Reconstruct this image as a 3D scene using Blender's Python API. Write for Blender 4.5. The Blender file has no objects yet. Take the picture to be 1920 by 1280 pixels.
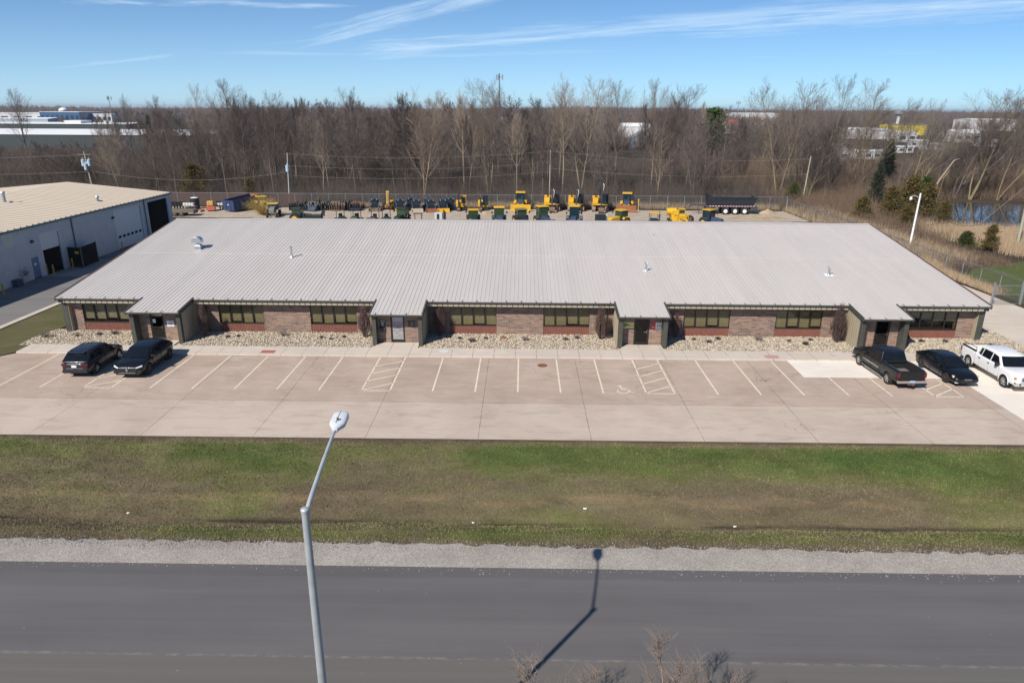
import bpy, math, random
import numpy as np
from mathutils import Vector, Matrix

R = math.radians
scene = bpy.context.scene
COL = scene.collection

# ------------------------------------------------------------------ camera
cam_data = bpy.data.cameras.new('camera')
cam_data.sensor_width = 36.0
cam_data.lens = 24.42
cam_data.clip_start = 0.1
cam_data.clip_end = 20000.0
cam = bpy.data.objects.new('camera', cam_data)
COL.objects.link(cam)
PITCH, ROLL, YAW = 0.32266730, 0.00564787, -0.01339872
_f = Vector((math.sin(YAW) * math.cos(PITCH), math.cos(YAW) * math.cos(PITCH), -math.sin(PITCH)))
_r = Vector((math.cos(YAW), -math.sin(YAW), 0.0))
_u = _r.cross(_f)
_r2 = _r * math.cos(ROLL) + _u * math.sin(ROLL)
_u2 = _u * math.cos(ROLL) - _r * math.sin(ROLL)
cam.matrix_world = Matrix(((_r2.x, _u2.x, -_f.x, 0.0), (_r2.y, _u2.y, -_f.y, -47.468),
                           (_r2.z, _u2.z, -_f.z, 17.185), (0, 0, 0, 1)))
scene.camera = cam

# ------------------------------------------------------------------ sky, sun, exposure
SUN_EL = R(40.4)
SUN_AZ = math.atan2(-0.604, -0.797)          # compass style, from +Y towards +X
world = bpy.data.worlds.new('World')
scene.world = world
world.use_nodes = True
wn, wl = world.node_tree.nodes, world.node_tree.links
wn.clear()
w_out = wn.new('ShaderNodeOutputWorld')
w_bg = wn.new('ShaderNodeBackground')
w_sky = wn.new('ShaderNodeTexSky')
w_sky.sky_type = 'NISHITA'
w_sky.sun_disc = False
w_sky.sun_elevation = SUN_EL
w_sky.sun_rotation = SUN_AZ
w_sky.air_density = 0.6
w_sky.dust_density = 0.0
w_sky.ozone_density = 3.0
w_bg.inputs[1].default_value = 0.078
# thin cirrus: streaks across the sky dome, by direction
w_tc = wn.new('ShaderNodeTexCoord')
w_sep = wn.new('ShaderNodeSeparateXYZ')
wl.new(w_tc.outputs['Generated'], w_sep.inputs[0])


def wmath(op, a, b=None, clamp=False):
    n = wn.new('ShaderNodeMath')
    n.operation = op
    n.use_clamp = clamp
    for i, v in enumerate((a, b)):
        if v is None:
            continue
        if isinstance(v, (int, float)):
            n.inputs[i].default_value = v
        else:
            wl.new(v, n.inputs[i])
    return n.outputs[0]


def wcomb(x, y, z):
    n = wn.new('ShaderNodeCombineXYZ')
    for i, v in enumerate((x, y, z)):
        if isinstance(v, (int, float)):
            n.inputs[i].default_value = v
        else:
            wl.new(v, n.inputs[i])
    return n.outputs[0]


def wnoise(vec, scale, detail=6.0, rough=0.6, dist=0.0):
    n = wn.new('ShaderNodeTexNoise')
    wl.new(vec, n.inputs['Vector'])
    n.inputs['Scale'].default_value = scale
    n.inputs['Detail'].default_value = detail
    n.inputs['Roughness'].default_value = rough
    n.inputs['Distortion'].default_value = dist
    return n.outputs['Fac']


_y = wmath('MAXIMUM', w_sep.outputs[1], 0.05)
_az = wmath('DIVIDE', w_sep.outputs[0], _y)        # tangent plane to the north: straight streaks stay straight
_el = wmath('DIVIDE', w_sep.outputs[2], _y)


def wband(slope, off, width, soft, ns, seed, a0=-9.0, a1=9.0, grow=0.0):
    """one drawn-out cirrus streak: centre line el = slope*az + off, between directions a0 and a1"""
    c = wmath('ADD', wmath('MULTIPLY', _az, slope), off)
    warp = wmath('MULTIPLY', wmath('SUBTRACT', wnoise(wcomb(wmath('MULTIPLY', _az, 5.0), wmath('MULTIPLY', _el, 20.0), seed), 1.0, 5.0), 0.5), 0.022)
    d = wmath('ABSOLUTE', wmath('ADD', wmath('SUBTRACT', _el, c), warp))
    w = wmath('MAXIMUM', wmath('ADD', wmath('MULTIPLY', _az, grow), width), 0.003)
    m = wmath('SUBTRACT', 1.0, wmath('DIVIDE', d, w), True)
    m = wmath('POWER', m, 1.1)
    e = wmath('MULTIPLY', wmath('DIVIDE', wmath('SUBTRACT', _az, a0), 0.16, True), wmath('DIVIDE', wmath('SUBTRACT', a1, _az), 0.10, True))
    m = wmath('MULTIPLY', m, e)
    tex = wnoise(wcomb(wmath('MULTIPLY', _az, ns), wmath('MULTIPLY', wmath('SUBTRACT', _el, c), 60.0), seed), 1.8, 9.0, 0.65, 0.4)
    tex = wmath('MULTIPLY', wmath('SUBTRACT', tex, 0.25, True), 2.2, True)
    return wmath('MULTIPLY', m, wmath('MULTIPLY', tex, soft))


_b = [wband(0.235, 0.1535, 0.023, 0.95, 4.0, 3.1, -0.40, 0.10), wband(0.11, 0.117, 0.013, 0.6, 3.0, 9.7, -0.75, -0.12),
      wband(0.067, 0.0885, 0.030, 0.85, 3.0, 21.3, -0.34, 1.2, 0.016), wband(0.0, 0.128, 0.007, 0.8, 3.5, 33.9, -0.70, -0.18),
      wband(0.01, 0.068, 0.030, 0.5, 1.6, 41.0), wband(-0.06, 0.096, 0.006, 0.5, 3.5, 55.0, 0.25, 0.60), wband(0.05, 0.098, 0.010, 0.45, 3.0, 61.0, -0.5, 0.0), wband(0.12, 0.062, 0.008, 0.5, 3.5, 73.0, 0.3, 0.8)]
_cl = _b[0]
for _k in _b[1:]:
    _cl = wmath('MAXIMUM', _cl, _k)
_veil = wnoise(wcomb(wmath('MULTIPLY', _az, 1.3), wmath('MULTIPLY', _el, 9.0), 5.0), 1.0, 7.0, 0.6, 0.4)
_veil = wmath('MULTIPLY', wmath('SUBTRACT', _veil, 0.42, True), 0.9, True)
_cl = wmath('MAXIMUM', _cl, wmath('MULTIPLY', _veil, 0.75))
_cl = wmath('MAXIMUM', _cl, wmath('MULTIPLY', wmath('POWER', 2.718, wmath('MULTIPLY', wmath('MAXIMUM', _el, 0.0), -8.5)), 0.50))
_cl = wmath('MINIMUM', wmath('MULTIPLY', _cl, 1.12), 0.74)
w_hsv = wn.new('ShaderNodeHueSaturation')
w_hsv.inputs['Saturation'].default_value = 1.12
w_tint = wn.new('ShaderNodeMix')
w_tint.data_type = 'RGBA'
w_tint.blend_type = 'MULTIPLY'
w_tint.inputs[0].default_value = 1.0
w_tint.inputs[7].default_value = (0.60, 0.98, 1.18, 1.0)
wl.new(w_hsv.outputs[0], w_tint.inputs[6])
wl.new(w_sky.outputs[0], w_hsv.inputs['Color'])
w_mix = wn.new('ShaderNodeMix')
w_mix.data_type = 'RGBA'
wl.new(_cl, w_mix.inputs[0])
wl.new(w_tint.outputs[2], w_mix.inputs[6])
w_mix.inputs[7].default_value = (7.6, 9.8, 11.9, 1.0)
wl.new(w_mix.outputs[2], w_bg.inputs[0])
wl.new(w_bg.outputs[0], w_out.inputs[0])

sun_data = bpy.data.lights.new('sun', 'SUN')
sun_data.energy = 5.0
sun_data.angle = R(0.53)
sun_data.color = (1.0, 0.93, 0.83)
sun = bpy.data.objects.new('sun', sun_data)
COL.objects.link(sun)
_sd = Vector((-0.604 * math.cos(SUN_EL), -0.797 * math.cos(SUN_EL), math.sin(SUN_EL)))
sun.rotation_euler = _sd.to_track_quat('Z', 'Y').to_euler()
sun.location = (-40, -60, 60)

scene.view_settings.view_transform = 'Standard'
scene.view_settings.look = 'None'
scene.view_settings.exposure = 0.2
scene.view_settings.gamma = 1.0
scene.render.engine = 'CYCLES'
scene.cycles.max_bounces = 6
scene.cycles.transparent_max_bounces = 24
scene.cycles.use_denoising = True
try:
    scene.cycles.denoiser = 'OPENIMAGEDENOISE'
except Exception:
    pass

# ------------------------------------------------------------------ mesh helpers


EACH = set('bay_interior porch_side corner_pier pier_lining porch_trim door_trim downspout wall_light frieze gutter soffit rake_trim fog_light turn_light running_board '
           'side_moulding bed_rail air_intake roof_rail wiper work_light fender mirror stabiliser push_arm leg mudguard wheel_flare side_wall'.split())


class MB:
    """collects shapes; build() links them as ONE mesh object"""

    def __init__(s):
        s.v, s.f, s.m = [], [], []

    def add(s, vs, fs, mi=0):
        o = len(s.v)
        s.v.extend([tuple(v) for v in vs])
        s.f.extend([tuple(i + o for i in f) for f in fs])
        s.m.extend([mi] * len(fs))
        return s

    def box(s, x0, x1, y0, y1, z0, z1, mi=0):
        return s.add([(x0, y0, z0), (x1, y0, z0), (x1, y1, z0), (x0, y1, z0), (x0, y0, z1), (x1, y0, z1), (x1, y1, z1), (x0, y1, z1)],
                     [(0, 3, 2, 1), (4, 5, 6, 7), (0, 1, 5, 4), (1, 2, 6, 5), (2, 3, 7, 6), (3, 0, 4, 7)], mi)

    def bar(s, p0, p1, w, h, mi=0, up=(0, 0, 1)):
        """a rectangular bar from p0 to p1"""
        p0, p1 = Vector(p0), Vector(p1)
        d = (p1 - p0).normalized()
        u = Vector(up)
        if abs(d.dot(u)) > 0.98:
            u = Vector((0, 1, 0))
        a = d.cross(u).normalized() * (w / 2)
        b = a.cross(d).normalized() * (h / 2)
        vs = [p + sa * a + sb * b for p in (p0, p1) for sa, sb in ((-1, -1), (1, -1), (1, 1), (-1, 1))]
        return s.add(vs, [(0, 3, 2, 1), (4, 5, 6, 7), (0, 1, 5, 4), (1, 2, 6, 5), (2, 3, 7, 6), (3, 0, 4, 7)], mi)

    def tube(s, pts, rad, n=8, mi=0, caps=True):
        pts = [Vector(p) for p in pts]
        if isinstance(rad, (int, float)):
            rad = [rad] * len(pts)
        o = len(s.v)
        ref = None
        for i, p in enumerate(pts):
            d = (pts[min(i + 1, len(pts) - 1)] - pts[max(i - 1, 0)])
            d = d.normalized() if d.length > 1e-9 else Vector((0, 0, 1))
            if ref is None:
                ref = d.orthogonal().normalized()
            a = (ref - d * ref.dot(d))
            a = a.normalized() if a.length > 1e-6 else d.orthogonal().normalized()
            ref = a
            b = d.cross(a)
            for k in range(n):
                t = 2 * math.pi * k / n
                s.v.append(tuple(p + (a * math.cos(t) + b * math.sin(t)) * rad[i]))
        for i in range(len(pts) - 1):
            for k in range(n):
                k2 = (k + 1) % n
                s.f.append((o + i * n + k, o + i * n + k2, o + (i + 1) * n + k2, o + (i + 1) * n + k))
                s.m.append(mi)
        if caps:
            s.f.append(tuple(o + k for k in range(n))[::-1])
            s.m.append(mi)
            e = o + (len(pts) - 1) * n
            s.f.append(tuple(e + k for k in range(n)))
            s.m.append(mi)
        return s

    def cyl(s, p0, p1, r0, r1=None, n=12, mi=0):
        return s.tube([p0, p1], [r0, r0 if r1 is None else r1], n, mi)

    def prism(s, poly, axis, a0, a1, mi=0):
        """2D polygon extruded along axis: x -> (y,z), y -> (x,z), z -> (x,y)"""
        def pt(u, v, a):
            return (a, u, v) if axis == 'x' else ((u, a, v) if axis == 'y' else (u, v, a))
        n = len(poly)
        vs = [pt(u, v, a0) for u, v in poly] + [pt(u, v, a1) for u, v in poly]
        fs = [tuple(range(n)), tuple(range(2 * n - 1, n - 1, -1))]
        fs += [(i, n + i, n + (i + 1) % n, (i + 1) % n) for i in range(n)]
        return s.add(vs, fs, mi)

    def slab(s, quad, t, mi=0):
        """a quad or polygon given thickness t along its normal, both ways"""
        q = [Vector(p) for p in quad]
        nrm = (q[1] - q[0]).cross(q[2] - q[0]).normalized() * (t / 2)
        n = len(q)
        vs = [p + nrm for p in q] + [p - nrm for p in q]
        fs = [tuple(range(n)), tuple(range(2 * n - 1, n - 1, -1))] + [(i, n + i, n + (i + 1) % n, (i + 1) % n) for i in range(n)]
        return s.add(vs, fs, mi)

    def ell(s, c, r, nu=12, nv=8, mi=0):
        c = Vector(c)
        r = (r, r, r) if isinstance(r, (int, float)) else r
        vs = [(c.x, c.y, c.z - r[2])]
        for j in range(1, nv):
            a = -math.pi / 2 + math.pi * j / nv
            for i in range(nu):
                b = 2 * math.pi * i / nu
                vs.append((c.x + r[0] * math.cos(a) * math.cos(b), c.y + r[1] * math.cos(a) * math.sin(b), c.z + r[2] * math.sin(a)))
        vs.append((c.x, c.y, c.z + r[2]))
        fs = [(0, 1 + (i + 1) % nu, 1 + i) for i in range(nu)]
        for j in range(nv - 2):
            for i in range(nu):
                a, b = 1 + j * nu + i, 1 + j * nu + (i + 1) % nu
                fs.append((a, b, b + nu, a + nu))
        t = len(vs) - 1
        o = 1 + (nv - 2) * nu
        fs += [(o + i, o + (i + 1) % nu, t) for i in range(nu)]
        return s.add(vs, fs, mi)

    def merge(s, o, M=None):
        vs = o.v if M is None else [tuple(M @ Vector(v)) for v in o.v]
        b = len(s.v)
        s.v.extend(vs)
        s.f.extend([tuple(i + b for i in f) for f in o.f])
        s.m.extend(o.m)
        return s

    def mesh(s, name, mats=(), smooth=False, angle=40):
        me = bpy.data.meshes.new(name)
        me.from_pydata(s.v, [], s.f)
        for m in (mats if isinstance(mats, (list, tuple)) else [mats]):
            me.materials.append(m)
        if len(me.polygons):
            me.polygons.foreach_set('material_index', s.m)
            if smooth:
                me.polygons.foreach_set('use_smooth', [True] * len(me.polygons))
        me.update()
        if smooth and angle < 180:
            me.set_sharp_from_angle(angle=R(angle))
        return me

    def build(s, name, mats, parent=None, smooth=False, angle=40, bevel=0.0, seg=2, loc=None, label=None, world=False):
        if name in EACH:
            out = None
            for c in s.clusters():
                c_ = c.build_one(name, mats, parent, smooth, angle, bevel, seg, loc, label, world)
                out = out or c_
            return out
        return s.build_one(name, mats, parent, smooth, angle, bevel, seg, loc, label, world)

    def clusters(s, gap=0.04):
        """split into groups of shapes that touch: one object each"""
        par = list(range(len(s.v)))

        def find(i):
            while par[i] != i:
                par[i] = par[par[i]]
                i = par[i]
            return i
        for f in s.f:
            a = find(f[0])
            for j in f[1:]:
                par[find(j)] = a
        bb = {}
        for i, p in enumerate(s.v):
            b = bb.setdefault(find(i), [list(p), list(p)])
            for k in range(3):
                b[0][k] = min(b[0][k], p[k])
                b[1][k] = max(b[1][k], p[k])
        ids = list(bb)
        for i, a in enumerate(ids):
            for c in ids[:i]:
                A, B = bb[a], bb[c]
                if all(A[0][k] - gap <= B[1][k] and B[0][k] - gap <= A[1][k] for k in range(3)):
                    par[find(a)] = find(c)
        groups = {}
        for f, m in zip(s.f, s.m):
            groups.setdefault(find(f[0]), []).append((f, m))
        out = []
        for g in groups.values():
            b, mp = MB(), {}
            for f, m in g:
                nf = []
                for i in f:
                    if i not in mp:
                        mp[i] = len(b.v)
                        b.v.append(s.v[i])
                    nf.append(mp[i])
                b.f.append(tuple(nf))
                b.m.append(m)
            out.append(b)
        return out

    def build_one(s, name, mats, parent=None, smooth=False, angle=40, bevel=0.0, seg=2, loc=None, label=None, world=False):
        if world and parent is not None:
            w = world_loc(parent)
            s.v = [(a - w[0], b - w[1], c - w[2]) for a, b, c in s.v]
        o = bpy.data.objects.new(name, s.mesh(name, mats, smooth, angle))
        COL.objects.link(o)
        if parent is not None:
            o.parent = parent
        if loc is not None:
            o.location = loc
        if bevel:
            b = o.modifiers.new('bevel', 'BEVEL')
            b.width = bevel
            b.segments = seg
            b.limit_method = 'ANGLE'
            b.angle_limit = R(35)
        if label:
            o['label'] = label
        return o


def world_loc(o):
    v = Vector((0, 0, 0))
    while o is not None:
        v = v + Vector(o.location)
        o = o.parent
    return v


def tag(o, label, cat, group=None, kind=None):
    o['label'] = label
    o['category'] = cat
    if group:
        o['group'] = group
    if kind:
        o['kind'] = kind
    return o


def thing(name, label, cat, loc=(0, 0, 0), rotz=0.0, group=None):
    o = bpy.data.objects.new(name, None)
    o.empty_display_size = 0.3
    COL.objects.link(o)
    o.location = loc
    o.rotation_euler = (0, 0, rotz)
    return tag(o, label, cat, group)


def struct(o):
    o['kind'] = 'structure'
    return o


def kids(o):
    return [c for c in bpy.data.objects if c.parent == o]


CHILD = {}


def dup(root, loc, rotz=0.0, label=None, group=None, scale=None, cat=None):
    """a copy of a thing with copies of its parts and their sub-parts"""
    if root.name not in CHILD:
        CHILD[root.name] = [(c, kids(c)) for c in kids(root)]
    r = root.copy()
    COL.objects.link(r)
    r.location = loc
    r.rotation_euler = (0, 0, rotz)
    if label:
        r['label'] = label
    if group:
        r['group'] = group
    if cat:
        r['category'] = cat
    if scale is not None:
        r.scale = scale
    for c, gs in CHILD[root.name]:
        k = c.copy()
        COL.objects.link(k)
        k.parent = r
        for g in gs:
            d = g.copy()
            COL.objects.link(d)
            d.parent = k
    return r


def bake(me, mods):
    """mesh data with modifiers applied; mods: list of functions that add to the object"""
    o = bpy.data.objects.new('work', me)
    COL.objects.link(o)
    extra = []
    for fn in mods:
        e = fn(o)
        if e:
            extra.append(e)
    dg = bpy.context.evaluated_depsgraph_get()
    out = bpy.data.meshes.new_from_object(o.evaluated_get(dg))
    bpy.data.objects.remove(o)
    for e in extra:
        bpy.data.objects.remove(e)
    return out


def mesh_to_mb(me, mi=None):
    b = MB()
    b.v = [tuple(v.co) for v in me.vertices]
    b.f = [tuple(p.vertices) for p in me.polygons]
    b.m = [p.material_index if mi is None else mi for p in me.polygons]
    return b


def text_mb(body, size, mi=0, align='CENTER', ext=0.004):
    """lettering in the xy plane as mesh, centred"""
    cu = bpy.data.curves.new('lettering', 'FONT')
    cu.body = body
    cu.size = size
    cu.align_x = align
    cu.align_y = 'CENTER'
    cu.extrude = ext
    o = bpy.data.objects.new('lettering', cu)
    COL.objects.link(o)
    dg = bpy.context.evaluated_depsgraph_get()
    me = bpy.data.meshes.new_from_object(o.evaluated_get(dg))
    bpy.data.objects.remove(o)
    return mesh_to_mb(me, mi)


def fast_mesh(name, V, F, mats, smooth=False):
    """numpy mesh: V (n,3), F (m,k) all faces of k corners"""
    me = bpy.data.meshes.new(name)
    V = np.asarray(V, dtype=np.float32)
    F = np.asarray(F, dtype=np.int32)
    m, k = F.shape
    me.vertices.add(len(V))
    me.vertices.foreach_set('co', V.ravel())
    me.loops.add(m * k)
    me.loops.foreach_set('vertex_index', F.ravel())
    me.polygons.add(m)
    me.polygons.foreach_set('loop_start', np.arange(0, m * k, k, dtype=np.int32))
    me.polygons.foreach_set('loop_total', np.full(m, k, dtype=np.int32))
    if smooth:
        me.polygons.foreach_set('use_smooth', np.ones(m, dtype=bool))
    for mt in (mats if isinstance(mats, (list, tuple)) else [mats]):
        me.materials.append(mt)
    me.update(calc_edges=True)
    me.validate()
    return me


def link_mesh(name, me, parent=None):
    o = bpy.data.objects.new(name, me)
    COL.objects.link(o)
    if parent is not None:
        o.parent = parent
    return o


# ------------------------------------------------------------------ materials
class NT:
    """small wrapper for writing node graphs"""

    def __init__(s, name):
        s.mat = bpy.data.materials.new(name)
        s.mat.use_nodes = True
        s.n, s.l = s.mat.node_tree.nodes, s.mat.node_tree.links
        s.n.clear()
        s.out = s.n.new('ShaderNodeOutputMaterial')
        s.bsdf = s.n.new('ShaderNodeBsdfPrincipled')
        s.l.new(s.bsdf.outputs[0], s.out.inputs[0])
        s._tc = None

    def set(s, inp, v, node=None):
        i = (node or s.bsdf).inputs[inp]
        if hasattr(v, 'is_output') or isinstance(v, bpy.types.NodeSocket):
            s.l.new(v, i)
        elif isinstance(v, (tuple, list)) and len(v) == 3 and i.type == 'RGBA':
            i.default_value = (*v, 1)
        else:
            i.default_value = v
        return s

    def coord(s, which='Object'):
        if s._tc is None:
            s._tc = s.n.new('ShaderNodeTexCoord')
        return s._tc.outputs[which]

    def world_pos(s):
        g = s.n.new('ShaderNodeNewGeometry')
        return g.outputs['Position']

    def island(s):
        g = s.n.new('ShaderNodeNewGeometry')
        return g.outputs['Random Per Island']

    def objrand(s):
        return s.n.new('ShaderNodeObjectInfo').outputs['Random']

    def sep(s, v):
        n = s.n.new('ShaderNodeSeparateXYZ')
        s.l.new(v, n.inputs[0])
        return n.outputs

    def comb(s, x, y, z):
        n = s.n.new('ShaderNodeCombineXYZ')
        for i, v in enumerate((x, y, z)):
            if isinstance(v, (int, float)):
                n.inputs[i].default_value = v
            else:
                s.l.new(v, n.inputs[i])
        return n.outputs[0]

    def math(s, op, a, b=None, clamp=False):
        n = s.n.new('ShaderNodeMath')
        n.operation = op
        n.use_clamp = clamp
        for i, v in enumerate((a, b)):
            if v is None:
                continue
            if isinstance(v, (int, float)):
                n.inputs[i].default_value = v
            else:
                s.l.new(v, n.inputs[i])
        return n.outputs[0]

    def scale(s, v, sx, sy, sz):
        n = s.n.new('ShaderNodeMapping')
        s.l.new(v, n.inputs['Vector'])
        n.inputs['Scale'].default_value = (sx, sy, sz)
        return n.outputs[0]

    def noise(s, v, scale, detail=5.0, rough=0.55, dist=0.0):
        n = s.n.new('ShaderNodeTexNoise')
        if v is not None:
            s.l.new(v, n.inputs['Vector'])
        n.inputs['Scale'].default_value = scale
        n.inputs['Detail'].default_value = detail
        n.inputs['Roughness'].default_value = rough
        n.inputs['Distortion'].default_value = dist
        return n.outputs['Fac']

    def voronoi(s, v, scale, feature='F1', out='Distance', rnd=1.0):
        n = s.n.new('ShaderNodeTexVoronoi')
        n.feature = feature
        s.l.new(v, n.inputs['Vector'])
        n.inputs['Scale'].default_value = scale
        n.inputs['Randomness'].default_value = rnd
        return n.outputs[out]

    def ramp(s, fac, stops):
        n = s.n.new('ShaderNodeValToRGB')
        if not isinstance(fac, (int, float)):
            s.l.new(fac, n.inputs[0])
        e = n.color_ramp.elements
        while len(e) < len(stops):
            e.new(0.5)
        for k, (p, c) in enumerate(stops):
            e[k].position = p
            e[k].color = (*c, 1) if isinstance(c, (tuple, list)) else (c, c, c, 1)
        return n.outputs[0]

    def mix(s, fac, a, b, mode='MIX'):
        n = s.n.new('ShaderNodeMix')
        n.data_type = 'RGBA'
        n.blend_type = mode
        for i, v in ((0, fac), (6, a), (7, b)):
            if isinstance(v, (int, float)):
                n.inputs[i].default_value = v if i == 0 else (v, v, v, 1)
            elif isinstance(v, (tuple, list)):
                n.inputs[i].default_value = (*v, 1)
            else:
                s.l.new(v, n.inputs[i])
        return n.outputs[2]

    def mapr(s, v, a, b, c=0.0, d=1.0):
        n = s.n.new('ShaderNodeMapRange')
        s.l.new(v, n.inputs[0])
        for i, x in enumerate((a, b, c, d)):
            n.inputs[i + 1].default_value = x
        return n.outputs[0]

    def bump(s, h, strength=0.3, dist=0.02):
        n = s.n.new('ShaderNodeBump')
        n.inputs['Strength'].default_value = strength
        n.inputs['Distance'].default_value = dist
        s.l.new(h, n.inputs['Height'])
        s.l.new(n.outputs[0], s.bsdf.inputs['Normal'])
        return s


MATS = {}


def pm(name, c, rough=0.6, metal=0.0, var=0.12, scale=6.0, spec=0.5, coat=0.0, objvar=0.0, bump=0.0, world=False):
    """plain painted / metal / plastic surface with a little dirt variation"""
    if name in MATS:
        return MATS[name]
    t = NT(name)
    n = t.noise(t.coord('Object'), scale, 5.0, 0.6)
    lo = tuple(max(0, x * (1 - var)) for x in c)
    hi = tuple(min(1, x * (1 + var)) for x in c)
    col = t.ramp(n, [(0.3, lo), (0.7, hi)])
    if objvar:
        k = t.mapr(t.objrand(), 0, 1, 1 - objvar, 1 + objvar)
        col = t.mix(1.0, col, t.comb(k, k, k), 'MULTIPLY')
    t.set('Base Color', col).set('Roughness', rough).set('Metallic', metal).set('Specular IOR Level', spec)
    if coat:
        t.set('Coat Weight', coat).set('Coat Roughness', 0.04)
    if bump:
        t.bump(n, bump, 0.02)
    MATS[name] = t.mat
    return t.mat


def glass_mat(name, tint, rough=0.02, strength=1.0):
    """window glass: tinted see-through with a sky reflection"""
    t = NT(name)
    tr = t.n.new('ShaderNodeBsdfTransparent')
    nz = t.noise(t.coord('Object'), 1.2, 2.0)
    col = t.mix(nz, tuple(x * 0.9 for x in tint), tint)
    t.l.new(col, tr.inputs[0])
    gl = t.n.new('ShaderNodeBsdfGlossy')
    gl.inputs['Roughness'].default_value = rough
    fr = t.n.new('ShaderNodeFresnel')
    fr.inputs['IOR'].default_value = 1.5
    front = t.math('SUBTRACT', 1.0, t.n.new('ShaderNodeNewGeometry').outputs['Backfacing'])
    mx = t.n.new('ShaderNodeMixShader')
    t.l.new(t.math('MULTIPLY', t.math('MULTIPLY', fr.outputs[0], strength), front), mx.inputs[0])
    t.l.new(tr.outputs[0], mx.inputs[1])
    t.l.new(gl.outputs[0], mx.inputs[2])
    t.l.new(mx.outputs[0], t.out.inputs[0])
    return t.mat


rnd = random.Random(7)
# ================================================================== ground, roads, paving
def sheet(name, poly, z, m, label=None):
    b = MB()
    b.add([(x, y, z) for x, y in poly], [tuple(range(len(poly)))])
    o = b.build(name, m)
    return struct(o)


def rect(x0, x1, y0, y1):
    return [(x0, y0), (x1, y0), (x1, y1), (x0, y1)]


def ground_mat():
    t = NT('ground litter')
    p = t.coord('Object')
    n = t.noise(p, 0.06, 8, 0.6)
    f = t.noise(p, 1.6, 8, 0.7)
    c = t.ramp(n, [(0.3, (0.070, 0.055, 0.044)), (0.5, (0.105, 0.083, 0.064)), (0.72, (0.14, 0.118, 0.085))])
    c = t.mix(0.55, c, t.ramp(f, [(0.3, (0.06, 0.046, 0.035)), (0.7, (0.20, 0.16, 0.11))]), 'OVERLAY')
    far = t.noise(p, 0.004, 5, 0.6)
    c = t.mix(t.mapr(far, 0.55, 0.7), c, (0.10, 0.12, 0.045))
    t.set('Base Color', c).set('Roughness', 0.95).set('Specular IOR Level', 0.1)
    t.bump(f, 0.6, 0.1)
    return t.mat


GROUND = ground_mat()
gb = MB()
xs_ = [-9000, -2500, -800, -300, -120, 0, 120, 300, 800, 2500, 9000]
ys_ = [(-2000, -.12), (-300, -.12), (-60, -.12), (-24.0, -.12), (-23.6, -2.2), (-13.7, -2.2), (-13.4, -.06), (20, -.06), (60, -.06), (120, -.06), (300, -.06), (800, -.06),
       (2500, -.06), (6000, 0), (12000, 4)]
gv = [(x, y, z) for y, z in ys_ for x in xs_]
nx = len(xs_)
gb.add(gv, [(j * nx + i, j * nx + i + 1, (j + 1) * nx + i + 1, (j + 1) * nx + i) for j in range(len(ys_) - 1) for i in range(nx - 1)])
struct(gb.build('ground', GROUND))


# ------------------------------------------------ concrete
def concrete_mat(name, base, dark, jx=None, jy=None, cracks=0.0, stain=0.5, joff=0.0, lane=None, fine=1.0):
    t = NT(name)
    p = t.coord('Object')
    x, y, z = t.sep(p)
    n1 = t.noise(p, 0.22, 8, 0.62, 0.4)
    n2 = t.noise(t.scale(p, 0.5, 1.6, 1), 0.9, 8, 0.65, 0.6)
    n3 = t.noise(p, 14.0, 6, 0.7)
    c = t.ramp(n1, [(0.32, dark), (0.62, base)])
    if lane:
        # the drive lane is a later, paler pour
        m = t.math('LESS_THAN', y, lane[0])
        c = t.mix(m, c, t.ramp(n1, [(0.3, lane[2]), (0.6, lane[1])]))
    c = t.mix(t.mapr(n2, 0.5, 0.72, 0.0, stain), c, tuple(d * 0.70 for d in dark))
    n5 = t.noise(t.scale(p, 0.25, 1.2, 1), 2.2, 7, 0.7, 1.0)
    c = t.mix(t.mapr(n5, 0.52, 0.72, 0.0, 0.6), c, tuple(min(1, b * 1.22) for b in base))
    c = t.mix(t.mapr(n3, 0.3, 0.7, 0.0, 0.35 * fine), c, tuple(d * 0.75 for d in dark), 'MIX')
    lines = None

    def joint(v, period, off, w, wob=0.0):
        a = t.math('ADD', v, off)
        a = t.math('ABSOLUTE', t.math('SUBTRACT', t.math('FRACT', t.math('DIVIDE', a, period)), 0.5))
        return t.math('GREATER_THAN', a, 0.5 - w / period)
    for v, per, off in ((x, jx, joff), (y, jy, 8.08)):
        if per:
            j = joint(v, per, off, 0.016)
            lines = j if lines is None else t.math('MAXIMUM', lines, j)
    if lines is not None:
        jn = t.mapr(t.noise(p, 1.3, 3), 0.35, 0.6, 0.25, 0.85)
        c = t.mix(t.math('MULTIPLY', lines, jn), c, (0.075, 0.062, 0.05))
    if cracks:
        wv = t.n.new('ShaderNodeVectorMath')
        wv.operation = 'ADD'
        t.l.new(p, wv.inputs[0])
        nz = t.n.new('ShaderNodeTexNoise')
        t.l.new(p, nz.inputs['Vector'])
        nz.inputs['Scale'].default_value = 1.5
        nz.inputs['Detail'].default_value = 6
        sc = t.n.new('ShaderNodeVectorMath')
        sc.operation = 'SCALE'
        t.l.new(nz.outputs['Color'], sc.inputs[0])
        sc.inputs['Scale'].default_value = 1.2
        t.l.new(sc.outputs[0], wv.inputs[1])
        e = t.voronoi(wv.outputs[0], 0.55, 'DISTANCE_TO_EDGE')
        msk = t.mapr(t.noise(t.scale(p, 1, 1, 1), 0.17, 4, 0.6), 0.56, 0.64)
        cr = t.math('MULTIPLY', t.math('LESS_THAN', e, 0.0065), msk)
        c = t.mix(t.math('MULTIPLY', cr, cracks), c, (0.06, 0.05, 0.042))
    t.set('Base Color', c).set('Roughness', 0.88).set('Specular IOR Level', 0.25)
    t.bump(n3, 0.12, 0.01)
    return t.mat


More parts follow.
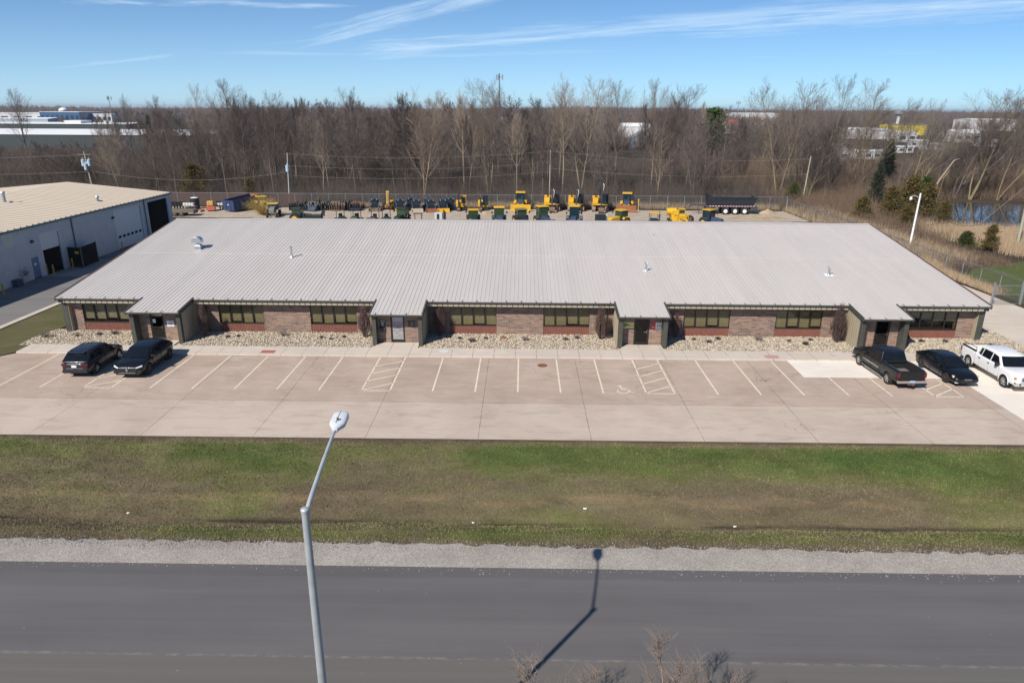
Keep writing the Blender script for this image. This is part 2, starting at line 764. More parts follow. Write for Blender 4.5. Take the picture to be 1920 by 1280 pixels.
LOT = concrete_mat('lot concrete', (0.50, 0.398, 0.328), (0.385, 0.298, 0.242), 6.22, 8.08, cracks=0.8, stain=0.42, joff=2.3,
                   lane=(-8.08, (0.565, 0.478, 0.405), (0.455, 0.372, 0.308)))
WALK = concrete_mat('walk concrete', (0.60, 0.53, 0.46), (0.52, 0.455, 0.39), 1.56, None, stain=0.12, joff=0.4)
NEWPAD = concrete_mat('new concrete', (0.80, 0.74, 0.66), (0.72, 0.66, 0.58), None, None, stain=0.10)
DRIVE = concrete_mat('drive concrete', (0.62, 0.55, 0.47), (0.53, 0.46, 0.39), None, 6.0, stain=0.3)

sheet('parking_lot', [(-60, -13.2), (29.65, -12.95), (29.65, -3.12), (19.3, -3.12), (19.3, 0.2), (-37.0, 0.2), (-38.6, -1.6), (-41.5, -3.4), (-60, -4.0)], 0.0, LOT)
sheet('new_concrete_pad', rect(19.3, 29.65, -3.12, 0.2), 0.0, NEWPAD)
sheet('white_driveway', [(29.65, -12.95), (60, -12.9), (60, 0.2), (29.65, 0.2)], 0.0, NEWPAD)
sheet('side_driveway', [(38.95, 0.2), (46.4, 0.2), (46.4, 15.0), (46.0, 30.0), (46.0, 46), (38.95, 46)], -0.004, DRIVE)
# sidewalk with kerb: a real step
sb_ = MB()
sb_.box(-37.05, 38.9, 0.1, 1.85, -0.1, 0.12)
for a, b_ in ((-29.25, -26.3), (-11.0, -7.75), (7.6, 10.75), (25.7, 28.75)):
    sb_.box(a, b_, 1.852, 3.1, -0.1, 0.118)
struct(sb_.build('sidewalk', WALK))

# ------------------------------------------------ asphalt


def asphalt_mat(name, base, old=None, edge_y=None, split_y=None):
    t = NT(name)
    p = t.coord('Object')
    x, y, z = t.sep(p)
    st = t.noise(t.scale(p, 0.035, 1.9, 1), 1.0, 8, 0.62, 0.3)
    st2 = t.noise(t.scale(p, 0.02, 6.0, 1), 1.0, 5, 0.6)
    pt = t.noise(p, 0.35, 6, 0.6)
    gr = t.noise(p, 42.0, 4, 0.8)
    lo, hi = tuple(b * 0.80 for b in base), tuple(b * 1.2 for b in base)
    c = t.ramp(st, [(0.3, lo), (0.68, hi)])
    c = t.mix(0.5, c, t.ramp(st2, [(0.35, lo), (0.65, hi)]))
    c = t.mix(0.3, c, t.ramp(pt, [(0.3, lo), (0.7, hi)]))
    sw = t.noise(t.scale(p, 0.05, 0.55, 1), 1.0, 4, 0.55)
    c = t.mix(t.mapr(sw, 0.42, 0.62, 0.0, 0.55), c, tuple(b * 1.38 for b in base))
    bl = t.noise(t.scale(p, 0.4, 1, 1), 0.55, 6, 0.7, 0.8)
    c = t.mix(t.mapr(bl, 0.58, 0.72, 0.0, 0.3), c, tuple(b * 0.7 for b in base))
    if split_y is not None:
        w = t.math('ADD', y, t.math('MULTIPLY', t.math('SUBTRACT', t.noise(p, 3.0, 4), 0.5), 0.10))
        c = t.mix(t.math('LESS_THAN', w, split_y), c, t.ramp(st, [(0.3, tuple(o * .88 for o in old)), (0.7, tuple(o * 1.12 for o in old))]))
        d = t.math('ABSOLUTE', t.math('SUBTRACT', w, split_y + 0.02))
        sm = t.math('MULTIPLY', t.math('LESS_THAN', d, 0.055), t.mapr(t.noise(p, 2.4, 6, 0.7), 0.42, 0.66))
        c = t.mix(t.math('MULTIPLY', sm, 0.6), c, (0.27, 0.245, 0.215))
    if edge_y is not None:
        w = t.math('ADD', y, t.math('MULTIPLY', t.math('SUBTRACT', t.noise(t.scale(p, .3, 1, 1), 2.0, 4), 0.5), 0.35))
        c = t.mix(t.mapr(w, edge_y - 0.12, edge_y + 0.05, 0.0, 0.42), c, tuple(b * 0.60 for b in base))
    sp = t.voronoi(p, 1.1)
    c = t.mix(t.math('MULTIPLY', t.math('LESS_THAN', sp, 0.035), 0.5), c, (0.35, 0.33, 0.31))
    c = t.mix(t.mapr(gr, 0.25, 0.75, 0.0, 0.5), c, tuple(b * 1.45 for b in base), 'MIX')
    t.set('Base Color', c).set('Roughness', 0.8).set('Specular IOR Level', 0.35)
    t.bump(gr, 0.2, 0.01)
    return t.mat


ROAD = asphalt_mat('road asphalt', (0.103, 0.098, 0.099), (0.122, 0.112, 0.100), -24.85, -29.1)
YARDASPH = asphalt_mat('yard asphalt', (0.17, 0.165, 0.165))
LEFTASPH = asphalt_mat('drive asphalt', (0.155, 0.15, 0.145))
sheet('road', [(-500, -36.6), (500, -36.6), (500, -24.0), (0, -24.27), (-500, -24.5)], 0.0, ROAD)
sheet('asphalt_driveway', rect(-50.95, -42.75, -13.0, 56.0), 0.0, LEFTASPH)
sheet('loading_apron', rect(-50.95, -46.6, 24.2, 33.0), 0.006, concrete_mat('apron concrete', (0.36, 0.33, 0.30), (0.29, 0.26, 0.24), None, None))
kb = MB()
kb.box(-42.74, -42.2, -6, 46, -0.1, 0.09)
struct(kb.build('kerb', DRIVE))

# gravel shoulder: pale crushed stone with a ragged edge to the grass


def gravel_mat(name, c0, c1, c2, sc=22.0):
    t = NT(name)
    p = t.coord('Object')
    v = t.voronoi(p, sc, 'F1', 'Color')
    k = t.sep(v)[0]
    n = t.noise(p, 0.5, 6, 0.65)
    f = t.noise(p, 9.0, 6, 0.75)
    c = t.ramp(k, [(0.0, c0), (0.5, c1), (1.0, c2)])
    c = t.mix(t.mapr(n, 0.42, 0.68, 0.0, 0.55), c, tuple(x * 0.72 for x in c0))
    c = t.mix(t.mapr(f, 0.4, 0.75, 0, 0.5), c, tuple(min(1, x * 1.05) for x in c2))
    t.set('Base Color', c).set('Roughness', 0.95).set('Specular IOR Level', 0.15)
    t.bump(t.voronoi(p, sc), 0.7, 0.03)
    return t.mat


SHOULDER = gravel_mat('shoulder gravel', (0.255, 0.225, 0.195), (0.36, 0.328, 0.292), (0.47, 0.432, 0.392), 26)
YARDGRAVEL = gravel_mat('yard gravel', (0.33, 0.275, 0.215), (0.42, 0.355, 0.285), (0.50, 0.43, 0.35), 5)


def zprof(y):
    pts = [(-24.4, -0.03), (-23.6, -0.03), (-22.6, -0.06), (-21.6, -0.22), (-20.55, -0.62), (-20.2, -0.86), (-19.75, -0.88), (-19.3, -0.74), (-18.5, -0.56), (-18.15, -0.40), (-17.0, -0.26), (-14.6, -0.05),
           (-13.2, -0.012), (-12.9, -0.012)]
    return float(np.interp(y, [a for a, _ in pts], [b for _, b in pts]))


vn = np.random.RandomState(3)


def smooth_noise(x, y, s, seed):
    """cheap value noise for jittering ground and edges"""
    def h(i, j):
        return math.modf(math.sin(i * 127.1 + j * 311.7 + seed * 74.7) * 43758.5453)[0]
    fx, fy = x / s, y / s
    i, j = math.floor(fx), math.floor(fy)
    u, v = fx - i, fy - j
    u, v = u * u * (3 - 2 * u), v * v * (3 - 2 * v)
    return (h(i, j) * (1 - u) + h(i + 1, j) * u) * (1 - v) + (h(i, j + 1) * (1 - u) + h(i + 1, j + 1) * u) * v


def lawn_z(x, y):
    wob = 0.25 * smooth_noise(x, 0, 6.0, 1)
    ledge = 0.5 + 0.5 * max(-1, min(1, smooth_noise(x, 3, 9.0, 4)))
    z = zprof(y + (wob if -21.6 < y < -15 else wob * 0.3))
    return z + 0.035 * smooth_noise(x, y, 0.7, 2) * (1 if -22 < y < -13.6 else 0.3) + 0.05 * smooth_noise(x, y, 1.9, 5) * (1 if -21.5 < y < -14 else 0)


def grass_color(t, p):
    """lawn colours laid out over the ground (metres): green by the lot, dead brown on the bank, mud in the ditch"""
    x, y, z = t.sep(p)
    big = t.noise(t.scale(p, 0.5, 1, 1), 0.16, 5, 0.55, 0.8)
    mid = t.noise(t.scale(p, 0.6, 1, 1), 0.75, 6, 0.65, 0.5)
    fine = t.noise(p, 5.0, 6, 0.75)
    # greenness
    g = t.mapr(y, -18.0, -15.0, -0.30, 0.36)
    g = t.math('ADD', g, t.mapr(x, -22, 26, -0.22, 0.20))
    g = t.math('ADD', g, t.math('MULTIPLY', t.math('SUBTRACT', big, 0.5), 2.8))
    g = t.math('ADD', g, t.math('MULTIPLY', t.math('SUBTRACT', mid, 0.5), 1.3))
    g = t.math('ADD', g, t.math('MULTIPLY', t.math('SUBTRACT', fine, 0.5), 0.8))
    near = t.math('MULTIPLY', t.mapr(y, -21.0, -20.4, 1, 0), 0.34)
    g = t.math('ADD', g, near)
    g = t.math('SUBTRACT', g, t.mapr(y, -13.9, -13.4, 0, 0.8))
    g = t.math('SUBTRACT', g, t.mapr(y, -22.9, -22.2, 0.9, 0))
    c = t.ramp(t.math('ADD', t.math('MULTIPLY', g, 0.5), 0.5),
               [(0.18, (0.158, 0.124, 0.082)), (0.38, (0.172, 0.148, 0.084)), (0.52, (0.160, 0.158, 0.066)), (0.70, (0.112, 0.140, 0.042)), (0.95, (0.074, 0.122, 0.030))])
    lt = t.noise(t.scale(p, 0.7, 1.3, 1), 0.5, 6, 0.65, 0.6)
    kk = t.mapr(lt, 0.3, 0.7, 0.72, 1.28)
    c = t.mix(1.0, c, t.comb(kk, kk, kk), 'MULTIPLY')
    # straw flecks
    st = t.noise(t.scale(p, 2.0, 6.0, 1), 3.2, 6, 0.8)
    c = t.mix(t.mapr(st, 0.54, 0.76, 0.0, 0.7), c, (0.36, 0.30, 0.17))
    dk = t.noise(t.scale(p, 1.5, 3.0, 1), 1.6, 7, 0.8)
    c = t.mix(t.mapr(dk, 0.55, 0.75, 0.0, 0.55), c, (0.055, 0.048, 0.028))
    # bare clay along the broken bank
    wy = t.math('ADD', y, t.math('MULTIPLY', t.math('SUBTRACT', t.noise(t.scale(p, 1, 1, 1), 0.35, 4), 0.5), 1.6))
    d = t.math('ABSOLUTE', t.math('SUBTRACT', wy, -18.35))
    m = t.math('MULTIPLY', t.mapr(d, 0.0, 0.38, 1, 0), t.mapr(t.noise(t.scale(p, 0.5, 2, 1), 0.8, 6, 0.7), 0.47, 0.62))
    c = t.mix(t.math('MULTIPLY', m, 0.75), c, (0.29, 0.20, 0.115))
    # wet mud in the ditch
    d2 = t.math('ABSOLUTE', t.math('SUBTRACT', y, -19.95))
    m2 = t.math('MULTIPLY', t.mapr(d2, 0.08, 0.34, 1, 0), t.mapr(t.noise(t.scale(p, 0.16, 2, 1), 0.9, 6, 0.7), 0.46, 0.58))
    c = t.mix(t.math('MULTIPLY', m2, 0.8), c, (0.035, 0.030, 0.024))
    # damp edge against the slab
    eg = t.mapr(t.noise(t.scale(p, 0.35, 1, 1), 1.0, 5, 0.7), 0.40, 0.60, 0.15, 0.85)
    c = t.mix(t.math('MULTIPLY', eg, t.mapr(t.math('ADD', y, t.math('MULTIPLY', fine, 0.25)), -13.22, -13.08, 0, 1)), c, (0.09, 0.066, 0.045))
    return c


def lawn_mat(name):
    t = NT(name)
    p = t.world_pos()
    c = grass_color(t, p)
    f = t.noise(p, 26, 6, 0.8)
    c = t.mix(t.mapr(f, 0.3, 0.7, 0.55, 0.0), c, (0.035, 0.030, 0.018))
    t.set('Base Color', c).set('Roughness', 0.95).set('Specular IOR Level', 0.1)
    t.bump(f, 0.5, 0.04)
    return t.mat


def blade_mat(name):
    t = NT(name)
    c = grass_color(t, t.world_pos())
    k = t.mapr(t.island(), 0, 1, 0.75, 1.55)
    c = t.mix(1.0, c, t.comb(k, k, k), 'MULTIPLY')
    t.set('Base Color', c).set('Roughness', 0.9).set('Specular IOR Level', 0.15)
    return t.mat


lx = np.arange(-75, 75.01, 0.5)
ly = np.concatenate([np.arange(-24.4, -22.0, 0.3), np.arange(-22.0, -13.1, 0.16), [-13.05, -12.9]])
V = [(x, y, lawn_z(x, y)) for y in ly for x in lx]
n_ = len(lx)
F = [(j * n_ + i, j * n_ + i + 1, (j + 1) * n_ + i + 1, (j + 1) * n_ + i) for j in range(len(ly) - 1) for i in range(n_ - 1)]
struct(link_mesh('lawn', fast_mesh('lawn', V, F, lawn_mat('lawn turf'), True)))


def blades(n, xr, yr, zf, h0, h1, w, seed, lean=0.6):
    r = np.random.RandomState(seed)
    x = r.uniform(*xr, n)
    y = r.uniform(*yr, n)
    z = np.array([zf(a, b) for a, b in zip(x, y)]) - 0.005
    h = r.uniform(h0, h1, n)
    a = r.uniform(0, 2 * np.pi, n)
    la = r.uniform(0, 2 * np.pi, n)
    lm = r.uniform(0, lean, n) * h
    V = np.zeros((n, 3, 3), np.float32)
    V[:, 0] = np.stack([x - w / 2 * np.cos(a), y - w / 2 * np.sin(a), z], 1)
    V[:, 1] = np.stack([x + w / 2 * np.cos(a), y + w / 2 * np.sin(a), z], 1)
    V[:, 2] = np.stack([x + lm * np.cos(la), y + lm * np.sin(la), z + h], 1)
    return V.reshape(-1, 3), np.arange(n * 3).reshape(n, 3)


BV, BF = blades(210000, (-31, 31), (-22.75, -13.22), lawn_z, 0.025, 0.075, 0.035, 11, 1.8)
o = link_mesh('grass', fast_mesh('grass', BV, BF, blade_mat('grass blades')))
tag(o, 'short patchy green and brown grass on the verge and ditch bank', 'grass', kind='stuff')

# shoulder with ragged edge
sx = np.arange(-75, 75.01, 0.12)
sv = []
for x in sx:
    e = -22.80 + 0.13 * smooth_noise(x, 1, 0.35, 8) + 0.10 * smooth_noise(x, 2, 3.5, 9) + 0.06 * smooth_noise(x, 7, 0.15, 3) + 0.09 - 0.14 / (1 + math.exp(-x / 5))
    mid_ = (-24.3 + e) / 2
    sv += [(x, -24.28 + x * 0.0005, -0.006), (x, mid_, 0.012), (x, e, lawn_z(x, e) + 0.035)]
sf = []
for i in range(len(sx) - 1):
    for k in range(2):
        sf.append((i * 3 + k, (i + 1) * 3 + k, (i + 1) * 3 + k + 1, i * 3 + k + 1))
struct(link_mesh('gravel_shoulder', fast_mesh('gravel_shoulder', sv, sf, SHOULDER, True)))
# loose stones thrown out over the grass edge and the shoulder
GREYSTONE = pm('loose stone', (0.46, 0.43, 0.40), 0.95, var=0.3, scale=30)


def stones(n, place, r0, r1, seed, flat=0.65, sub=1):
    """many small irregular stones as one mesh"""
    r = np.random.RandomState(seed)
    phi = (1 + 5 ** 0.5) / 2
    ico = np.array([(-1, phi, 0), (1, phi, 0), (-1, -phi, 0), (1, -phi, 0), (0, -1, phi), (0, 1, phi), (0, -1, -phi), (0, 1, -phi), (phi, 0, -1), (phi, 0, 1), (-phi, 0, -1), (-phi, 0, 1)], float)
    ico /= np.linalg.norm(ico[0])
    tri = np.array([(0, 11, 5), (0, 5, 1), (0, 1, 7), (0, 7, 10), (0, 10, 11), (1, 5, 9), (5, 11, 4), (11, 10, 2), (10, 7, 6), (7, 1, 8), (3, 9, 4), (3, 4, 2), (3, 2, 6), (3, 6, 8), (3, 8, 9), (4, 9, 5), (2, 4, 11), (6, 2, 10), (8, 6, 7), (9, 8, 1)])
    P = place(r, n)
    n = len(P)
    rad = r.uniform(r0, r1, n)
    V = ico[None] * r.uniform(0.7, 1.25, (n, 12, 1))
    V = V * np.stack([r.uniform(0.8, 1.35, n), r.uniform(0.8, 1.3, n), r.uniform(flat * .7, flat * 1.2, n)], 1)[:, None]
    a = r.uniform(0, 6.283, n)
    ca, sa = np.cos(a), np.sin(a)
    X = V[:, :, 0] * ca[:, None] - V[:, :, 1] * sa[:, None]
    Y = V[:, :, 0] * sa[:, None] + V[:, :, 1] * ca[:, None]
    V = np.stack([X, Y, V[:, :, 2]], 2) * rad[:, None, None] + P[:, None]
    F = tri[None] + (np.arange(n) * 12)[:, None, None]
    return V.reshape(-1, 3), F.reshape(-1, 3)


def place_shoulder(r, n):
    x = r.uniform(-26, 26, n)
    y = np.where(r.rand(n) < .05, -24.3 - np.abs(r.normal(0, 0.2, n)), -24.0 + 1.35 * r.power(1.6, n) + r.normal(0, 0.12, n))
    return np.stack([x, y, np.array([max(lawn_z(a, b), -0.03) + 0.03 if b > -23 else 0.008 for a, b in zip(x, y)])], 1)


def island_mat(name, stops, rough=0.9, spec=0.2):
    t = NT(name)
    n = t.noise(t.world_pos(), 6.0, 4)
    c = t.ramp(t.island(), stops)
    c = t.mix(t.mapr(n, 0.4, 0.7, 0, 0.35), c, tuple(x * 0.6 for x in stops[0][1]))
    t.set('Base Color', c).set('Roughness', rough).set('Specular IOR Level', spec)
    return t.mat


SV, SF = stones(9000, place_shoulder, 0.010, 0.026, 21)
o = link_mesh('loose_gravel', fast_mesh('loose_gravel', SV, SF, island_mat('shoulder stones', [(0, (0.24, 0.22, 0.20)), (1, (0.50, 0.47, 0.44))])))
tag(o, 'pale crushed stone scattered along the road shoulder', 'gravel', kind='stuff')

# ------------------------------------------------ painted markings on the lot
def paint_mat():
    t = NT('lot paint')
    p = t.coord('Object')
    w = t.noise(p, 5.0, 7, 0.75)
    b = t.noise(p, 0.7, 3)
    c = t.mix(t.mapr(t.math('ADD', w, t.math('MULTIPLY', b, 0.25)), 0.60, 0.78, 0.0, 0.85), (0.74, 0.66, 0.52), (0.47, 0.37, 0.30))
    t.set('Base Color', c).set('Roughness', 0.8)
    return t.mat


PAINT = paint_mat()
mk = MB()
MZ = 0.005


def mline(x0, y0, x1, y1, w=0.105):
    d = Vector((x1 - x0, y1 - y0, 0))
    nrm = Vector((-d.y, d.x, 0)).normalized() * (w / 2)
    a, b = Vector((x0, y0, MZ)), Vector((x1, y1, MZ))
    mk.add([a - nrm, b - nrm, b + nrm, a + nrm], [(0, 1, 2, 3)])


YB = -6.30
stall_x = [-33.8, -31.05, -28.25, -26.42, -23.91]
xx = -23.91
stall_x = stall_x[:-1]
aisles = [(-28.25, -26.42)]
cur = -23.91
for i in range(17):
    stall_x.append(cur)
    if i in (5, 11):
        pass
    step = 1.83 if i in (5, 12) else 2.74
    if step < 2:
        aisles.append((cur, cur + step))
    cur += step
for x in (20.95, 23.68, 26.38, 28.2):
    stall_x.append(x)
aisles.append((26.38, 28.2))
for x in stall_x:
    y_top = -0.03
    if 19.3 < x < 29.65:
        y_top = -3.14
    mline(x, y_top, x, YB)
for k, (a, b) in enumerate(aisles):
    mline(a - 0.05, YB, b + 0.05, YB)
    for y0 in ((-1.95, -3.35, -4.7, -6.2) if k not in (3,) else (-5.2, -6.25)):
        mline(a, y0, b, y0 + 1.25)
# accessible-bay symbol: wheel arc, back, seat, legs and head
ax, ay = 6.62, -5.75
for k in range(11):
    t0, t1 = R(150 + k * 22), R(150 + (k + 1) * 22)
    mline(ax + 0.36 * math.cos(t0), ay - 0.18 + 0.36 * math.sin(t0), ax + 0.36 * math.cos(t1), ay - 0.18 + 0.36 * math.sin(t1), 0.09)
mline(ax - 0.08, ay + 0.52, ax - 0.02, ay + 0.05, 0.10)
mline(ax - 0.02, ay + 0.05, ax + 0.36, ay + 0.05, 0.10)
mline(ax + 0.36, ay + 0.07, ax + 0.52, ay - 0.42, 0.10)
mline(ax + 0.52, ay - 0.40, ax + 0.72, ay - 0.34, 0.10)
mline(ax - 0.04, ay + 0.30, ax + 0.26, ay + 0.30, 0.08)
mk.add([(ax - 0.1 + 0.11 * math.cos(k * math.pi / 5), ay + 0.68 + 0.11 * math.sin(k * math.pi / 5), MZ) for k in range(10)], [tuple(range(10))])
struct(mk.build('parking_markings', PAINT))

# yard behind the building
sheet('yard_asphalt', rect(-47, 47.0, 47.5, 67.5), 0.0, YARDASPH)
yv = []
ye = []
for i in range(61):
    x = -64 + i * (111.0 / 60)
    yv.append((x, 66.6 + 0.5 * smooth_noise(x, 0, 4, 3)))
poly = yv + [(47.0, 79.0), (-64, 79.6)]
sheet('gravel_yard', poly, 0.006, YARDGRAVEL)


def turf_mat(name, a, b, d):
    t = NT(name)
    p = t.world_pos()
    n = t.noise(p, 0.35, 7, 0.65, 0.5)
    f = t.noise(p, 9, 7, 0.8)
    c = t.ramp(n, [(0.3, d), (0.5, b), (0.68, a)])
    c = t.mix(t.mapr(f, 0.35, 0.75, 0, 0.55), c, (0.045, 0.05, 0.02))
    t.set('Base Color', c).set('Roughness', 0.95).set('Specular IOR Level', 0.1)
    t.bump(f, 0.6, 0.05)
    return t.mat


SIDETURF = turf_mat('side turf', (0.095, 0.105, 0.040), (0.125, 0.115, 0.058), (0.17, 0.14, 0.085))
GREENTURF = turf_mat('green turf', (0.085, 0.135, 0.032), (0.10, 0.125, 0.040), (0.16, 0.14, 0.07))
sheet('side_lawn', [(-42.2, -13), (-41.6, -3.4), (-38.6, -1.5), (-37.1, 0.6), (-37.1, 1.85), (-38.0, 1.9), (-37.6, 5.6), (-37.2, 46), (-42.2, 46)], 0.004, SIDETURF)
sheet('far_lawn', [(46.5, 2), (110, 2), (110, 30), (78, 36), (62, 37), (52, 32), (47.5, 26)], 0.004, GREENTURF)
sheet('dirt_verge', [(46.42, 14), (47.4, 14), (47.6, 79), (46.1, 79), (46.05, 46)], 0.005, GROUND)
# stone bed along the front
STONEBED = gravel_mat('stone bed', (0.30, 0.25, 0.19), (0.46, 0.40, 0.31), (0.62, 0.55, 0.44), 7)
sheet('stone_bed', [(-38.1, 1.86), (38.92, 1.86), (38.92, 16), (36.2, 16), (36.2, 5.9), (-36.4, 5.9), (-37.6, 5.9)], 0.03, STONEBED)


def place_bed(r, n):
    x = r.uniform(-38.0, 38.8, n * 2)
    y = r.uniform(1.95, 5.7, n * 2)
    ok = np.ones(len(x), bool)
    for a, b in ((-29.75, -25.75), (-11.4, -7.35), (7.25, 11.1), (25.35, 29.1)):
        ok &= ~((x > a) & (x < b))
    ok &= ~((x < -37.0) & (y > 1.9 + (x + 38.1) * 4 + 1.5))
    ok2 = x < 36.4
    s = ok & (ok2 | (r.rand(len(x)) < 1))
    P = np.stack([x, y, np.full(len(x), 0.045)], 1)[s][:n]
    # the strip beside the building
    m = n // 14
    Q = np.stack([r.uniform(36.3, 38.8, m), r.uniform(5.5, 14, m), np.full(m, 0.045)], 1)
    P = np.concatenate([P, Q])
    P[:, 2] += r.uniform(0, 0.05, len(P))
    return P


SV, SF = stones(34000, place_bed, 0.03, 0.08, 31)
o = link_mesh('river_stones', fast_mesh('river_stones', SV, SF, island_mat('river stones', [(0.0, (0.20, 0.17, 0.14)), (0.25, (0.42, 0.36, 0.28)), (0.55, (0.56, 0.50, 0.40)), (0.8, (0.50, 0.39, 0.28)), (1.0, (0.72, 0.67, 0.59))])))
tag(o, 'rounded tan and grey river stones in the bed along the brick front', 'river stones', kind='stuff')

# things lying on the paving
o = MB()
o.cyl((0, 0, 0), (0, 0, 0.012), 0.36, n=28)
o.cyl((0, 0, 0.012), (0, 0, 0.017), 0.30, n=28)
for k in range(-3, 4):
    o.box(-0.26, 0.26, k * 0.075 - 0.012, k * 0.075 + 0.012, 0.017, 0.022)
RUST = pm('rust', (0.20, 0.085, 0.045), 0.9, var=0.4, scale=9)
tag(o.build('manhole_cover', RUST, loc=(1.54, -1.36, 0.001)), 'round rusty manhole cover set in the concrete parking lot', 'manhole cover')
for px, nm in ((-18.64, 'red tactile paving pad in the sidewalk left of the suite E entrance'), (18.35, 'faded red tactile paving pad in the sidewalk right of the 216 entrance')):
    o = MB()
    o.box(-0.5, 0.5, -0.3, 0.3, 0, 0.01)
    for i in range(9):
        for j in range(5):
            o.cyl((-0.42 + i * 0.105, -0.21 + j * 0.105, 0.01), (-0.42 + i * 0.105, -0.21 + j * 0.105, 0.016), 0.025, 0.018, n=6)
    tag(o.build('tactile_pad', pm('tactile red' if px < 0 else 'faded tactile red', (0.36, 0.12, 0.10) if px < 0 else (0.44, 0.25, 0.22), 0.85, var=0.2), loc=(px, 0.62, 0.121)), nm, 'paving pad')
o = MB()
o.cyl((0, 0, 0), (0, 0, 0.10), 0.30, 0.27, n=18)
o.ell((0, 0, 0.10), (0.26, 0.26, 0.05), 18, 6)
tag(o.build('well_cover', RUST, loc=(-1.37, 4.5, 0.05), smooth=True), 'rusty brown utility lid half buried in the stones right of suite E', 'utility lid')
o = MB()
o.cyl((0, 0, 0), (0, 0, 0.006), 0.36, n=24)
tag(o.build('valve_cover', pm('bleached plate', (0.60, 0.62, 0.58), 0.7, var=0.15), loc=(-5.7, 1.15, 0.121)), 'pale round cover in the sidewalk right of the suite E entrance', 'cover')
# litter in the ditch
LIT = pm('litter white', (0.8, 0.8, 0.78), 0.7)
LITB = pm('litter blue', (0.10, 0.16, 0.26), 0.7)


def litter(x, y, s, m, label, seed):
    r = random.Random(seed)
    b = MB()
    g = 4
    vs = [((i / g - .5) * s * (1 + r.uniform(-.2, .2)), (j / g - .5) * s * 0.7, r.uniform(0, 0.35) * s) for j in range(g + 1) for i in range(g + 1)]
    b.add(vs, [(j * (g + 1) + i, j * (g + 1) + i + 1, (j + 1) * (g + 1) + i + 1, (j + 1) * (g + 1) + i) for j in range(g) for i in range(g)])
    o = b.build('litter', m, loc=(x, y, lawn_z(x, y) + 0.02), smooth=True)
    sd_ = o.modifiers.new('t', 'SOLIDIFY')
    sd_.thickness = 0.006
    tag(o, label, 'litter', 'litter in the ditch')


litter(-18.2, -19.6, 0.14, LIT, 'scrap of white litter in the ditch near the left edge', 1)
litter(-2.1, -19.9, 0.13, LIT, 'thin white litter scrap on the ditch side right of the lamp post', 2)
litter(3.1, -18.9, 0.16, LIT, 'white crumpled litter on the brown bank above the post shadow', 3)
litter(9.9, -19.8, 0.15, LIT, 'pinkish white litter beside the dark wet ditch mud', 4)
litter(-18.3, -22.9, 0.18, LITB, 'flat dark blue litter on the gravel shoulder at left', 5)
# ================================================================== the long office building


def brick_mat():
    t = NT('brick')
    x, y, z = t.sep(t.world_pos())
    v = t.comb(x, z, 0.0)
    b = t.n.new('ShaderNodeTexBrick')
    t.l.new(v, b.inputs['Vector'])
    b.inputs['Scale'].default_value = 1.0
    b.inputs['Brick Width'].default_value = 0.42
    b.inputs['Row Height'].default_value = 0.135
    b.inputs['Mortar Size'].default_value = 0.012
    b.inputs['Mortar Smooth'].default_value = 0.1
    b.inputs['Bias'].default_value = -0.1
    b.inputs['Color1'].default_value = (0.30, 0.185, 0.135, 1)
    b.inputs['Color2'].default_value = (0.075, 0.058, 0.068, 1)
    b.inputs['Mortar'].default_value = (0.34, 0.28, 0.23, 1)
    k = t.noise(t.scale(t.world_pos(), 3.3, 1, 10.0), 1.0, 2, 0.6)
    c = t.mix(t.mapr(k, 0.35, 0.65, 0.0, 0.45), b.outputs['Color'], (0.34, 0.245, 0.18))
    g = t.noise(t.world_pos(), 0.8, 5)
    c = t.mix(t.mapr(g, 0.4, 0.7, 0, 0.25), c, (0.12, 0.10, 0.09))
    t.set('Base Color', c).set('Roughness', 0.9).set('Specular IOR Level', 0.2)
    t.bump(b.outputs['Fac'], -0.5, 0.01)
    return t.mat


BRICK = brick_mat()


def roof_mat(name, base, var, streak_axis='y'):
    t = NT(name)
    p = t.world_pos()
    s = t.noise(t.scale(p, 1.4, 0.07, 1) if streak_axis == 'y' else t.scale(p, 0.07, 1.4, 1), 1.0, 7, 0.65)
    n = t.noise(p, 0.18, 6, 0.6)
    f = t.noise(p, 7.0, 5, 0.7)
    x, y, z = t.sep(p)
    pan = t.n.new('ShaderNodeTexWhiteNoise')
    pan.noise_dimensions = '1D'
    t.l.new(t.math('FLOOR', t.math('DIVIDE', x if streak_axis == 'y' else y, 0.328 * 3)), pan.inputs['W'])
    c = t.ramp(s, [(0.3, tuple(b * (1 - var) for b in base)), (0.7, tuple(b * (1 + var) for b in base))])
    c = t.mix(t.mapr(n, 0.35, 0.7, 0, 0.25), c, tuple(b * 0.85 for b in base))
    k = t.mapr(pan.outputs['Value'], 0, 1, 0.975, 1.02)
    c = t.mix(1.0, c, t.comb(k, k, k), 'MULTIPLY')
    c = t.mix(t.mapr(f, 0.55, 0.8, 0, 0.12), c, tuple(b * 0.7 for b in base))
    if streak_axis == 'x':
        # dark stripes beside the ribs: their shade put into the colour
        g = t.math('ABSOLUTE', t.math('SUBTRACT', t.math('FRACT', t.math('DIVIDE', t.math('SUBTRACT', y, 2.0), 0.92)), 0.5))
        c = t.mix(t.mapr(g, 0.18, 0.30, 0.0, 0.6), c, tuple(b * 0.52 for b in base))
    t.set('Base Color', c).set('Roughness', 0.5).set('Specular IOR Level', 0.3)
    return t.mat


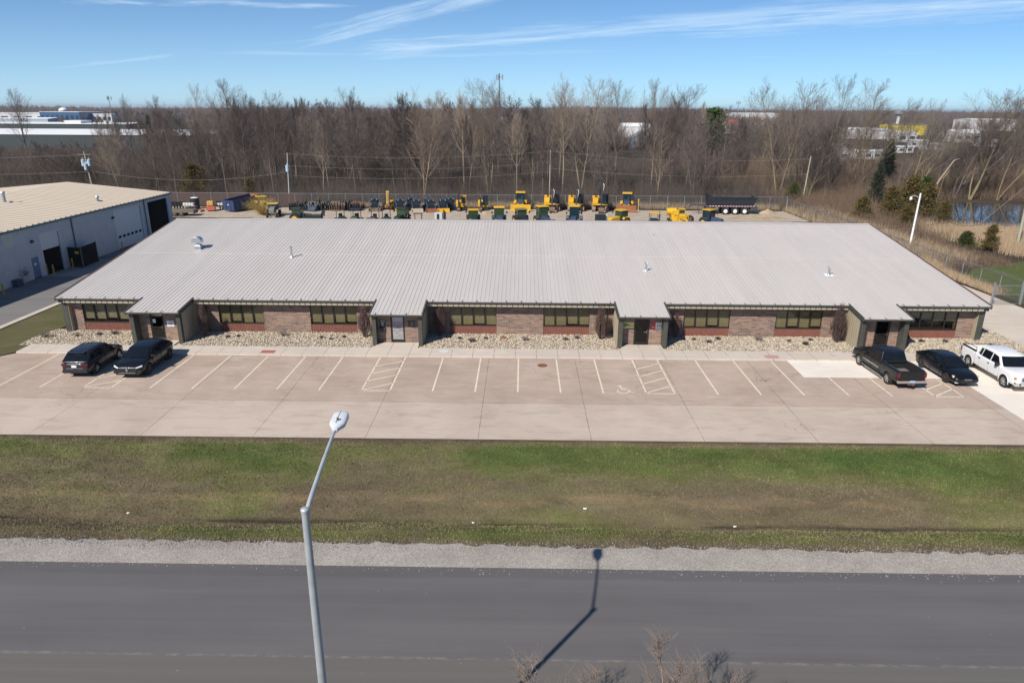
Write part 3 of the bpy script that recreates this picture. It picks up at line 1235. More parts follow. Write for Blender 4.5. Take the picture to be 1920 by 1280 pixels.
ROOF = roof_mat('roof panel', (0.515, 0.480, 0.458), 0.045)
BRONZE = pm('dark bronze trim', (0.062, 0.063, 0.052), 0.5, var=0.15, scale=2)
BROWNTRIM = pm('brown rake trim', (0.095, 0.060, 0.055), 0.5, var=0.15, scale=2)
SIDING = pm('tan siding', (0.36, 0.31, 0.225), 0.55, var=0.07, scale=1.2)
FRIEZE = pm('frieze panel', (0.42, 0.37, 0.28), 0.55, var=0.08, scale=2)
SPAND = pm('red brown spandrel', (0.215, 0.085, 0.062), 0.7, var=0.12, scale=3)
FRAME = pm('window bronze', (0.022, 0.020, 0.016), 0.4, var=0.2)
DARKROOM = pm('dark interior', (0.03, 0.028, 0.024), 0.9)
BLIND = pm('window blind', (0.34, 0.315, 0.225), 0.8, var=0.06, scale=1.0, objvar=0.10)
WGLASS = glass_mat('bronze glass', (0.86, 0.84, 0.77), strength=1.1)
DGLASS = glass_mat('door glass', (0.35, 0.36, 0.36), strength=1.2)
CHROME = pm('bright metal', (0.75, 0.75, 0.74), 0.25, 1.0, var=0.05)
GALV = pm('galvanised', (0.50, 0.53, 0.56), 0.42, 0.85, var=0.15, scale=5)

RX0, RX1 = -36.5, 36.2
EY, EZ, SL = 4.68, 2.98, 0.143
RIDGE_Y, BACK_Y = 25.7, 46.7


def rz(y):
    return EZ + (y - EY) * SL if y <= RIDGE_Y else EZ + (2 * RIDGE_Y - y - EY) * SL


PORCH = [(-29.65, -25.75), (-11.28, -7.42), (7.32, 11.05), (25.42, 28.97)]
PY = 2.18
bld = thing('office_building', 'long low brick office building with pale grey standing seam metal roof and four entrances', 'building', (0, 26, 0))

# brick front wall in pieces between the window bays
WINS = [(-35.1, -31.45), (-24.15, -20.55), (-16.82, -13.11), (-5.68, -1.96), (1.77, 5.44), (12.88, 16.54), (20.15, 23.79), (30.55, 34.42)]
wb = MB()
xs = [-36.2]
for a, b in WINS:
    xs += [a, b]
xs.append(36.0)
for i in range(0, len(xs), 2):
    wb.box(xs[i], xs[i + 1], 5.5, 6.0, 0, 2.84)
for a, b in WINS:
    wb.box(a, b, 5.502, 6.0, 2.28, 2.84)
wb.build('brick_wall', BRICK, bld, world=True)
# metal side and back walls
sw = MB()
for x, s in ((-36.2, -1), (36.0, 1)):
    sw.prism([(6.0, 0), (BACK_Y - 0.3, 0), (BACK_Y - 0.3, 2.85), (RIDGE_Y, rz(RIDGE_Y) - 0.14), (6.0, rz(6.0) - 0.14)], 'x', x - 0.1, x + 0.1)
    y = 6.3
    while y < BACK_Y - 0.5:
        sw.box(x + s * 0.1 - 0.02, x + s * 0.1 + 0.02, y, y + 0.09, 0.05, rz(y) - 0.2)
        y += 0.45
sw.box(-36.1, 35.9, BACK_Y - 0.42, BACK_Y - 0.31, 0, 2.86)
sw.build('side_wall', SIDING, bld, world=True)
# frieze of ribbed panels under the gutter
fz = MB()
segs = [(-36.0, PORCH[0][0] + 0.1)] + [(PORCH[i][1] - 0.1, PORCH[i + 1][0] + 0.1) for i in range(3)] + [(PORCH[3][1] - 0.1, 35.75)]
for a, b in segs:
    fz.box(a, b, 4.74, 5.495, 2.56, 2.85)
    x = a + 0.1
    while x < b - 0.1:
        fz.box(x, x + 0.045, 4.72, 4.76, 2.555, 2.85, 1)
        x += 0.42
fz.build('frieze', [FRIEZE, BRONZE], bld, world=True)
# corner piers
pr = MB()
for x0, x1 in ((-36.45, -36.0), (35.75, 36.2)):
    pr.box(x0, x1, 5.12, 6.0, 0, 2.55)
    pr.box(x0, x1, 4.80, 6.0, 2.55, 2.86)
pr.build('corner_pier', BRONZE, bld, world=True, bevel=0.02)
pl_ = MB()
pl_.box(35.70, 35.749, 5.16, 5.5, 0, 2.555)
pl_.box(-36.0, -35.95, 5.16, 5.5, 0, 2.555)
pl_.build('pier_lining', SIDING, bld, world=True)

# roof: lower and upper sheets on the front slope, back slope, porch tongues, standing seams
rf = MB()
T = 0.05


def rquad(x0, x1, y0, y1, lift=0.0, mi=0):
    vs = [(x0, y0, rz(y0) + lift), (x1, y0, rz(y0) + lift), (x1, y1, rz(y1) + lift), (x0, y1, rz(y1) + lift)]
    lo = [(a, b, c - T) for a, b, c in vs]
    rf.add(vs + lo, [(0, 1, 2, 3), (7, 6, 5, 4), (0, 4, 5, 1), (1, 5, 6, 2), (2, 6, 7, 3), (3, 7, 4, 0)], mi)


rquad(RX0, RX1, EY, 15.25)
rquad(RX0, RX1, 15.15, RIDGE_Y, 0.022)
rquad(RX0, RX1, RIDGE_Y, BACK_Y)
for a, b in PORCH:
    rquad(a, b, PY, EY - 0.001, 0.0)
# seams
PITCHR = 0.328
x = RX0 + 0.16
while x < RX1 - 0.1:
    y0 = EY + 0.01
    for a, b in PORCH:
        if a + 0.05 < x < b - 0.05:
            y0 = PY + 0.01
    for ya, yb, l in ((y0, 15.15, 0.0), (15.15, RIDGE_Y - 0.1, 0.022)):
        q = []
        for dx, dz in ((-0.018, -0.003), (-0.009, 0.025), (0.009, 0.025), (0.018, -0.003)):
            q.append((x + dx, dz))
        vs = [(u, ya, rz(ya) + l + w) for u, w in q] + [(u, yb, rz(yb) + l + w) for u, w in q]
        rf.add(vs, [(0, 1, 2, 3), (7, 6, 5, 4), (0, 4, 5, 1), (1, 5, 6, 2), (2, 6, 7, 3)])
    x += PITCHR
# ridge cap
rf.add([(RX0, RIDGE_Y - 0.22, rz(RIDGE_Y - 0.22) + 0.05), (RX1, RIDGE_Y - 0.22, rz(RIDGE_Y - 0.22) + 0.05), (RX1, RIDGE_Y, rz(RIDGE_Y) + 0.075), (RX0, RIDGE_Y, rz(RIDGE_Y) + 0.075),
        (RX1, RIDGE_Y + 0.22, rz(RIDGE_Y + .22) + 0.05), (RX0, RIDGE_Y + 0.22, rz(RIDGE_Y + .22) + 0.05)], [(0, 1, 2, 3), (3, 2, 4, 5)])
roof = rf.build('roof', ROOF, bld, world=True)

# eave gutter and rake trim
gt = MB()


def gutter(x0, x1, y, z):
    prof = [(y - 0.11, z - 0.02), (y - 0.11, z - 0.11), (y - 0.07, z - 0.16), (y + 0.02, z - 0.16), (y + 0.02, z - 0.055), (y - 0.005, z - 0.055), (y - 0.005, z - 0.12), (y - 0.075, z - 0.12), (y - 0.085, z - 0.02)]
    gt.prism(prof, 'x', x0, x1)
    x = x0 + 0.5
    while x < x1 - 0.2:
        gt.box(x - 0.02, x + 0.02, y - 0.115, y + 0.20, z + 0.045, z + 0.058)
        gt.box(x - 0.02, x + 0.02, y - 0.115, y - 0.09, z - 0.03, z + 0.05)
        x += 1.15


for a, b in [(RX0 - 0.05, PORCH[0][0] - 0.02)] + [(PORCH[i][1] + 0.02, PORCH[i + 1][0] - 0.02) for i in range(3)] + [(PORCH[3][1] + 0.02, RX1 + 0.05)]:
    gutter(a, b, EY, EZ)
for a, b in PORCH:
    gutter(a - 0.1, b + 0.1, PY, rz(PY))
gt.build('gutter', BRONZE, roof, world=True)
so = MB()
for a, b in segs:
    so.box(a, b, EY + 0.03, 5.9, 2.862, 2.90)
for a, b in PORCH:
    so.box(a + 0.05, b - 0.05, PY + 0.03, 3.4, rz(PY) - 0.12, rz(PY) - 0.08)
so.build('soffit', BRONZE, roof, world=True)
rk = MB()


def rake(x, ya, yb, w=0.10):
    rk.add([(x - w / 2, ya, rz(ya) - 0.24), (x + w / 2, ya, rz(ya) - 0.24), (x + w / 2, ya, rz(ya) + 0.06), (x - w / 2, ya, rz(ya) + 0.06),
            (x - w / 2, yb, rz(yb) - 0.24), (x + w / 2, yb, rz(yb) - 0.24), (x + w / 2, yb, rz(yb) + 0.06), (x - w / 2, yb, rz(yb) + 0.06)],
           [(0, 1, 2, 3), (7, 6, 5, 4), (0, 4, 5, 1), (1, 5, 6, 2), (2, 6, 7, 3), (3, 7, 4, 0)])


for x in (RX0 - 0.06, RX1 + 0.06):
    rake(x, EY, RIDGE_Y)
    rake(x, RIDGE_Y, BACK_Y)
rk.build('rake_trim', BROWNTRIM, roof, world=True)
rk = MB()
for a, b in PORCH:
    rake(a - 0.06, PY, EY + 0.15)
    rake(b + 0.06, PY, EY + 0.15)
rk.build('porch_trim', BRONZE, roof, world=True)

# windows: four lights over a red-brown ribbed spandrel
BL = {0: [1.0, 1.0, 1.0, 1.0], 2: [.72, .72, .72, .95], 3: [.75, .72, .80, .72], 4: [.72, .72, .95, .72], 7: [1.5, 1.5, 1.5, 1.5]}
for k, (a, b) in enumerate(WINS):
    w = MB()
    z0, z1, y = 0.78, 2.28, 5.56
    w.box(a, b, y - 0.02, y + 0.10, z1 - 0.06, z1)
    w.box(a, b, y - 0.04, y + 0.10, z0 - 0.02, z0 + 0.06)
    n = 4
    for i in range(n + 1):
        xm = a + (b - a) * i / n
        w.box(max(a, xm - 0.035), min(b, xm + 0.035), y - 0.022, y + 0.10, z0 + 0.06, z1 - 0.06)
    win = w.build('window', FRAME, bld, world=True)
    g = MB()
    bl = MB()
    for i in range(n):
        x0, x1 = a + (b - a) * i / n + 0.04, a + (b - a) * (i + 1) / n - 0.04
        g.box(x0, x1, y + 0.03, y + 0.038, z0 + 0.06, z1 - 0.06)
        zb = BL.get(k, [0.76] * 4)[i] + rnd.choice((0, 0, .04, .10, .18))
        bl.box(x0 - 0.01, x1 + 0.01, y + 0.125, y + 0.132, zb, z1 - 0.02)
    g.build('pane', WGLASS, win, world=True)
    bl.build('blind', pm('grey blind', (0.30, 0.29, 0.26), 0.8) if k in (0, 7) else BLIND, win, world=True)
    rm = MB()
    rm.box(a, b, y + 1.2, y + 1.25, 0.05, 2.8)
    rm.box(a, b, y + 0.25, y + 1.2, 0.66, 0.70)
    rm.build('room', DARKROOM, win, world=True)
    s = MB()
    s.box(a, b, 5.56, 5.62, 0.0, z0 - 0.03)
    x = a + 0.03
    while x < b - 0.05:
        s.box(x, x + 0.05, 5.535, 5.56, 0.02, z0 - 0.04)
        x += 0.125
    s.build('spandrel_panel', SPAND, win, world=True)

# porches
for i, (a, b) in enumerate(PORCH):
    dx0, dx1 = [(-28.5, -27.42), (-9.98, -8.9), (8.62, 9.78), (26.86, 27.98)][i]
    bw = MB()
    bw.box(a + 0.34, dx0, 3.2, 3.45, 0.0, 2.5)
    bw.box(dx1, b - 0.34, 3.2, 3.45, 0.0, 2.5)
    bw.box(dx0, dx1, 3.202, 3.45, 2.2, 2.5)
    porch = bw.build('porch', BRICK, bld, world=True)
    pc = MB()
    # siding cheeks with vertical ribs
    for x, s in ((a + 0.06, -1), (b - 0.06, 1)):
        pc.prism([(2.75, 0), (5.5, 0), (5.5, rz(5.5) - 0.16), (2.75, rz(2.75) - 0.16)], 'x', x - 0.05, x + 0.05)
        y = 2.95
        while y < 5.35:
            pc.box(x + s * 0.05 - 0.02, x + s * 0.05 + 0.02, y, y + 0.07, 0.05, rz(y) - 0.2)
            y += 0.31
    pc.build('porch_side', SIDING, porch, world=True)
    for x in (a + 0.02, b - 0.34):
        p_ = MB()
        p_.box(x, x + 0.32, 2.44, 3.26, 0.0, rz(PY) - 0.05)
        p_.build('post', BRONZE, porch, world=True, bevel=0.015)
    dr = MB()
    dr.box(dx0, dx0 + 0.07, 3.24, 3.36, 0.12, 2.2)
    dr.box(dx1 - 0.07, dx1, 3.24, 3.36, 0.12, 2.2)
    dr.box(dx0 + 0.07, dx1 - 0.07, 3.24, 3.36, 2.10, 2.2)
    dr.box(dx0 + 0.07, dx1 - 0.07, 3.26, 3.33, 0.12, 0.28)
    dr.box(dx0 + 0.07, dx0 + 0.13, 3.26, 3.33, 0.28, 2.10)
    dr.box(dx1 - 0.13, dx1 - 0.07, 3.26, 3.33, 0.28, 2.10)
    if i in (0, 3):
        dr.box(dx0 + 0.13, dx1 - 0.13, 3.265, 3.325, 1.05, 1.11)
    door = dr.build('door', FRAME, bld, world=True, bevel=0.006)
    gl = MB()
    gl.box(dx0 + 0.13, dx1 - 0.13, 3.29, 3.298, 0.28, 2.10)
    gl.build('door_glass', DGLASS, door, world=True)
    rm = MB()
    rm.box(dx0 + 0.0, dx1 + 0.0, 4.9, 4.95, 0.1, 2.2)
    rm.box(dx0, dx1, 3.46, 4.9, 0.08, 0.12)
    rm.build('lobby', pm('lobby', (0.055, 0.05, 0.045), 0.8), door, world=True)
    hd = MB()
    hx = dx1 - 0.17
    hd.tube([(hx, 3.26, 0.95), (hx, 3.20, 0.98), (hx, 3.20, 1.30), (hx, 3.26, 1.33)], 0.014, 8)
    hd.box(hx - 0.22, hx, 3.235, 3.255, 1.08, 1.11)
    hd.build('handle', CHROME, door, world=True, smooth=True)
    if i == 1:
        # printed poster on the glass door: blurred picture above, red and dark lines of small print
        ps = MB()
        ps.box(dx0 + 0.135, dx1 - 0.135, 3.275, 3.283, 0.30, 2.08)
        t = NT('door poster')
        x_, y_, z_ = t.sep(t.world_pos())
        n = t.noise(t.world_pos(), 6.0, 5, 0.6)
        c = t.ramp(n, [(0.3, (0.20, 0.195, 0.215)), (0.7, (0.36, 0.35, 0.375))])
        pic = t.ramp(t.noise(t.scale(t.world_pos(), 1.2, 1, 1), 4.0, 5, 0.6), [(0.3, (0.14, 0.22, 0.42)), (0.5, (0.42, 0.44, 0.55)), (0.68, (0.52, 0.25, 0.26))])
        c = t.mix(t.mapr(z_, 1.70, 1.82), c, pic)
        t.set('Base Color', c).set('Roughness', 0.3)
        po = ps.build('poster', t.mat, door, world=True)
        ln = MB()
        for z, w0, mi in ((1.64, 0.34, 0), (1.45, 0.27, 1), (1.37, 0.10, 1), (1.27, 0.30, 1), (1.21, 0.22, 1)):
            x = -9.44 - w0
            while x < -9.44 + w0:
                w1 = rnd.uniform(0.03, 0.08)
                ln.box(x, x + w1, 3.270, 3.2745, z - 0.015, z + 0.015, mi)
                x += w1 + 0.018
        ln.build('small_print', [pm('print red', (0.45, 0.08, 0.10), 0.6), pm('print dark', (0.05, 0.05, 0.07), 0.6)], door, world=True)
    if i == 0:
        nt = MB()
        nt.box(dx0 + 0.17, dx0 + 0.40, 3.276, 3.284, 1.45, 1.75)
        nt.build('notice', pm('paper notice', (0.72, 0.72, 0.70), 0.7), door, world=True)
# downspouts beside the porches
dsp = MB()
for x in (PORCH[2][0] - 0.55, PORCH[1][1] + 0.75, PORCH[0][1] + 0.7):
    dsp.box(x - 0.05, x + 0.05, 5.38, 5.48, 0.05, 2.5)
    dsp.bar((x, 4.66, 2.80), (x, 5.43, 2.5), 0.09, 0.09)
dsp.build('downspout', BRONZE, bld, world=True)

# roof plant
hx, hy = -30.11, 16.3
hv = MB()
z = rz(hy)
hv.box(hx - 0.30, hx + 0.30, hy - 0.30, hy + 0.30, z - 0.1, z + 0.34)
hv.add([(hx - 0.30, hy - 0.3, z + 0.34), (hx + 0.3, hy - 0.3, z + 0.34), (hx + 0.3, hy + 0.3, z + 0.34), (hx - 0.3, hy + 0.3, z + 0.34),
        (hx - 0.17, hy - 0.17, z + 0.46), (hx + 0.17, hy - 0.17, z + 0.46), (hx + 0.17, hy + 0.17, z + 0.46), (hx - 0.17, hy + 0.17, z + 0.46)],
       [(0, 1, 5, 4), (1, 2, 6, 5), (2, 3, 7, 6), (3, 0, 4, 7)])
hv.cyl((hx, hy, z + 0.46), (hx, hy, z + 0.68), 0.17, n=16)
hood = [(hx - 0.50, z + 0.62)] + [(hx - 0.06 - 0.44 * math.cos(k * math.pi / 10), z + 0.80 + 0.36 * math.sin(k * math.pi / 10)) for k in range(11)] + [(hx + 0.38, z + 0.62)]
hv.prism(hood, 'y', hy - 0.30, hy + 0.30)
hv.build('exhaust_hood', GALV, roof, world=True, bevel=0.02, label='galvanised exhaust hood with curved cowl on the roof')
WHITEFLASH = pm('white flashing', (0.80, 0.80, 0.78), 0.6)
for (vx, vy, h, fl, cap) in ((-20.77, 14.2, 0.95, 0.16, False), (10.74, 11.5, 0.62, 0.22, True), (26.17, 10.85, 0.62, 0.36, True)):
    z = rz(vy)
    v = MB()
    v.cyl((vx, vy, z - 0.05), (vx, vy, z + h), 0.085, n=12)
    v.cyl((vx, vy, z), (vx, vy, z + 0.16), 0.17, 0.09, n=12)
    if cap:
        for k in (-1, 1):
            v.tube([(vx, vy, z + h - 0.05), (vx + k * 0.08, vy, z + h + 0.10), (vx + k * 0.15, vy, z + h + 0.18)], 0.045, 8)
    else:
        v.cyl((vx, vy, z + h), (vx, vy, z + h + 0.05), 0.12, n=12)
    pipe = v.build('vent_pipe', GALV, roof, world=True, smooth=True)
    f = MB()
    e = fl
    f.add([(vx - e, vy - e, rz(vy - e) + 0.052), (vx + e, vy - e, rz(vy - e) + 0.052), (vx + e, vy + e, rz(vy + e) + 0.052), (vx - e, vy + e, rz(vy + e) + 0.052)], [(0, 1, 2, 3)])
    f.build('flashing', WHITEFLASH, roof, world=True)
v = MB()
v.cyl((13.09, 21.4, rz(21.4)), (13.09, 21.4, rz(21.4) + 0.12), 0.06, n=10)
v.build('vent_pipe', GALV, roof, world=True)

# signs on the porch fronts (each its own thing)
SIGNDK = pm('sign dark green', (0.030, 0.042, 0.038), 0.4)
SIGNW = pm('sign white', (0.82, 0.82, 0.80), 0.4, var=0.03)
SIGNT = pm('sign letter white', (0.85, 0.85, 0.84), 0.5, var=0.02)
SIGNR = pm('sign red', (0.62, 0.03, 0.07), 0.4, var=0.06)
SIGNY = pm('sign yellow', (0.80, 0.66, 0.28), 0.5, var=0.06)
SIGNG = pm('sign green', (0.05, 0.26, 0.10), 0.5)
INK = pm('sign ink', (0.03, 0.035, 0.05), 0.5)
NAVY = pm('sign navy', (0.05, 0.10, 0.20), 0.5)
STAND = Matrix(((1, 0, 0, 0), (0, 0, -1, 0), (0, 1, 0, 0), (0, 0, 0, 1)))   # lettering from flat to facing -y


def put_text(b, body, size, x, z, mi, y=-0.024):
    b.merge(text_mb(body, size, mi), Matrix.Translation((x, y, z)) @ STAND)


def sign(name, label, cat, x, z, w, h, face, fn, mats):
    root = thing(name, label, cat, (x, 3.198, z), group='signs on the porch fronts')
    b = MB()
    b.box(-w / 2, w / 2, -0.02, 0, -h / 2, h / 2)
    b.build('panel', face, root, bevel=0.004)
    c = MB()
    fn(c)
    c.build('lettering', mats, root)
    return root


def f_e(b):
    put_text(b, 'E', 0.36, 0.0, -0.07, 0)
    put_text(b, 'SUITE', 0.135, 0.0, 0.175, 0)


sign('suite_sign', 'dark sign with white letter E on the brick beside the poster door', 'sign', -10.58, 1.60, 0.50, 0.52, SIGNDK, f_e, [SIGNT])


def f_p(b):
    b.box(-0.2, 0.2, -0.024, -0.021, -0.085, -0.075, 1)
    b.box(0.0, 0.12, -0.024, -0.021, 0.02, 0.04, 1)
    b.prism([(-0.12, 0.09), (-0.02, 0.13), (0.13, 0.10), (0.02, 0.075)], 'y', -0.024, -0.021, 0)


sign('name_plaque', 'dark plaque with small red mark right of the poster door', 'plaque', -8.37, 1.60, 0.54, 0.52, SIGNDK, f_p, [SIGNR, SIGNT])


def f_216(b):
    b.box(-0.455, -0.13, -0.027, -0.021, -0.29, 0.29, 1)
    put_text(b, '216', 0.30, 0.165, -0.01, 0)
    for k, wv in enumerate((0.18, 0.13, 0.2)):
        b.box(-0.40, -0.40 + wv, -0.030, -0.0275, -0.08 - k * 0.045, -0.06 - k * 0.045, 2)


sign('number_sign', 'white and red sign with number 216 right of the glass door', 'sign', 10.36, 1.62, 0.84, 0.52, SIGNW, f_216, [INK, SIGNR, SIGNT])


def f_y(b):
    # leafy green smear at the left and a thin dark stroke
    for k, (x, z, r_) in enumerate(((-0.30, 0.05, .10), (-0.22, 0.02, .12), (-0.12, 0.05, .08), (-0.30, -0.06, .09), (-0.05, 0.02, .05), (-0.33, 0.14, .05), (0.02, 0.015, .04))):
        b.cyl((x, -0.021 - k * 0.0006, z), (x, -0.024 - k * 0.0006, z), r_, n=9)
    for k in range(6):
        b.bar((-0.05 + k * 0.07, -0.024, -0.03 - 0.012 * math.sin(k)), (0.03 + k * 0.07, -0.024, -0.03 - 0.012 * math.sin(k + 1) + (0.02 if k > 3 else 0)), 0.004, 0.03, 1)


sign('yellow_sign', 'pale yellow sign with green leafy mark left of the glass door', 'sign', 8.20, 1.64, 0.80, 0.46, SIGNY, f_y, [SIGNG, INK])


def f_c(b):
    for k in range(22):
        a0, a1 = 2 * math.pi * k / 22, 2 * math.pi * (k + 1) / 22
        if k in (3, 4):
            continue
        b.bar((0.125 * math.cos(a0), -0.023, 0.04 + 0.125 * math.sin(a0)), (0.125 * math.cos(a1), -0.023, 0.04 + 0.125 * math.sin(a1)), 0.004, 0.04, 0, (0, 1, 0))
    b.bar((-0.09, -0.023, 0.09), (0.02, -0.023, 0.10), 0.004, 0.03, 0, (0, 1, 0))
    b.bar((0.02, -0.023, 0.10), (0.06, -0.023, -0.03), 0.004, 0.03, 0, (0, 1, 0))
    b.bar((-0.09, -0.023, 0.0), (-0.02, -0.023, 0.04), 0.004, 0.03, 0, (0, 1, 0))
    for k in range(8):
        b.box(-0.2 + k * 0.05, -0.165 + k * 0.05, -0.024, -0.021, -0.17, -0.135)


sign('round_emblem_sign', 'white sign with dark round emblem beside the leftmost entrance door', 'sign', -26.93, 1.42, 0.56, 0.48, SIGNW, f_c, [NAVY])
mbx = thing('mailbox', 'black wall mailbox under the letter E sign', 'mailbox', (-10.6, 3.198, 0.92))
b = MB()
b.prism([(-0.12, 0.02), (0, 0), (0, 0.38), (-0.05, 0.40), (-0.14, 0.30)], 'x', -0.2, 0.2)
b.build('box', INK, mbx, bevel=0.01)
b = MB()
b.box(-0.21, 0.21, -0.15, 0.0, 0.36, 0.40)
b.build('lid', INK, mbx, bevel=0.01)

# ================================================================== metal warehouse on the left
WX = -51.0
WH0, WH1, WEZ, WRX, WRZ = 2.0, 53.8, 5.5, -65.4, 6.82
whs = thing('metal_warehouse', 'white ribbed metal warehouse with cream roof and overhead doors left of the office building', 'building', (-65, 28, 0))
WHWALL = pm('warehouse wall', (0.56, 0.58, 0.60), 0.55, var=0.06, scale=0.8)
WHTRIM = pm('warehouse green trim', (0.10, 0.16, 0.155), 0.5)
WHDOOR = pm('overhead door white', (0.66, 0.68, 0.70), 0.5, var=0.05)
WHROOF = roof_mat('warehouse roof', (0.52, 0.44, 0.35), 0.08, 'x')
op = [(24.9, 28.0, 0.0, 4.3), (39.0, 45.35, 0.0, 4.75), (47.2, 52.7, 0.0, 4.9), (22.95, 24.1, 0, 2.2)]
w = MB()
ys2 = sorted(op)
y = WH0
for (a, b, z0, z1) in ys2:
    w.box(WX - 0.15, WX, y, a, 0, WEZ)
    w.box(WX - 0.15, WX, a, b, z1, WEZ)
    y = b
w.box(WX - 0.15, WX, y, WH1, 0, WEZ)
gp = [(-79.8, 0), (WX - 0.15, 0), (WX - 0.15, WEZ), (WRX, WRZ - 0.05), (-79.8, WEZ)]
w.prism(gp, 'y', WH1 - 0.14, WH1)
w.prism(gp, 'y', WH0, WH0 + 0.14)
w.box(-79.95, -79.8, WH0, WH1, 0, WEZ)
yy = WH0 + 0.2
while yy < WH1 - 0.1:
    zb, zt = 0.03, WEZ - 0.1
    for (a, b, z0, z1) in op:
        if a - 0.08 < yy < b + 0.04:
            zb = z1
    w.box(WX, WX + 0.035, yy, yy + 0.06, zb, zt)
    yy += 0.305
w.build('wall', WHWALL, whs, world=True)
r_ = MB()
for xa, za, xb, zb in ((WX + 0.15, WEZ - 0.02, WRX, WRZ), (WRX, WRZ, -80.0, WEZ - 0.02)):
    q = [(xa, WH0 - 0.1, za), (xa, WH1 + 0.1, za), (xb, WH1 + 0.1, zb), (xb, WH0 - 0.1, zb)]
    lo = [(a, b, c - 0.06) for a, b, c in q]
    r_.add(q + lo, [(0, 1, 2, 3), (7, 6, 5, 4), (0, 4, 5, 1), (1, 5, 6, 2), (2, 6, 7, 3), (3, 7, 4, 0)])
    yy = WH0
    while yy < WH1:
        vs = []
        for x_, z_ in ((xa, za), (xb, zb)):
            vs += [(x_, yy - 0.12, z_ - 0.002), (x_, yy - 0.06, z_ + 0.09), (x_, yy + 0.06, z_ + 0.09), (x_, yy + 0.12, z_ - 0.002)]
        r_.add(vs, [(0, 1, 2, 3), (7, 6, 5, 4), (0, 4, 5, 1), (1, 5, 6, 2), (2, 6, 7, 3)])
        yy += 0.92
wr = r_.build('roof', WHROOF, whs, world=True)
g = MB()
g.box(WX + 0.10, WX + 0.26, WH0 - 0.1, WH1 + 0.1, WEZ - 0.22, WEZ - 0.03)
for yd in (30.45, 46.3):
    g.box(WX + 0.05, WX + 0.15, yd - 0.06, yd + 0.06, 0.1, WEZ - 0.2)
for yd in (WH0, WH1):
    for xa, za, xb, zb in ((WX + 0.15, WEZ - 0.12, WRX, WRZ - 0.1), (WRX, WRZ - 0.1, -80.0, WEZ - 0.12)):
        g.bar((xa, yd, za), (xb, yd, zb), 0.12, 0.2)
g.build('gutter', WHTRIM, wr, world=True)
for (vx, vy, h) in ((-54.0, 41.2, 0.55), (-61.0, 34.5, 1.15)):
    zz = WEZ + (WX - vx) * (WRZ - WEZ) / (WX - WRX)
    v = MB()
    v.cyl((vx, vy, zz - 0.05), (vx, vy, zz + h), 0.17, n=12)
    v.cyl((vx, vy, zz + h), (vx, vy, zz + h + 0.12), 0.27, 0.20, n=12)
    v.build('vent_pipe', GALV, wr, world=True, smooth=True)
# half raised loading door
d = MB()
d.box(WX - 0.13, WX - 0.09, 24.95, 27.95, 2.62, 4.3)
for k in range(4):
    d.box(WX - 0.092, WX - 0.085, 24.95, 27.95, 2.98 + k * 0.42, 3.0 + k * 0.42)
d.build('overhead_door', WHDOOR, whs, world=True, label='half raised white overhead door with dark bay below')
d = MB()
d.box(WX - 0.13, WX - 0.09, 39.05, 45.3, 0.05, 4.75)
for k in range(7):
    d.box(WX - 0.092, WX - 0.085, 39.05, 45.3, 0.66 + k * 0.6, 0.68 + k * 0.6)
od = d.build('overhead_door', WHDOOR, whs, world=True, label='wide closed white overhead door with a row of small windows')
d = MB()
for k in range(6):
    y0 = 39.45 + k * 0.98
    d.box(WX - 0.09, WX - 0.075, y0, y0 + 0.62, 1.35, 1.65)
d.build('door_window', pm('door window dark', (0.02, 0.025, 0.03), 0.1), od, world=True)
d = MB()
d.box(WX - 0.12, WX - 0.06, 22.97, 24.08, 0.05, 2.18)
md = d.build('man_door', pm('blue door', (0.10, 0.21, 0.34), 0.5), whs, world=True)
d = MB()
d.box(WX - 0.062, WX - 0.055, 23.35, 23.7, 1.35, 1.6)
d.build('notice', WHITEFLASH, md, world=True)
d = MB()
for (a, b, z0, z1) in op[:3]:
    d.box(WX - 0.02, WX + 0.05, a - 0.12, a, 0, z1 + 0.12)
    d.box(WX - 0.02, WX + 0.05, b, b + 0.12, 0, z1 + 0.12)
    d.box(WX - 0.02, WX + 0.05, a, b, z1, z1 + 0.12)
d.build('door_trim', WHDOOR, whs, world=True)
d = MB()
d.box(WX - 0.14, WX + 0.06, 19.45, 20.95, 4.0, 5.2)
lv = d.build('louvre', WHDOOR, whs, world=True)
d = MB()
for k in range(8):
    d.bar((WX + 0.075, 19.52, 4.10 + k * 0.138), (WX + 0.075, 20.88, 4.10 + k * 0.138), 0.03, 0.09)
d.build('louvre_blade', GALV, lv, world=True)
d = MB()
for yy, zz in ((23.5, 3.85), (38.6, 4.1)):
    d.box(WX, WX + 0.22, yy - 0.18, yy + 0.18, zz - 0.13, zz + 0.13)
d.build('wall_light', INK, whs, world=True, bevel=0.03)
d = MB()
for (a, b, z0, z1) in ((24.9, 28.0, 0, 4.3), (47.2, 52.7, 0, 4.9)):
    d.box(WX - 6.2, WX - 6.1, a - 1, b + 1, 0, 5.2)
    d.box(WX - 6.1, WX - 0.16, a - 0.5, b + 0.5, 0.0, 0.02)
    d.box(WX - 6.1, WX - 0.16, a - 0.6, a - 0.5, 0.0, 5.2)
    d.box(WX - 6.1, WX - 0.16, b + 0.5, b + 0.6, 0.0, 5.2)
d.build('bay_interior', DARKROOM, whs, world=True)
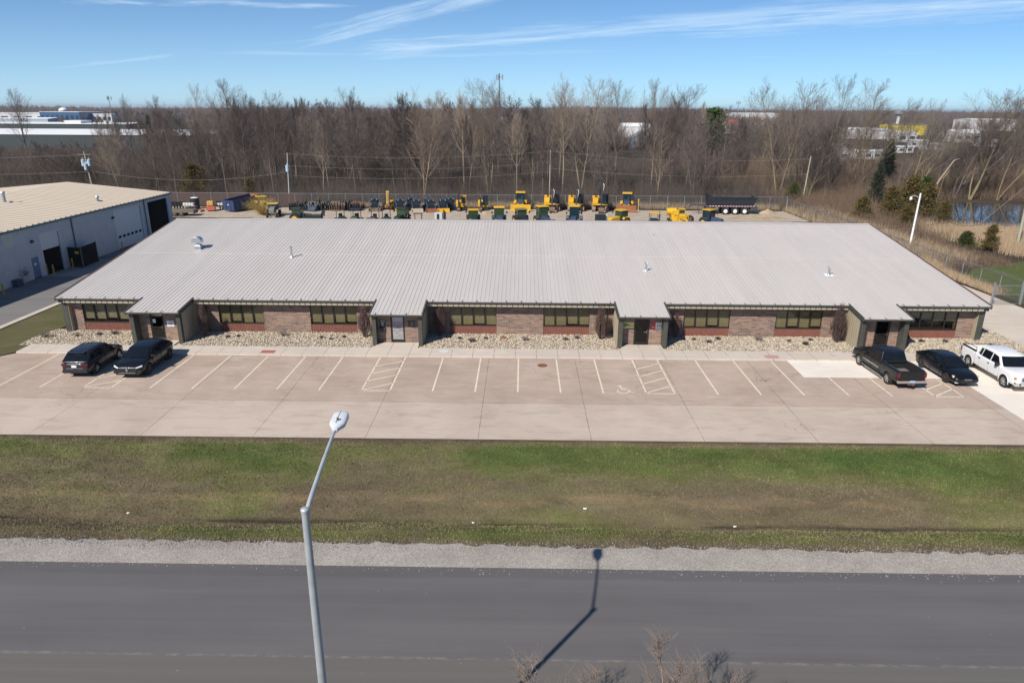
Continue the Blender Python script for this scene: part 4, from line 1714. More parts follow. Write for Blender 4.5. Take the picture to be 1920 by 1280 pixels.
# gas meter set
gm = thing('gas_meter', 'grey gas meter and pipes on the warehouse wall left of the blue door', 'gas meter', (WX + 0.05, 21.2, 0))
b = MB()
b.cyl((0.25, -0.3, 0), (0.25, -0.3, 1.5), 0.05, n=8)
b.cyl((0.25, 0.35, 0.4), (0.25, 0.35, 1.5), 0.05, n=8)
b.tube([(0.25, -0.3, 1.45), (0.25, 0.35, 1.45)], 0.05, 8)
b.tube([(0.25, -0.3, 0.85), (0.25, 0.5, 0.85), (0.25, 0.5, 1.6), (0, 0.5, 1.6)], 0.04, 8)
b.build('pipe', GALV, gm, smooth=True)
b = MB()
b.ell((0.30, 0.02, 1.05), (0.2, 0.26, 0.26), 12, 8)
b.cyl((0.28, 0.35, 0.95), (0.28, 0.35, 1.15), 0.17, n=12)
b.build('regulator', pm('meter grey', (0.16, 0.18, 0.20), 0.5), gm, smooth=True)
bx = thing('utility_box', 'low dark utility box at the foot of the warehouse wall', 'utility box', (WX + 0.35, 19.9, 0))
b = MB()
b.box(-0.3, 0.3, -0.4, 0.4, 0, 0.62)
b.build('cabinet', pm('box navy', (0.04, 0.06, 0.09), 0.5), bx, bevel=0.03)
b = MB()
b.box(-0.33, 0.33, -0.43, 0.43, 0.62, 0.68)
b.build('lid', pm('box navy', (0.04, 0.06, 0.09), 0.5), bx, bevel=0.015)
# yellow bollards
BOLL = pm('bollard yellow', (0.55, 0.27, 0.025), 0.6, var=0.15)
for k, (x, y, l) in enumerate(((-49.6, 16.4, 'yellow bollard nearest the frame edge by the warehouse wall'), (-50.3, 25.0, 'yellow bollard left of the half raised loading door'),
                               (-51.35, 25.5, 'yellow bollard just inside the dark loading bay'), (-50.3, 28.35, 'yellow bollard between loading bay and black gates'),
                               (-50.35, 38.6, 'yellow bollard beside the wide closed overhead door'))):
    b = MB()
    b.cyl((0, 0, 0), (0, 0, 1.08), 0.085, n=14)
    b.ell((0, 0, 1.08), (0.085, 0.085, 0.06), 14, 6)
    tag(b.build('bollard', BOLL, loc=(x, y, 0), smooth=True), l, 'bollard', 'yellow bollards along the warehouse')
# black steel gates of the bin enclosure
en = thing('bin_enclosure', 'black steel bin enclosure with yellow sticker against the warehouse wall', 'bin enclosure', (-50.0, 30.0, 0))
BLKST = pm('black steel', (0.012, 0.013, 0.015), 0.85, spec=0.1)
b = MB()
b.slab([(-1.0, -1.0, 0.1), (0.75, -1.45, 0.1), (0.75, -1.45, 2.25), (-1.0, -1.0, 2.25)], 0.08)
b.build('gate', BLKST, en)
b = MB()
b.slab([(0.75, -1.45, 0.1), (0.45, 1.9, 0.1), (0.45, 1.9, 2.3), (0.75, -1.45, 2.3)], 0.08)
b.build('gate', BLKST, en)
b = MB()
b.cyl((0.78, -1.5, 0), (0.78, -1.5, 2.4), 0.07, n=10)
b.cyl((0.45, 1.95, 0), (0.45, 1.95, 2.4), 0.07, n=10)
b.build('post', pm('gate post', (0.08, 0.10, 0.12), 0.5), en)
b = MB()
b.slab([(-0.05, -1.29, 1.55), (0.50, -1.43, 1.55), (0.50, -1.43, 1.85), (-0.05, -1.29, 1.85)], 0.02)
b.build('sticker', pm('sticker yellow', (0.62, 0.52, 0.03), 0.6), en)
# second, greyer shed behind the warehouse
sh = thing('grey_shed', 'low building with dull grey roof behind the warehouse ridge', 'building', (-96, 47, 0))
b = MB()
b.box(-112, -80.5, 34, 60, 0, 4.4)
b.build('wall', WHWALL, sh, world=True)
b = MB()
b.add([(-113, 33.5, 4.35), (-80.2, 33.5, 4.35), (-80.2, 60.5, 4.35), (-113, 60.5, 4.35), (-96, 33.5, 4.75), (-96, 60.5, 4.75)], [(0, 1, 4), (3, 5, 2), (1, 2, 5, 4), (0, 4, 5, 3), (0, 3, 2, 1)])
b.build('roof', pm('dull grey roof', (0.20, 0.21, 0.22), 0.7), sh, world=True)
# ================================================================== cars and pickups on the lot
TYRE = pm('tyre rubber', (0.018, 0.018, 0.018), 0.85, var=0.2, scale=20)
WELL = pm('wheel well', (0.008, 0.008, 0.008), 0.9)
CARGLASS = pm('car glass', (0.006, 0.008, 0.011), 0.03, spec=0.6, var=0.1)
PLASTIC = pm('car black plastic', (0.015, 0.015, 0.016), 0.45)
LAMPCLEAR = pm('headlamp clear', (0.62, 0.65, 0.68), 0.08, spec=0.8)
LAMPRED = pm('tail lamp red', (0.11, 0.006, 0.006), 0.12, spec=0.7)
LAMPAMBER = pm('lamp amber', (0.60, 0.18, 0.03), 0.15)
PLATE = pm('licence plate', (0.75, 0.76, 0.78), 0.4)
PLATEB = pm('licence plate blue', (0.30, 0.48, 0.68), 0.4)
RIMS = pm('alloy rim', (0.55, 0.56, 0.58), 0.3, 0.9)
RIMDK = pm('dark alloy rim', (0.10, 0.10, 0.11), 0.35, 0.8)
CCHROME = pm('car chrome', (0.80, 0.80, 0.80), 0.12, 1.0, var=0.03)


def wheel_meshes(r, w, spokes, dark):
    t = MB()
    n = 28
    prof = [(r * 0.62, -w * .5), (r * 0.93, -w * .5), (r, -w * .32), (r, w * .32), (r * .93, w * .5), (r * 0.62, w * .5)]
    vs = []
    for k in range(n):
        a = 2 * math.pi * k / n
        for rr, y in prof:
            vs.append((rr * math.cos(a), y, rr * math.sin(a)))
    m = len(prof)
    t.add(vs, [(k * m + i, ((k + 1) % n) * m + i, ((k + 1) % n) * m + (i + 1) % m, k * m + (i + 1) % m) for k in range(n) for i in range(m)])
    d = MB()
    ro, ri = r * 0.64, r * 0.54
    for s0, s1, ya, yb in ((ro, ri, w * .46, w * .40),):
        vs = []
        for k in range(n):
            a = 2 * math.pi * k / n
            vs += [(s0 * math.cos(a), ya, s0 * math.sin(a)), (s1 * math.cos(a), yb, s1 * math.sin(a)), (s1 * math.cos(a), -w * .3, s1 * math.sin(a)), (s0 * math.cos(a), -w * .46, s0 * math.sin(a))]
        d.add(vs, [(k * 4 + i, ((k + 1) % n) * 4 + i, ((k + 1) % n) * 4 + i + 1, k * 4 + i + 1) for k in range(n) for i in range(3)])
    d.cyl((0, -w * .1, 0), (0, 0.0, 0), ri, n=24, mi=1)
    for k in range(spokes):
        a = 2 * math.pi * k / spokes
        c, s_ = math.cos(a), math.sin(a)
        d.bar((0.03 * c, w * .36, 0.03 * s_), (ro * 0.93 * c, w * .42, ro * .93 * s_), r * 0.17 if spokes < 8 else r * 0.10, w * 0.16, 0, (0, 1, 0))
    d.cyl((0, w * .2, 0), (0, w * .44, 0), r * .17, n=14)
    return t.mesh('wheel', [TYRE], True, 35), d.mesh('rim', [RIMDK if dark else RIMS, WELL], True, 35)


def loft_body(stations, boxy=False):
    b = MB()
    N = 0
    for (x, w, zb, zt, cr) in stations:
        h = zt - zb
        if boxy:
            half = [(0, zb), (0.86 * w, zb), (0.975 * w, zb + 0.10), (w, zb + .42 * h), (0.99 * w, zb + .74 * h), (0.965 * w, zt - 0.05), (0.93 * w, zt + .1 * cr), (0.5 * w, zt + .7 * cr), (0, zt + cr)]
        else:
            half = [(0, zb), (0.82 * w, zb), (0.965 * w, zb + 0.10), (w, zb + .40 * h), (0.985 * w, zb + .72 * h), (0.94 * w, zt - 0.06), (0.84 * w, zt + .1 * cr), (0.45 * w, zt + .75 * cr), (0, zt + cr)]
        ring = [(x, y, z) for y, z in half] + [(x, -y, z) for y, z in half[-2:0:-1]]
        N = len(ring)
        b.v.extend(ring)
    S = len(stations)
    for i in range(S - 1):
        for k in range(N):
            b.f.append((i * N + k, i * N + (k + 1) % N, (i + 1) * N + (k + 1) % N, (i + 1) * N + k))
            b.m.append(0)
    b.f.append(tuple(range(N))[::-1])
    b.m.append(0)
    b.f.append(tuple((S - 1) * N + k for k in range(N)))
    b.m.append(0)
    return b


def subsurf(n):
    def fn(o):
        m = o.modifiers.new('s', 'SUBSURF')
        m.levels = m.render_levels = n
    return fn


def bevel_mod(w, s):
    def fn(o):
        m = o.modifiers.new('b', 'BEVEL')
        m.width = w
        m.segments = s
        m.limit_method = 'ANGLE'
        m.angle_limit = R(12)
    return fn


def cutter(mb, mat=None):
    def fn(o):
        me = mb.mesh('cutter', [mat or WELL])
        c = bpy.data.objects.new('cutter', me)
        COL.objects.link(c)
        m = o.modifiers.new('x', 'BOOLEAN')
        m.operation = 'DIFFERENCE'
        m.object = c
        m.solver = 'EXACT'
        try:
            m.material_mode = 'TRANSFER'
        except Exception:
            pass
        return c
    return fn


def car(name, label, loc, rotz, paint, S):
    root = thing(name, label, S['cat'], loc, rotz, group='cars parked in front of the building')
    W = S['W']
    cut = MB()
    for xw in S['axles']:
        for s in (-1, 1):
            cut.cyl((xw, s * (W - 0.30), S['r']), (xw, s * (W + 0.25), S['r']), S['r'] + 0.075, n=30)
    mods = [subsurf(2), cutter(cut)]
    if 'bed' in S:
        bx = MB()
        x0, x1, yw, zf = S['bed']
        bx.box(x0, x1, -yw, yw, zf, 3)
        mods.append(cutter(bx, S.get('bedmat')))
    me = bake(loft_body(S['st'], S.get('boxy', False)).mesh('b', [paint]), mods)
    body = mesh_to_mb(me)
    if S.get('bedmat'):
        body.m = [0 if k == 2 else k for k in body.m]
    # cabin shell
    hb, hk, zb = S['hw']

    def hw(z):
        return hb - hk * (z - zb)
    cab = MB()
    pr_ = S['cab']
    fr = (-1, -.6, -.2, .2, .6, 1)
    for (x, z) in pr_:
        for f in fr:
            crown = (0.035 if z > zb + 0.3 else 0.0) * (1 - f * f)
            bow = (1 - f * f) * S.get('bow', 0.07)
            dx = bow if (x, z) in (pr_[0], pr_[1]) else (-bow * .7 if (x, z) in (pr_[-1], pr_[-2]) else 0)
            cab.v.append((x + dx, f * hw(z), z + crown))
    n, m = len(pr_), len(fr)
    for i in range(n - 1):
        for k in range(m - 1):
            cab.f.append((i * m + k, i * m + k + 1, (i + 1) * m + k + 1, (i + 1) * m + k))
            cab.m.append(0)
    cab.f.append(tuple(i * m for i in range(n)))
    cab.m.append(0)
    cab.f.append(tuple(i * m + m - 1 for i in range(n))[::-1])
    cab.m.append(0)
    cab.f.append(tuple(range(m))[::-1] + tuple((n - 1) * m + k for k in range(m)))
    cab.m.append(0)
    cm = bake(cab.mesh('c', [paint]), [bevel_mod(0.05, 3)])
    body.merge(mesh_to_mb(cm))
    for xw in S['axles']:
        for s in (-1, 1):
            body.cyl((xw, s * (W - 0.32), S['r']), (xw, s * (W - 0.29), S['r']), S['r'] + 0.06, n=24, mi=1)
    bo = body.build('body', [paint, WELL], root, smooth=True, angle=28)
    # side glass
    for s in (-1, 1):
        for poly in S['win']:
            g = MB()
            q = [(x, s * (hw(z) + 0.004), z) for x, z in poly]
            if s > 0:
                q = q[::-1]
            g.slab(q, 0.012)
            g.build('side_window', CARGLASS, bo)
    # windscreen and back glass: follow the bow of the shell
    for nm, (pa, pb), io in (('windscreen', S['ws'], 1), ('rear_window', S['rw'], -1)):
        g = MB()
        rows = []
        for (x, z) in (pa, pb):
            row = []
            for f in (-1, -.6, -.2, .2, .6, 1):
                bow = (1 - f * f) * S.get('bow', 0.07) * (1 if io > 0 else .7)
                row.append(Vector((x + io * (bow + 0.03), f * (hw(z) - 0.07), z + 0.03)))
            rows.append(row)
        vs = rows[0] + rows[1]
        vs2 = [v + Vector((-io * 0.03, 0, -0.01)) for v in vs]
        fs = [(k, k + 1, 6 + k + 1, 6 + k) for k in range(5)]
        if io < 0:
            fs = [f[::-1] for f in fs]
        g.add(vs, fs)
        g.add(vs2, [f[::-1] for f in fs])
        g.build(nm, CARGLASS, bo, smooth=True)
    tm, rm = wheel_meshes(S['r'], 0.25, S.get('spokes', 5), S.get('rimdark', False))
    for xw in S['axles']:
        for s in (-1, 1):
            w = link_mesh('wheel', tm, root)
            w.location = (xw, s * (W - 0.15), S['r'])
            w.rotation_euler = (0, 0, 0 if s > 0 else math.pi)
            link_mesh('rim', rm, w)
    # mirrors, door handles, lamps
    mx, mz = S['mirror']
    for s in (-1, 1):
        b = MB()
        b.box(mx - 0.09, mx + 0.09, s * (hw(mz) + 0.02), s * (hw(mz) + 0.02) + s * S.get('mw', 0.22), mz - 0.07, mz + S.get('mh', 0.09))
        b.build('mirror', S.get('mirror_mat', paint), root, bevel=0.035, seg=3, smooth=True)
        for hx_, hz_ in S['handles']:
            b = MB()
            b.box(hx_ - 0.10, hx_ + 0.10, s * (W - 0.02), s * (W + 0.025), hz_ - 0.018, hz_ + 0.018)
            b.build('door_handle', S.get('handle_mat', paint), root, bevel=0.01)
        b = MB()
        b.slab([(x, s * y, z) for x, y, z in S['head']], 0.05)
        b.build('headlight', LAMPCLEAR, root, bevel=0.012)
        b = MB()
        b.slab([(x, s * y, z) for x, y, z in S['tail']], 0.04)
        b.build('taillight', LAMPRED, root, bevel=0.012)
    for nm, fn, mats in S['extra']:
        b = MB()
        fn(b)
        b.build(nm, mats, root, bevel=0.012, seg=2)
    return root


def carpaint(name, c, rough=0.28, metal=0.0):
    t = NT(name)
    n = t.noise(t.coord('Object'), 1.5, 4)
    t.set('Base Color', t.ramp(n, [(0.3, tuple(x * .9 for x in c)), (0.7, c)])).set('Roughness', rough).set('Metallic', metal)
    t.set('Coat Weight', 0.55).set('Coat Roughness', 0.03).set('Specular IOR Level', 0.3)
    d = t.noise(t.coord('Object'), 9.0, 5)
    t.set('Roughness', t.mapr(d, 0.3, 0.8, rough, rough + 0.15))
    return t.mat


P_GREY = carpaint('graphite paint', (0.030, 0.032, 0.038), 0.3, 0.4)
P_BLACK = carpaint('black paint', (0.005, 0.0055, 0.007))
P_BLACK2 = carpaint('worn black paint', (0.008, 0.008, 0.009), 0.4)
P_WHITE = carpaint('white paint', (0.80, 0.80, 0.80))


def seam(b, x, z0, z1, W, mi=0):
    for s in (-1, 1):
        b.box(x - 0.008, x + 0.008, s * (W - 0.03), s * (W + 0.004), z0, z1, mi)


def suv_rear(b):
    b.box(-2.40, -2.20, -0.80, 0.80, 0.36, 0.50)


SUV = dict(cat='suv', W=0.95, r=0.36, axles=(-1.42, 1.43), spokes=5, hw=(0.90, 0.36, 1.0), mirror=(0.88, 1.08), handles=((-0.15, 0.90), (-1.0, 0.92)), handle_mat=PLASTIC,
           st=[(-2.36, .74, .42, .86, .02), (-2.33, .84, .34, 1.0, .03), (-2.0, .945, .25, 1.08, .03), (-1.0, .955, .22, 1.05, .03), (0, .955, .22, 1.03, .03), (1.0, .955, .22, 1.02, .04), (1.6, .94, .24, .99, .05), (2.1, .90, .26, .90, .05), (2.33, .78, .30, .74, .03), (2.36, .70, .36, .66, .02)],
           cab=[(1.18, 1.0), (0.38, 1.58), (-0.55, 1.67), (-1.70, 1.62), (-2.26, 1.06)],
           win=[[(0.93, 1.07), (0.32, 1.50), (-0.25, 1.55), (-0.25, 1.07)], [(-0.32, 1.07), (-.32, 1.555), (-1.15, 1.55), (-1.15, 1.08)], [(-1.22, 1.09), (-1.22, 1.545), (-1.58, 1.52), (-1.86, 1.16)]],
           ws=((1.10, 1.06), (0.44, 1.54)), rw=((-2.20, 1.13), (-1.78, 1.56)),
           head=[(2.20, .88, .80), (2.34, .62, .72), (2.30, .60, .82), (2.12, .88, .90)], tail=[(-2.32, .86, .84), (-2.36, .45, .84), (-2.34, .45, .97), (-2.26, .88, 1.0)],
           extra=[('bumper', lambda b: b.box(-2.41, -2.28, -0.82, 0.82, 0.36, 0.56), [PLASTIC]),
                  ('spoiler', lambda b: b.slab([(-1.66, -.60, 1.66), (-1.66, .60, 1.66), (-1.98, .56, 1.615), (-1.98, -.56, 1.615)], 0.04), [P_GREY]),
                  ('chrome_strip', lambda b: b.box(-2.385, -2.33, -0.55, 0.55, 0.66, 0.685), [CCHROME]),
                  ('licence_plate', lambda b: b.box(-2.40, -2.36, -0.17, 0.17, 0.74, 0.90), [PLATE]),
                  ('roof_rail', lambda b: b.bar((0.15, .60, 1.66), (-1.5, .60, 1.66), 0.035, 0.04).bar((0.15, -.60, 1.66), (-1.5, -.60, 1.66), 0.035, 0.04), [PLASTIC]),
                  ('door_seam', lambda b: [seam(b, x, 0.34, 1.0, .955) for x in (0.82, -0.28, -1.18)], [WELL]),
                  ('grille', lambda b: b.box(2.28, 2.37, -0.5, 0.5, 0.52, 0.70), [PLASTIC])])
car('parked_suv', 'dark grey suv parked nose in at the far left, rear and plate showing', (-29.72, -2.33, 0), R(90) + 0.03, P_GREY, SUV)

BSUV = dict(cat='suv', W=1.0, r=0.38, axles=(-1.50, 1.50), spokes=10, rimdark=True, hw=(0.94, 0.40, 1.02), mirror=(0.95, 1.10), handles=((-0.15, 0.95), (-1.05, 0.97)), bow=0.10,
            st=[(-2.46, .72, .45, .92, .02), (-2.42, .86, .36, 1.06, .03), (-2.0, .985, .26, 1.10, .03), (-1.0, 1.0, .22, 1.07, .03), (0, 1.0, .22, 1.05, .03), (1.0, 1.0, .22, 1.05, .05), (1.6, .99, .24, 1.02, .06), (2.2, .95, .26, .93, .06), (2.44, .84, .30, .78, .03), (2.48, .74, .36, .70, .02)],
            cab=[(1.28, 1.02), (0.38, 1.57), (-0.45, 1.66), (-1.35, 1.58), (-2.30, 1.10)],
            win=[[(1.0, 1.09), (0.32, 1.49), (-0.25, 1.54), (-0.25, 1.09)], [(-0.32, 1.09), (-.32, 1.545), (-1.15, 1.51), (-1.15, 1.11)], [(-1.22, 1.12), (-1.22, 1.50), (-1.40, 1.47), (-1.85, 1.17)]],
            ws=((1.20, 1.08), (0.45, 1.53)), rw=((-2.2, 1.18), (-1.45, 1.55)),
            head=[(2.28, .93, .80), (2.47, .58, .72), (2.43, .56, .79), (2.20, .94, .90)], tail=[(-2.42, .86, .88), (-2.46, .45, .88), (-2.44, .45, .96), (-2.36, .88, 1.0)],
            extra=[('grille', lambda b: b.prism([(-.58, .46), (.58, .46), (.66, .60), (.60, .76), (-.60, .76), (-.66, .60)], 'x', 2.42, 2.505), [PLASTIC]),
                   ('chrome_strip', lambda b: [b.box(2.44, 2.53, -0.56, 0.56, 0.43, 0.455), b.box(2.47, 2.525, -.02, .02, .46, .76), b.cyl((2.50, 0, .66), (2.53, 0, .66), 0.07, n=14), b.cyl((2.44, 0, .80), (2.47, 0, .80), 0.05, n=10)], [CCHROME]),
                   ('air_intake', lambda b: [b.box(2.36, 2.47, s * 0.80 - .12, s * .80 + .12, .40, .60) for s in (-1, 1)], [PLASTIC]),
                   ('bumper', lambda b: b.box(2.38, 2.50, -0.78, 0.78, 0.31, 0.41), [PLASTIC]),
                   ('wiper', lambda b: [b.bar((1.28, -0.5, 1.075), (1.12, 0.1, 1.15), 0.02, 0.02), b.bar((1.30, 0.05, 1.075), (1.14, 0.62, 1.14), 0.02, 0.02)], [CCHROME]),
                   ('door_seam', lambda b: [seam(b, x, 0.34, 1.02, 1.0) for x in (0.90, -0.28, -1.18)], [WELL])])
car('parked_suv', 'glossy black suv with chrome barred grille, parked nose out beside the grey suv', (-26.15, -2.30, 0), R(-90) + 0.02, P_BLACK, BSUV)

SEDAN = dict(cat='sedan', W=0.93, r=0.34, axles=(-1.42, 1.43), spokes=5, rimdark=True, hw=(0.87, 0.44, 0.92), mirror=(0.80, 1.0), handles=((-0.2, 0.82), (-1.1, 0.84)), bow=0.10,
             st=[(-2.42, .70, .42, .82, .02), (-2.38, .82, .34, .96, .03), (-2.0, .91, .24, 1.02, .04), (-1.0, .93, .20, .98, .03), (0, .93, .20, .93, .03), (0.9, .93, .20, .92, .05), (1.6, .92, .22, .87, .07), (2.15, .87, .23, .76, .06), (2.40, .74, .27, .62, .03), (2.44, .64, .32, .55, .02)],
             cab=[(1.15, .90), (0.20, 1.39), (-0.45, 1.46), (-1.15, 1.38), (-2.05, 1.00)],
             win=[[(0.82, .99), (0.16, 1.33), (-0.35, 1.37), (-0.35, .98)], [(-0.42, .98), (-.42, 1.375), (-1.05, 1.33), (-1.50, 1.06), (-1.35, 1.01)]],
             ws=((1.08, .95), (0.27, 1.36)), rw=((-1.92, 1.06), (-1.22, 1.36)),
             head=[(2.12, .86, .62), (2.36, .60, .56), (2.30, .52, .66), (2.02, .84, .74)], tail=[(-2.38, .80, .76), (-2.42, .45, .78), (-2.38, .45, .90), (-2.30, .84, .92)],
             extra=[('grille', lambda b: b.box(2.34, 2.455, -0.46, 0.46, 0.36, 0.50), [PLASTIC]),
                    ('front_plate', lambda b: b.box(2.42, 2.465, -0.24, 0.24, 0.52, 0.60), [pm('grey badge plate', (0.14, 0.15, 0.17), 0.3)]),
                    ('fog_light', lambda b: [b.box(2.30, 2.40, s * .66 - .12, s * .66 + .12, .30, .37) for s in (-1, 1)], [LAMPCLEAR]),
                    ('turn_light', lambda b: [b.box(2.03, 2.13, s * .84 - .03, s * .84 + .045, .66, .73) for s in (-1, 1)], [LAMPAMBER]),
                    ('door_seam', lambda b: [seam(b, x, 0.30, .90, .93) for x in (0.75, -0.38, -1.3)], [WELL])])
car('parked_sedan', 'black sedan with clear headlights, parked nose out between the two pickups', (29.22, -2.32, 0), R(-90) + 0.02, P_BLACK, SEDAN)

PICK = dict(cat='pickup truck', W=0.99, r=0.39, axles=(-1.80, 1.80), spokes=6, boxy=True, hw=(0.93, 0.26, 1.12), mirror=(1.05, 1.22), mirror_mat=PLASTIC, handles=((-0.05, 1.02),), bow=0.05, handle_mat=PLASTIC,
            bed=(-2.80, -0.92, .76, .72),
            st=[(-2.92, .90, .52, 1.20, .0), (-2.90, .97, .46, 1.26, .0), (-2.5, .99, .42, 1.28, .0), (-1.0, .99, .40, 1.27, .0), (-.8, .99, .36, 1.22, .02), (1.2, .99, .36, 1.16, .02), (1.9, .985, .38, 1.15, .05), (2.5, .97, .40, 1.10, .06), (2.80, .92, .44, 1.02, .04), (2.84, .86, .50, .96, .02)],
            cab=[(1.42, 1.12), (0.75, 1.76), (0.25, 1.86), (-0.55, 1.83), (-0.80, 1.16)],
            win=[[(1.12, 1.22), (0.70, 1.66), (0.30, 1.72), (0.30, 1.20)], [(0.20, 1.20), (.20, 1.72), (-0.42, 1.70), (-0.50, 1.20)]],
            ws=((1.35, 1.18), (0.80, 1.72)), rw=((-0.765, 1.27), (-0.585, 1.74)),
            head=[(2.76, .93, .86), (2.84, .55, .84), (2.83, .55, 1.02), (2.74, .93, 1.03)], tail=[(-2.925, .97, .84), (-2.925, .78, .84), (-2.915, .78, 1.16), (-2.905, .97, 1.16)],
            extra=[('bumper', lambda b: b.box(-3.06, -2.90, -0.94, 0.94, 0.50, 0.68), [CCHROME]),
                   ('licence_plate', lambda b: b.box(-3.075, -3.05, -0.17, 0.17, 0.54, 0.69), [PLATEB]),
                   ('tailgate_trim', lambda b: [b.box(-2.935, -2.90, -0.72, 0.72, 1.20, 1.235), b.box(-2.94, -2.92, 0.10, 0.34, 1.05, 1.075)], [PLASTIC]),
                   ('bed_floor', lambda b: b.box(-2.79, -0.93, -.75, .75, .725, .745), [pm('bed liner grey', (0.15, 0.15, 0.145), 0.85, var=0.3, scale=10)]),
                   ('bed_rail', lambda b: [b.bar((-2.75, s * .86, 1.295), (-1.0, s * .86, 1.295), 0.03, 0.025) for s in (-1, 1)], [CCHROME]),
                   ('tool_box', lambda b: b.box(-1.02, -0.86, -.80, .80, 1.20, 1.31), [PLASTIC]),
                   ('brake_light', lambda b: b.box(-0.60, -0.56, -.18, .18, 1.80, 1.84), [LAMPRED]),
                   ('running_board', lambda b: [b.box(-1.2, 1.2, s * 1.0 - .07, s * 1.0 + .07, .36, .40) for s in (-1, 1)], [CCHROME]),
                   ('side_moulding', lambda b: [b.box(-0.75, 1.25, s * 0.985, s * 1.0, .74, .79) for s in (-1, 1)], [CCHROME]),
                   ('fuel_cap', lambda b: b.cyl((-1.25, .985, 1.0), (-1.25, 1.0, 1.0), .08, n=14), [PLASTIC]),
                   ('hitch', lambda b: [b.box(-3.2, -3.0, -.05, .05, .40, .48), b.box(-3.05, -2.9, -.25, .25, .38, .44)], [pm('rust', (0, 0, 0))]),
                   ('front_bumper', lambda b: b.box(2.76, 2.92, -0.94, 0.94, 0.48, 0.68), [CCHROME]),
                   ('grille', lambda b: b.box(2.78, 2.86, -0.54, 0.54, 0.74, 1.0), [PLASTIC]),
                   ('door_seam', lambda b: [seam(b, x, 0.45, 1.14, .99) for x in (1.2, 0.25, -0.62)] + [seam(b, -.85, .42, 1.22, .99)], [WELL])])
car('pickup_truck', 'black pickup truck with open bed and chrome rear bumper, parked nose in', (25.15, -2.28, 0), R(90) + 0.06, P_BLACK2, PICK)

WPICK = dict(PICK)
WPICK.update(bedmat=P_WHITE, axles=(-1.95, 1.90), r=0.41, spokes=6, W=1.02, hw=(0.955, 0.25, 1.16), mirror=(1.12, 1.27), mw=0.26, mh=0.16, mirror_mat=PLASTIC, handles=((0.15, 1.06), (-.85, 1.06)), bed=(-2.88, -1.38, .80, .76), bow=0.06,
             st=[(-3.0, .92, .54, 1.26, .0), (-2.98, .99, .48, 1.32, .0), (-2.5, 1.02, .44, 1.34, .0), (-1.4, 1.02, .42, 1.32, .0), (-1.2, 1.02, .38, 1.26, .02), (1.2, 1.02, .38, 1.22, .02), (1.9, 1.015, .40, 1.22, .06), (2.6, 1.0, .42, 1.16, .07), (2.92, .95, .46, 1.08, .04), (2.96, .89, .52, 1.02, .02)],
             cab=[(1.50, 1.17), (0.80, 1.82), (0.20, 1.92), (-1.05, 1.89), (-1.30, 1.22)],
             win=[[(1.18, 1.28), (0.76, 1.72), (0.25, 1.78), (0.25, 1.26)], [(0.15, 1.26), (.15, 1.785), (-0.70, 1.77), (-0.75, 1.26)], [(-.82, 1.28), (-.80, 1.76), (-1.02, 1.72), (-1.08, 1.30)]],
             ws=((1.42, 1.23), (0.86, 1.77)), rw=((-1.26, 1.33), (-1.09, 1.80)),
             head=[(2.84, .97, .84), (2.965, .60, .84), (2.955, .60, 1.06), (2.80, .97, 1.10)], tail=[(-3.01, 1.0, .86), (-3.01, .86, .86), (-3.0, .86, 1.24), (-2.985, 1.0, 1.24)],
             extra=[('grille', lambda b: [b.box(2.90, 2.98, -0.58, 0.58, 0.78, 1.06), ], [PLASTIC]),
                    ('chrome_strip', lambda b: [b.box(2.93, 3.0, -0.57, 0.57, z, z + .035) for z in (.80, .88, .96, 1.03)] + [b.box(2.93, 2.99, s * .585 - .02, s * .585 + .02, .78, 1.07) for s in (-1, 1)], [CCHROME]),
                    ('front_bumper', lambda b: b.box(2.86, 3.08, -0.98, 0.98, 0.50, 0.74), [CCHROME]),
                    ('fog_light', lambda b: [b.cyl((3.06, s * .70, .62), (3.09, s * .70, .62), .07, n=14) for s in (-1, 1)] + [b.box(3.07, 3.09, -.4, .4, .54, .66)], [PLASTIC]),
                    ('turn_light', lambda b: [b.box(2.80, 2.93, s * .93 - .05, s * .93 + .06, .90, 1.04) for s in (-1, 1)], [LAMPAMBER]),
                    ('rear_bumper', lambda b: b.box(-3.14, -2.98, -0.96, 0.96, 0.52, 0.72), [CCHROME]),
                    ('bed_rack', lambda b: [b.bar((-2.92, s * .95, 1.38), (-1.38, s * .95, 1.38), .09, .07) for s in (-1, 1)] + [b.tube([(-1.7, .92, 1.40), (-1.55, .3, 1.44), (-1.42, .9, 1.42)], .018, 6)]
                     + [b.tube([(-2.95, -.92, 1.38), (-2.95, .92, 1.38)], .02, 6), b.bar((-1.42, s_ * .92, 1.37), (-1.42, s_ * .92, 1.62), .03, .03) if (s_ := -1) else None, b.bar((-2.9, -.92, 1.60), (-1.42, -.92, 1.62), .03, .03)], [PLASTIC]),
                    ('bed_floor', lambda b: b.box(-2.87, -1.39, -.79, .79, .765, .785), [pm('pickup bed shade grey', (0.30, 0.30, 0.30), .8, var=.25)]),  # grey sheet paints shade into the white bed so its depth reads
                    ('door_seam', lambda b: [seam(b, x, 0.47, 1.2, 1.02) for x in (1.28, 0.20, -0.8)] + [seam(b, -1.32, .46, 1.27, 1.02)], [pm('seam grey', (0.25, 0.25, 0.26), 0.7)]),
                    ('wheel_flare', lambda b: [b.tube([(xw + .49 * math.cos(R(a)), s * 1.005, .41 + .49 * math.sin(R(a))) for a in range(-5, 186, 10)], .022, 6) for xw in (-1.95, 1.90) for s in (-1, 1)], [P_WHITE]),
                    ('steering_wheel', lambda b: b.cyl((1.02, .42, 1.34), (1.04, .42, 1.36), .17, n=16), [PLASTIC])])
car('pickup_truck', 'white crew cab pickup with dark bed rack, parked nose out at the right edge', (32.72, -2.62, 0), R(-90) - 0.01, P_WHITE, WPICK)
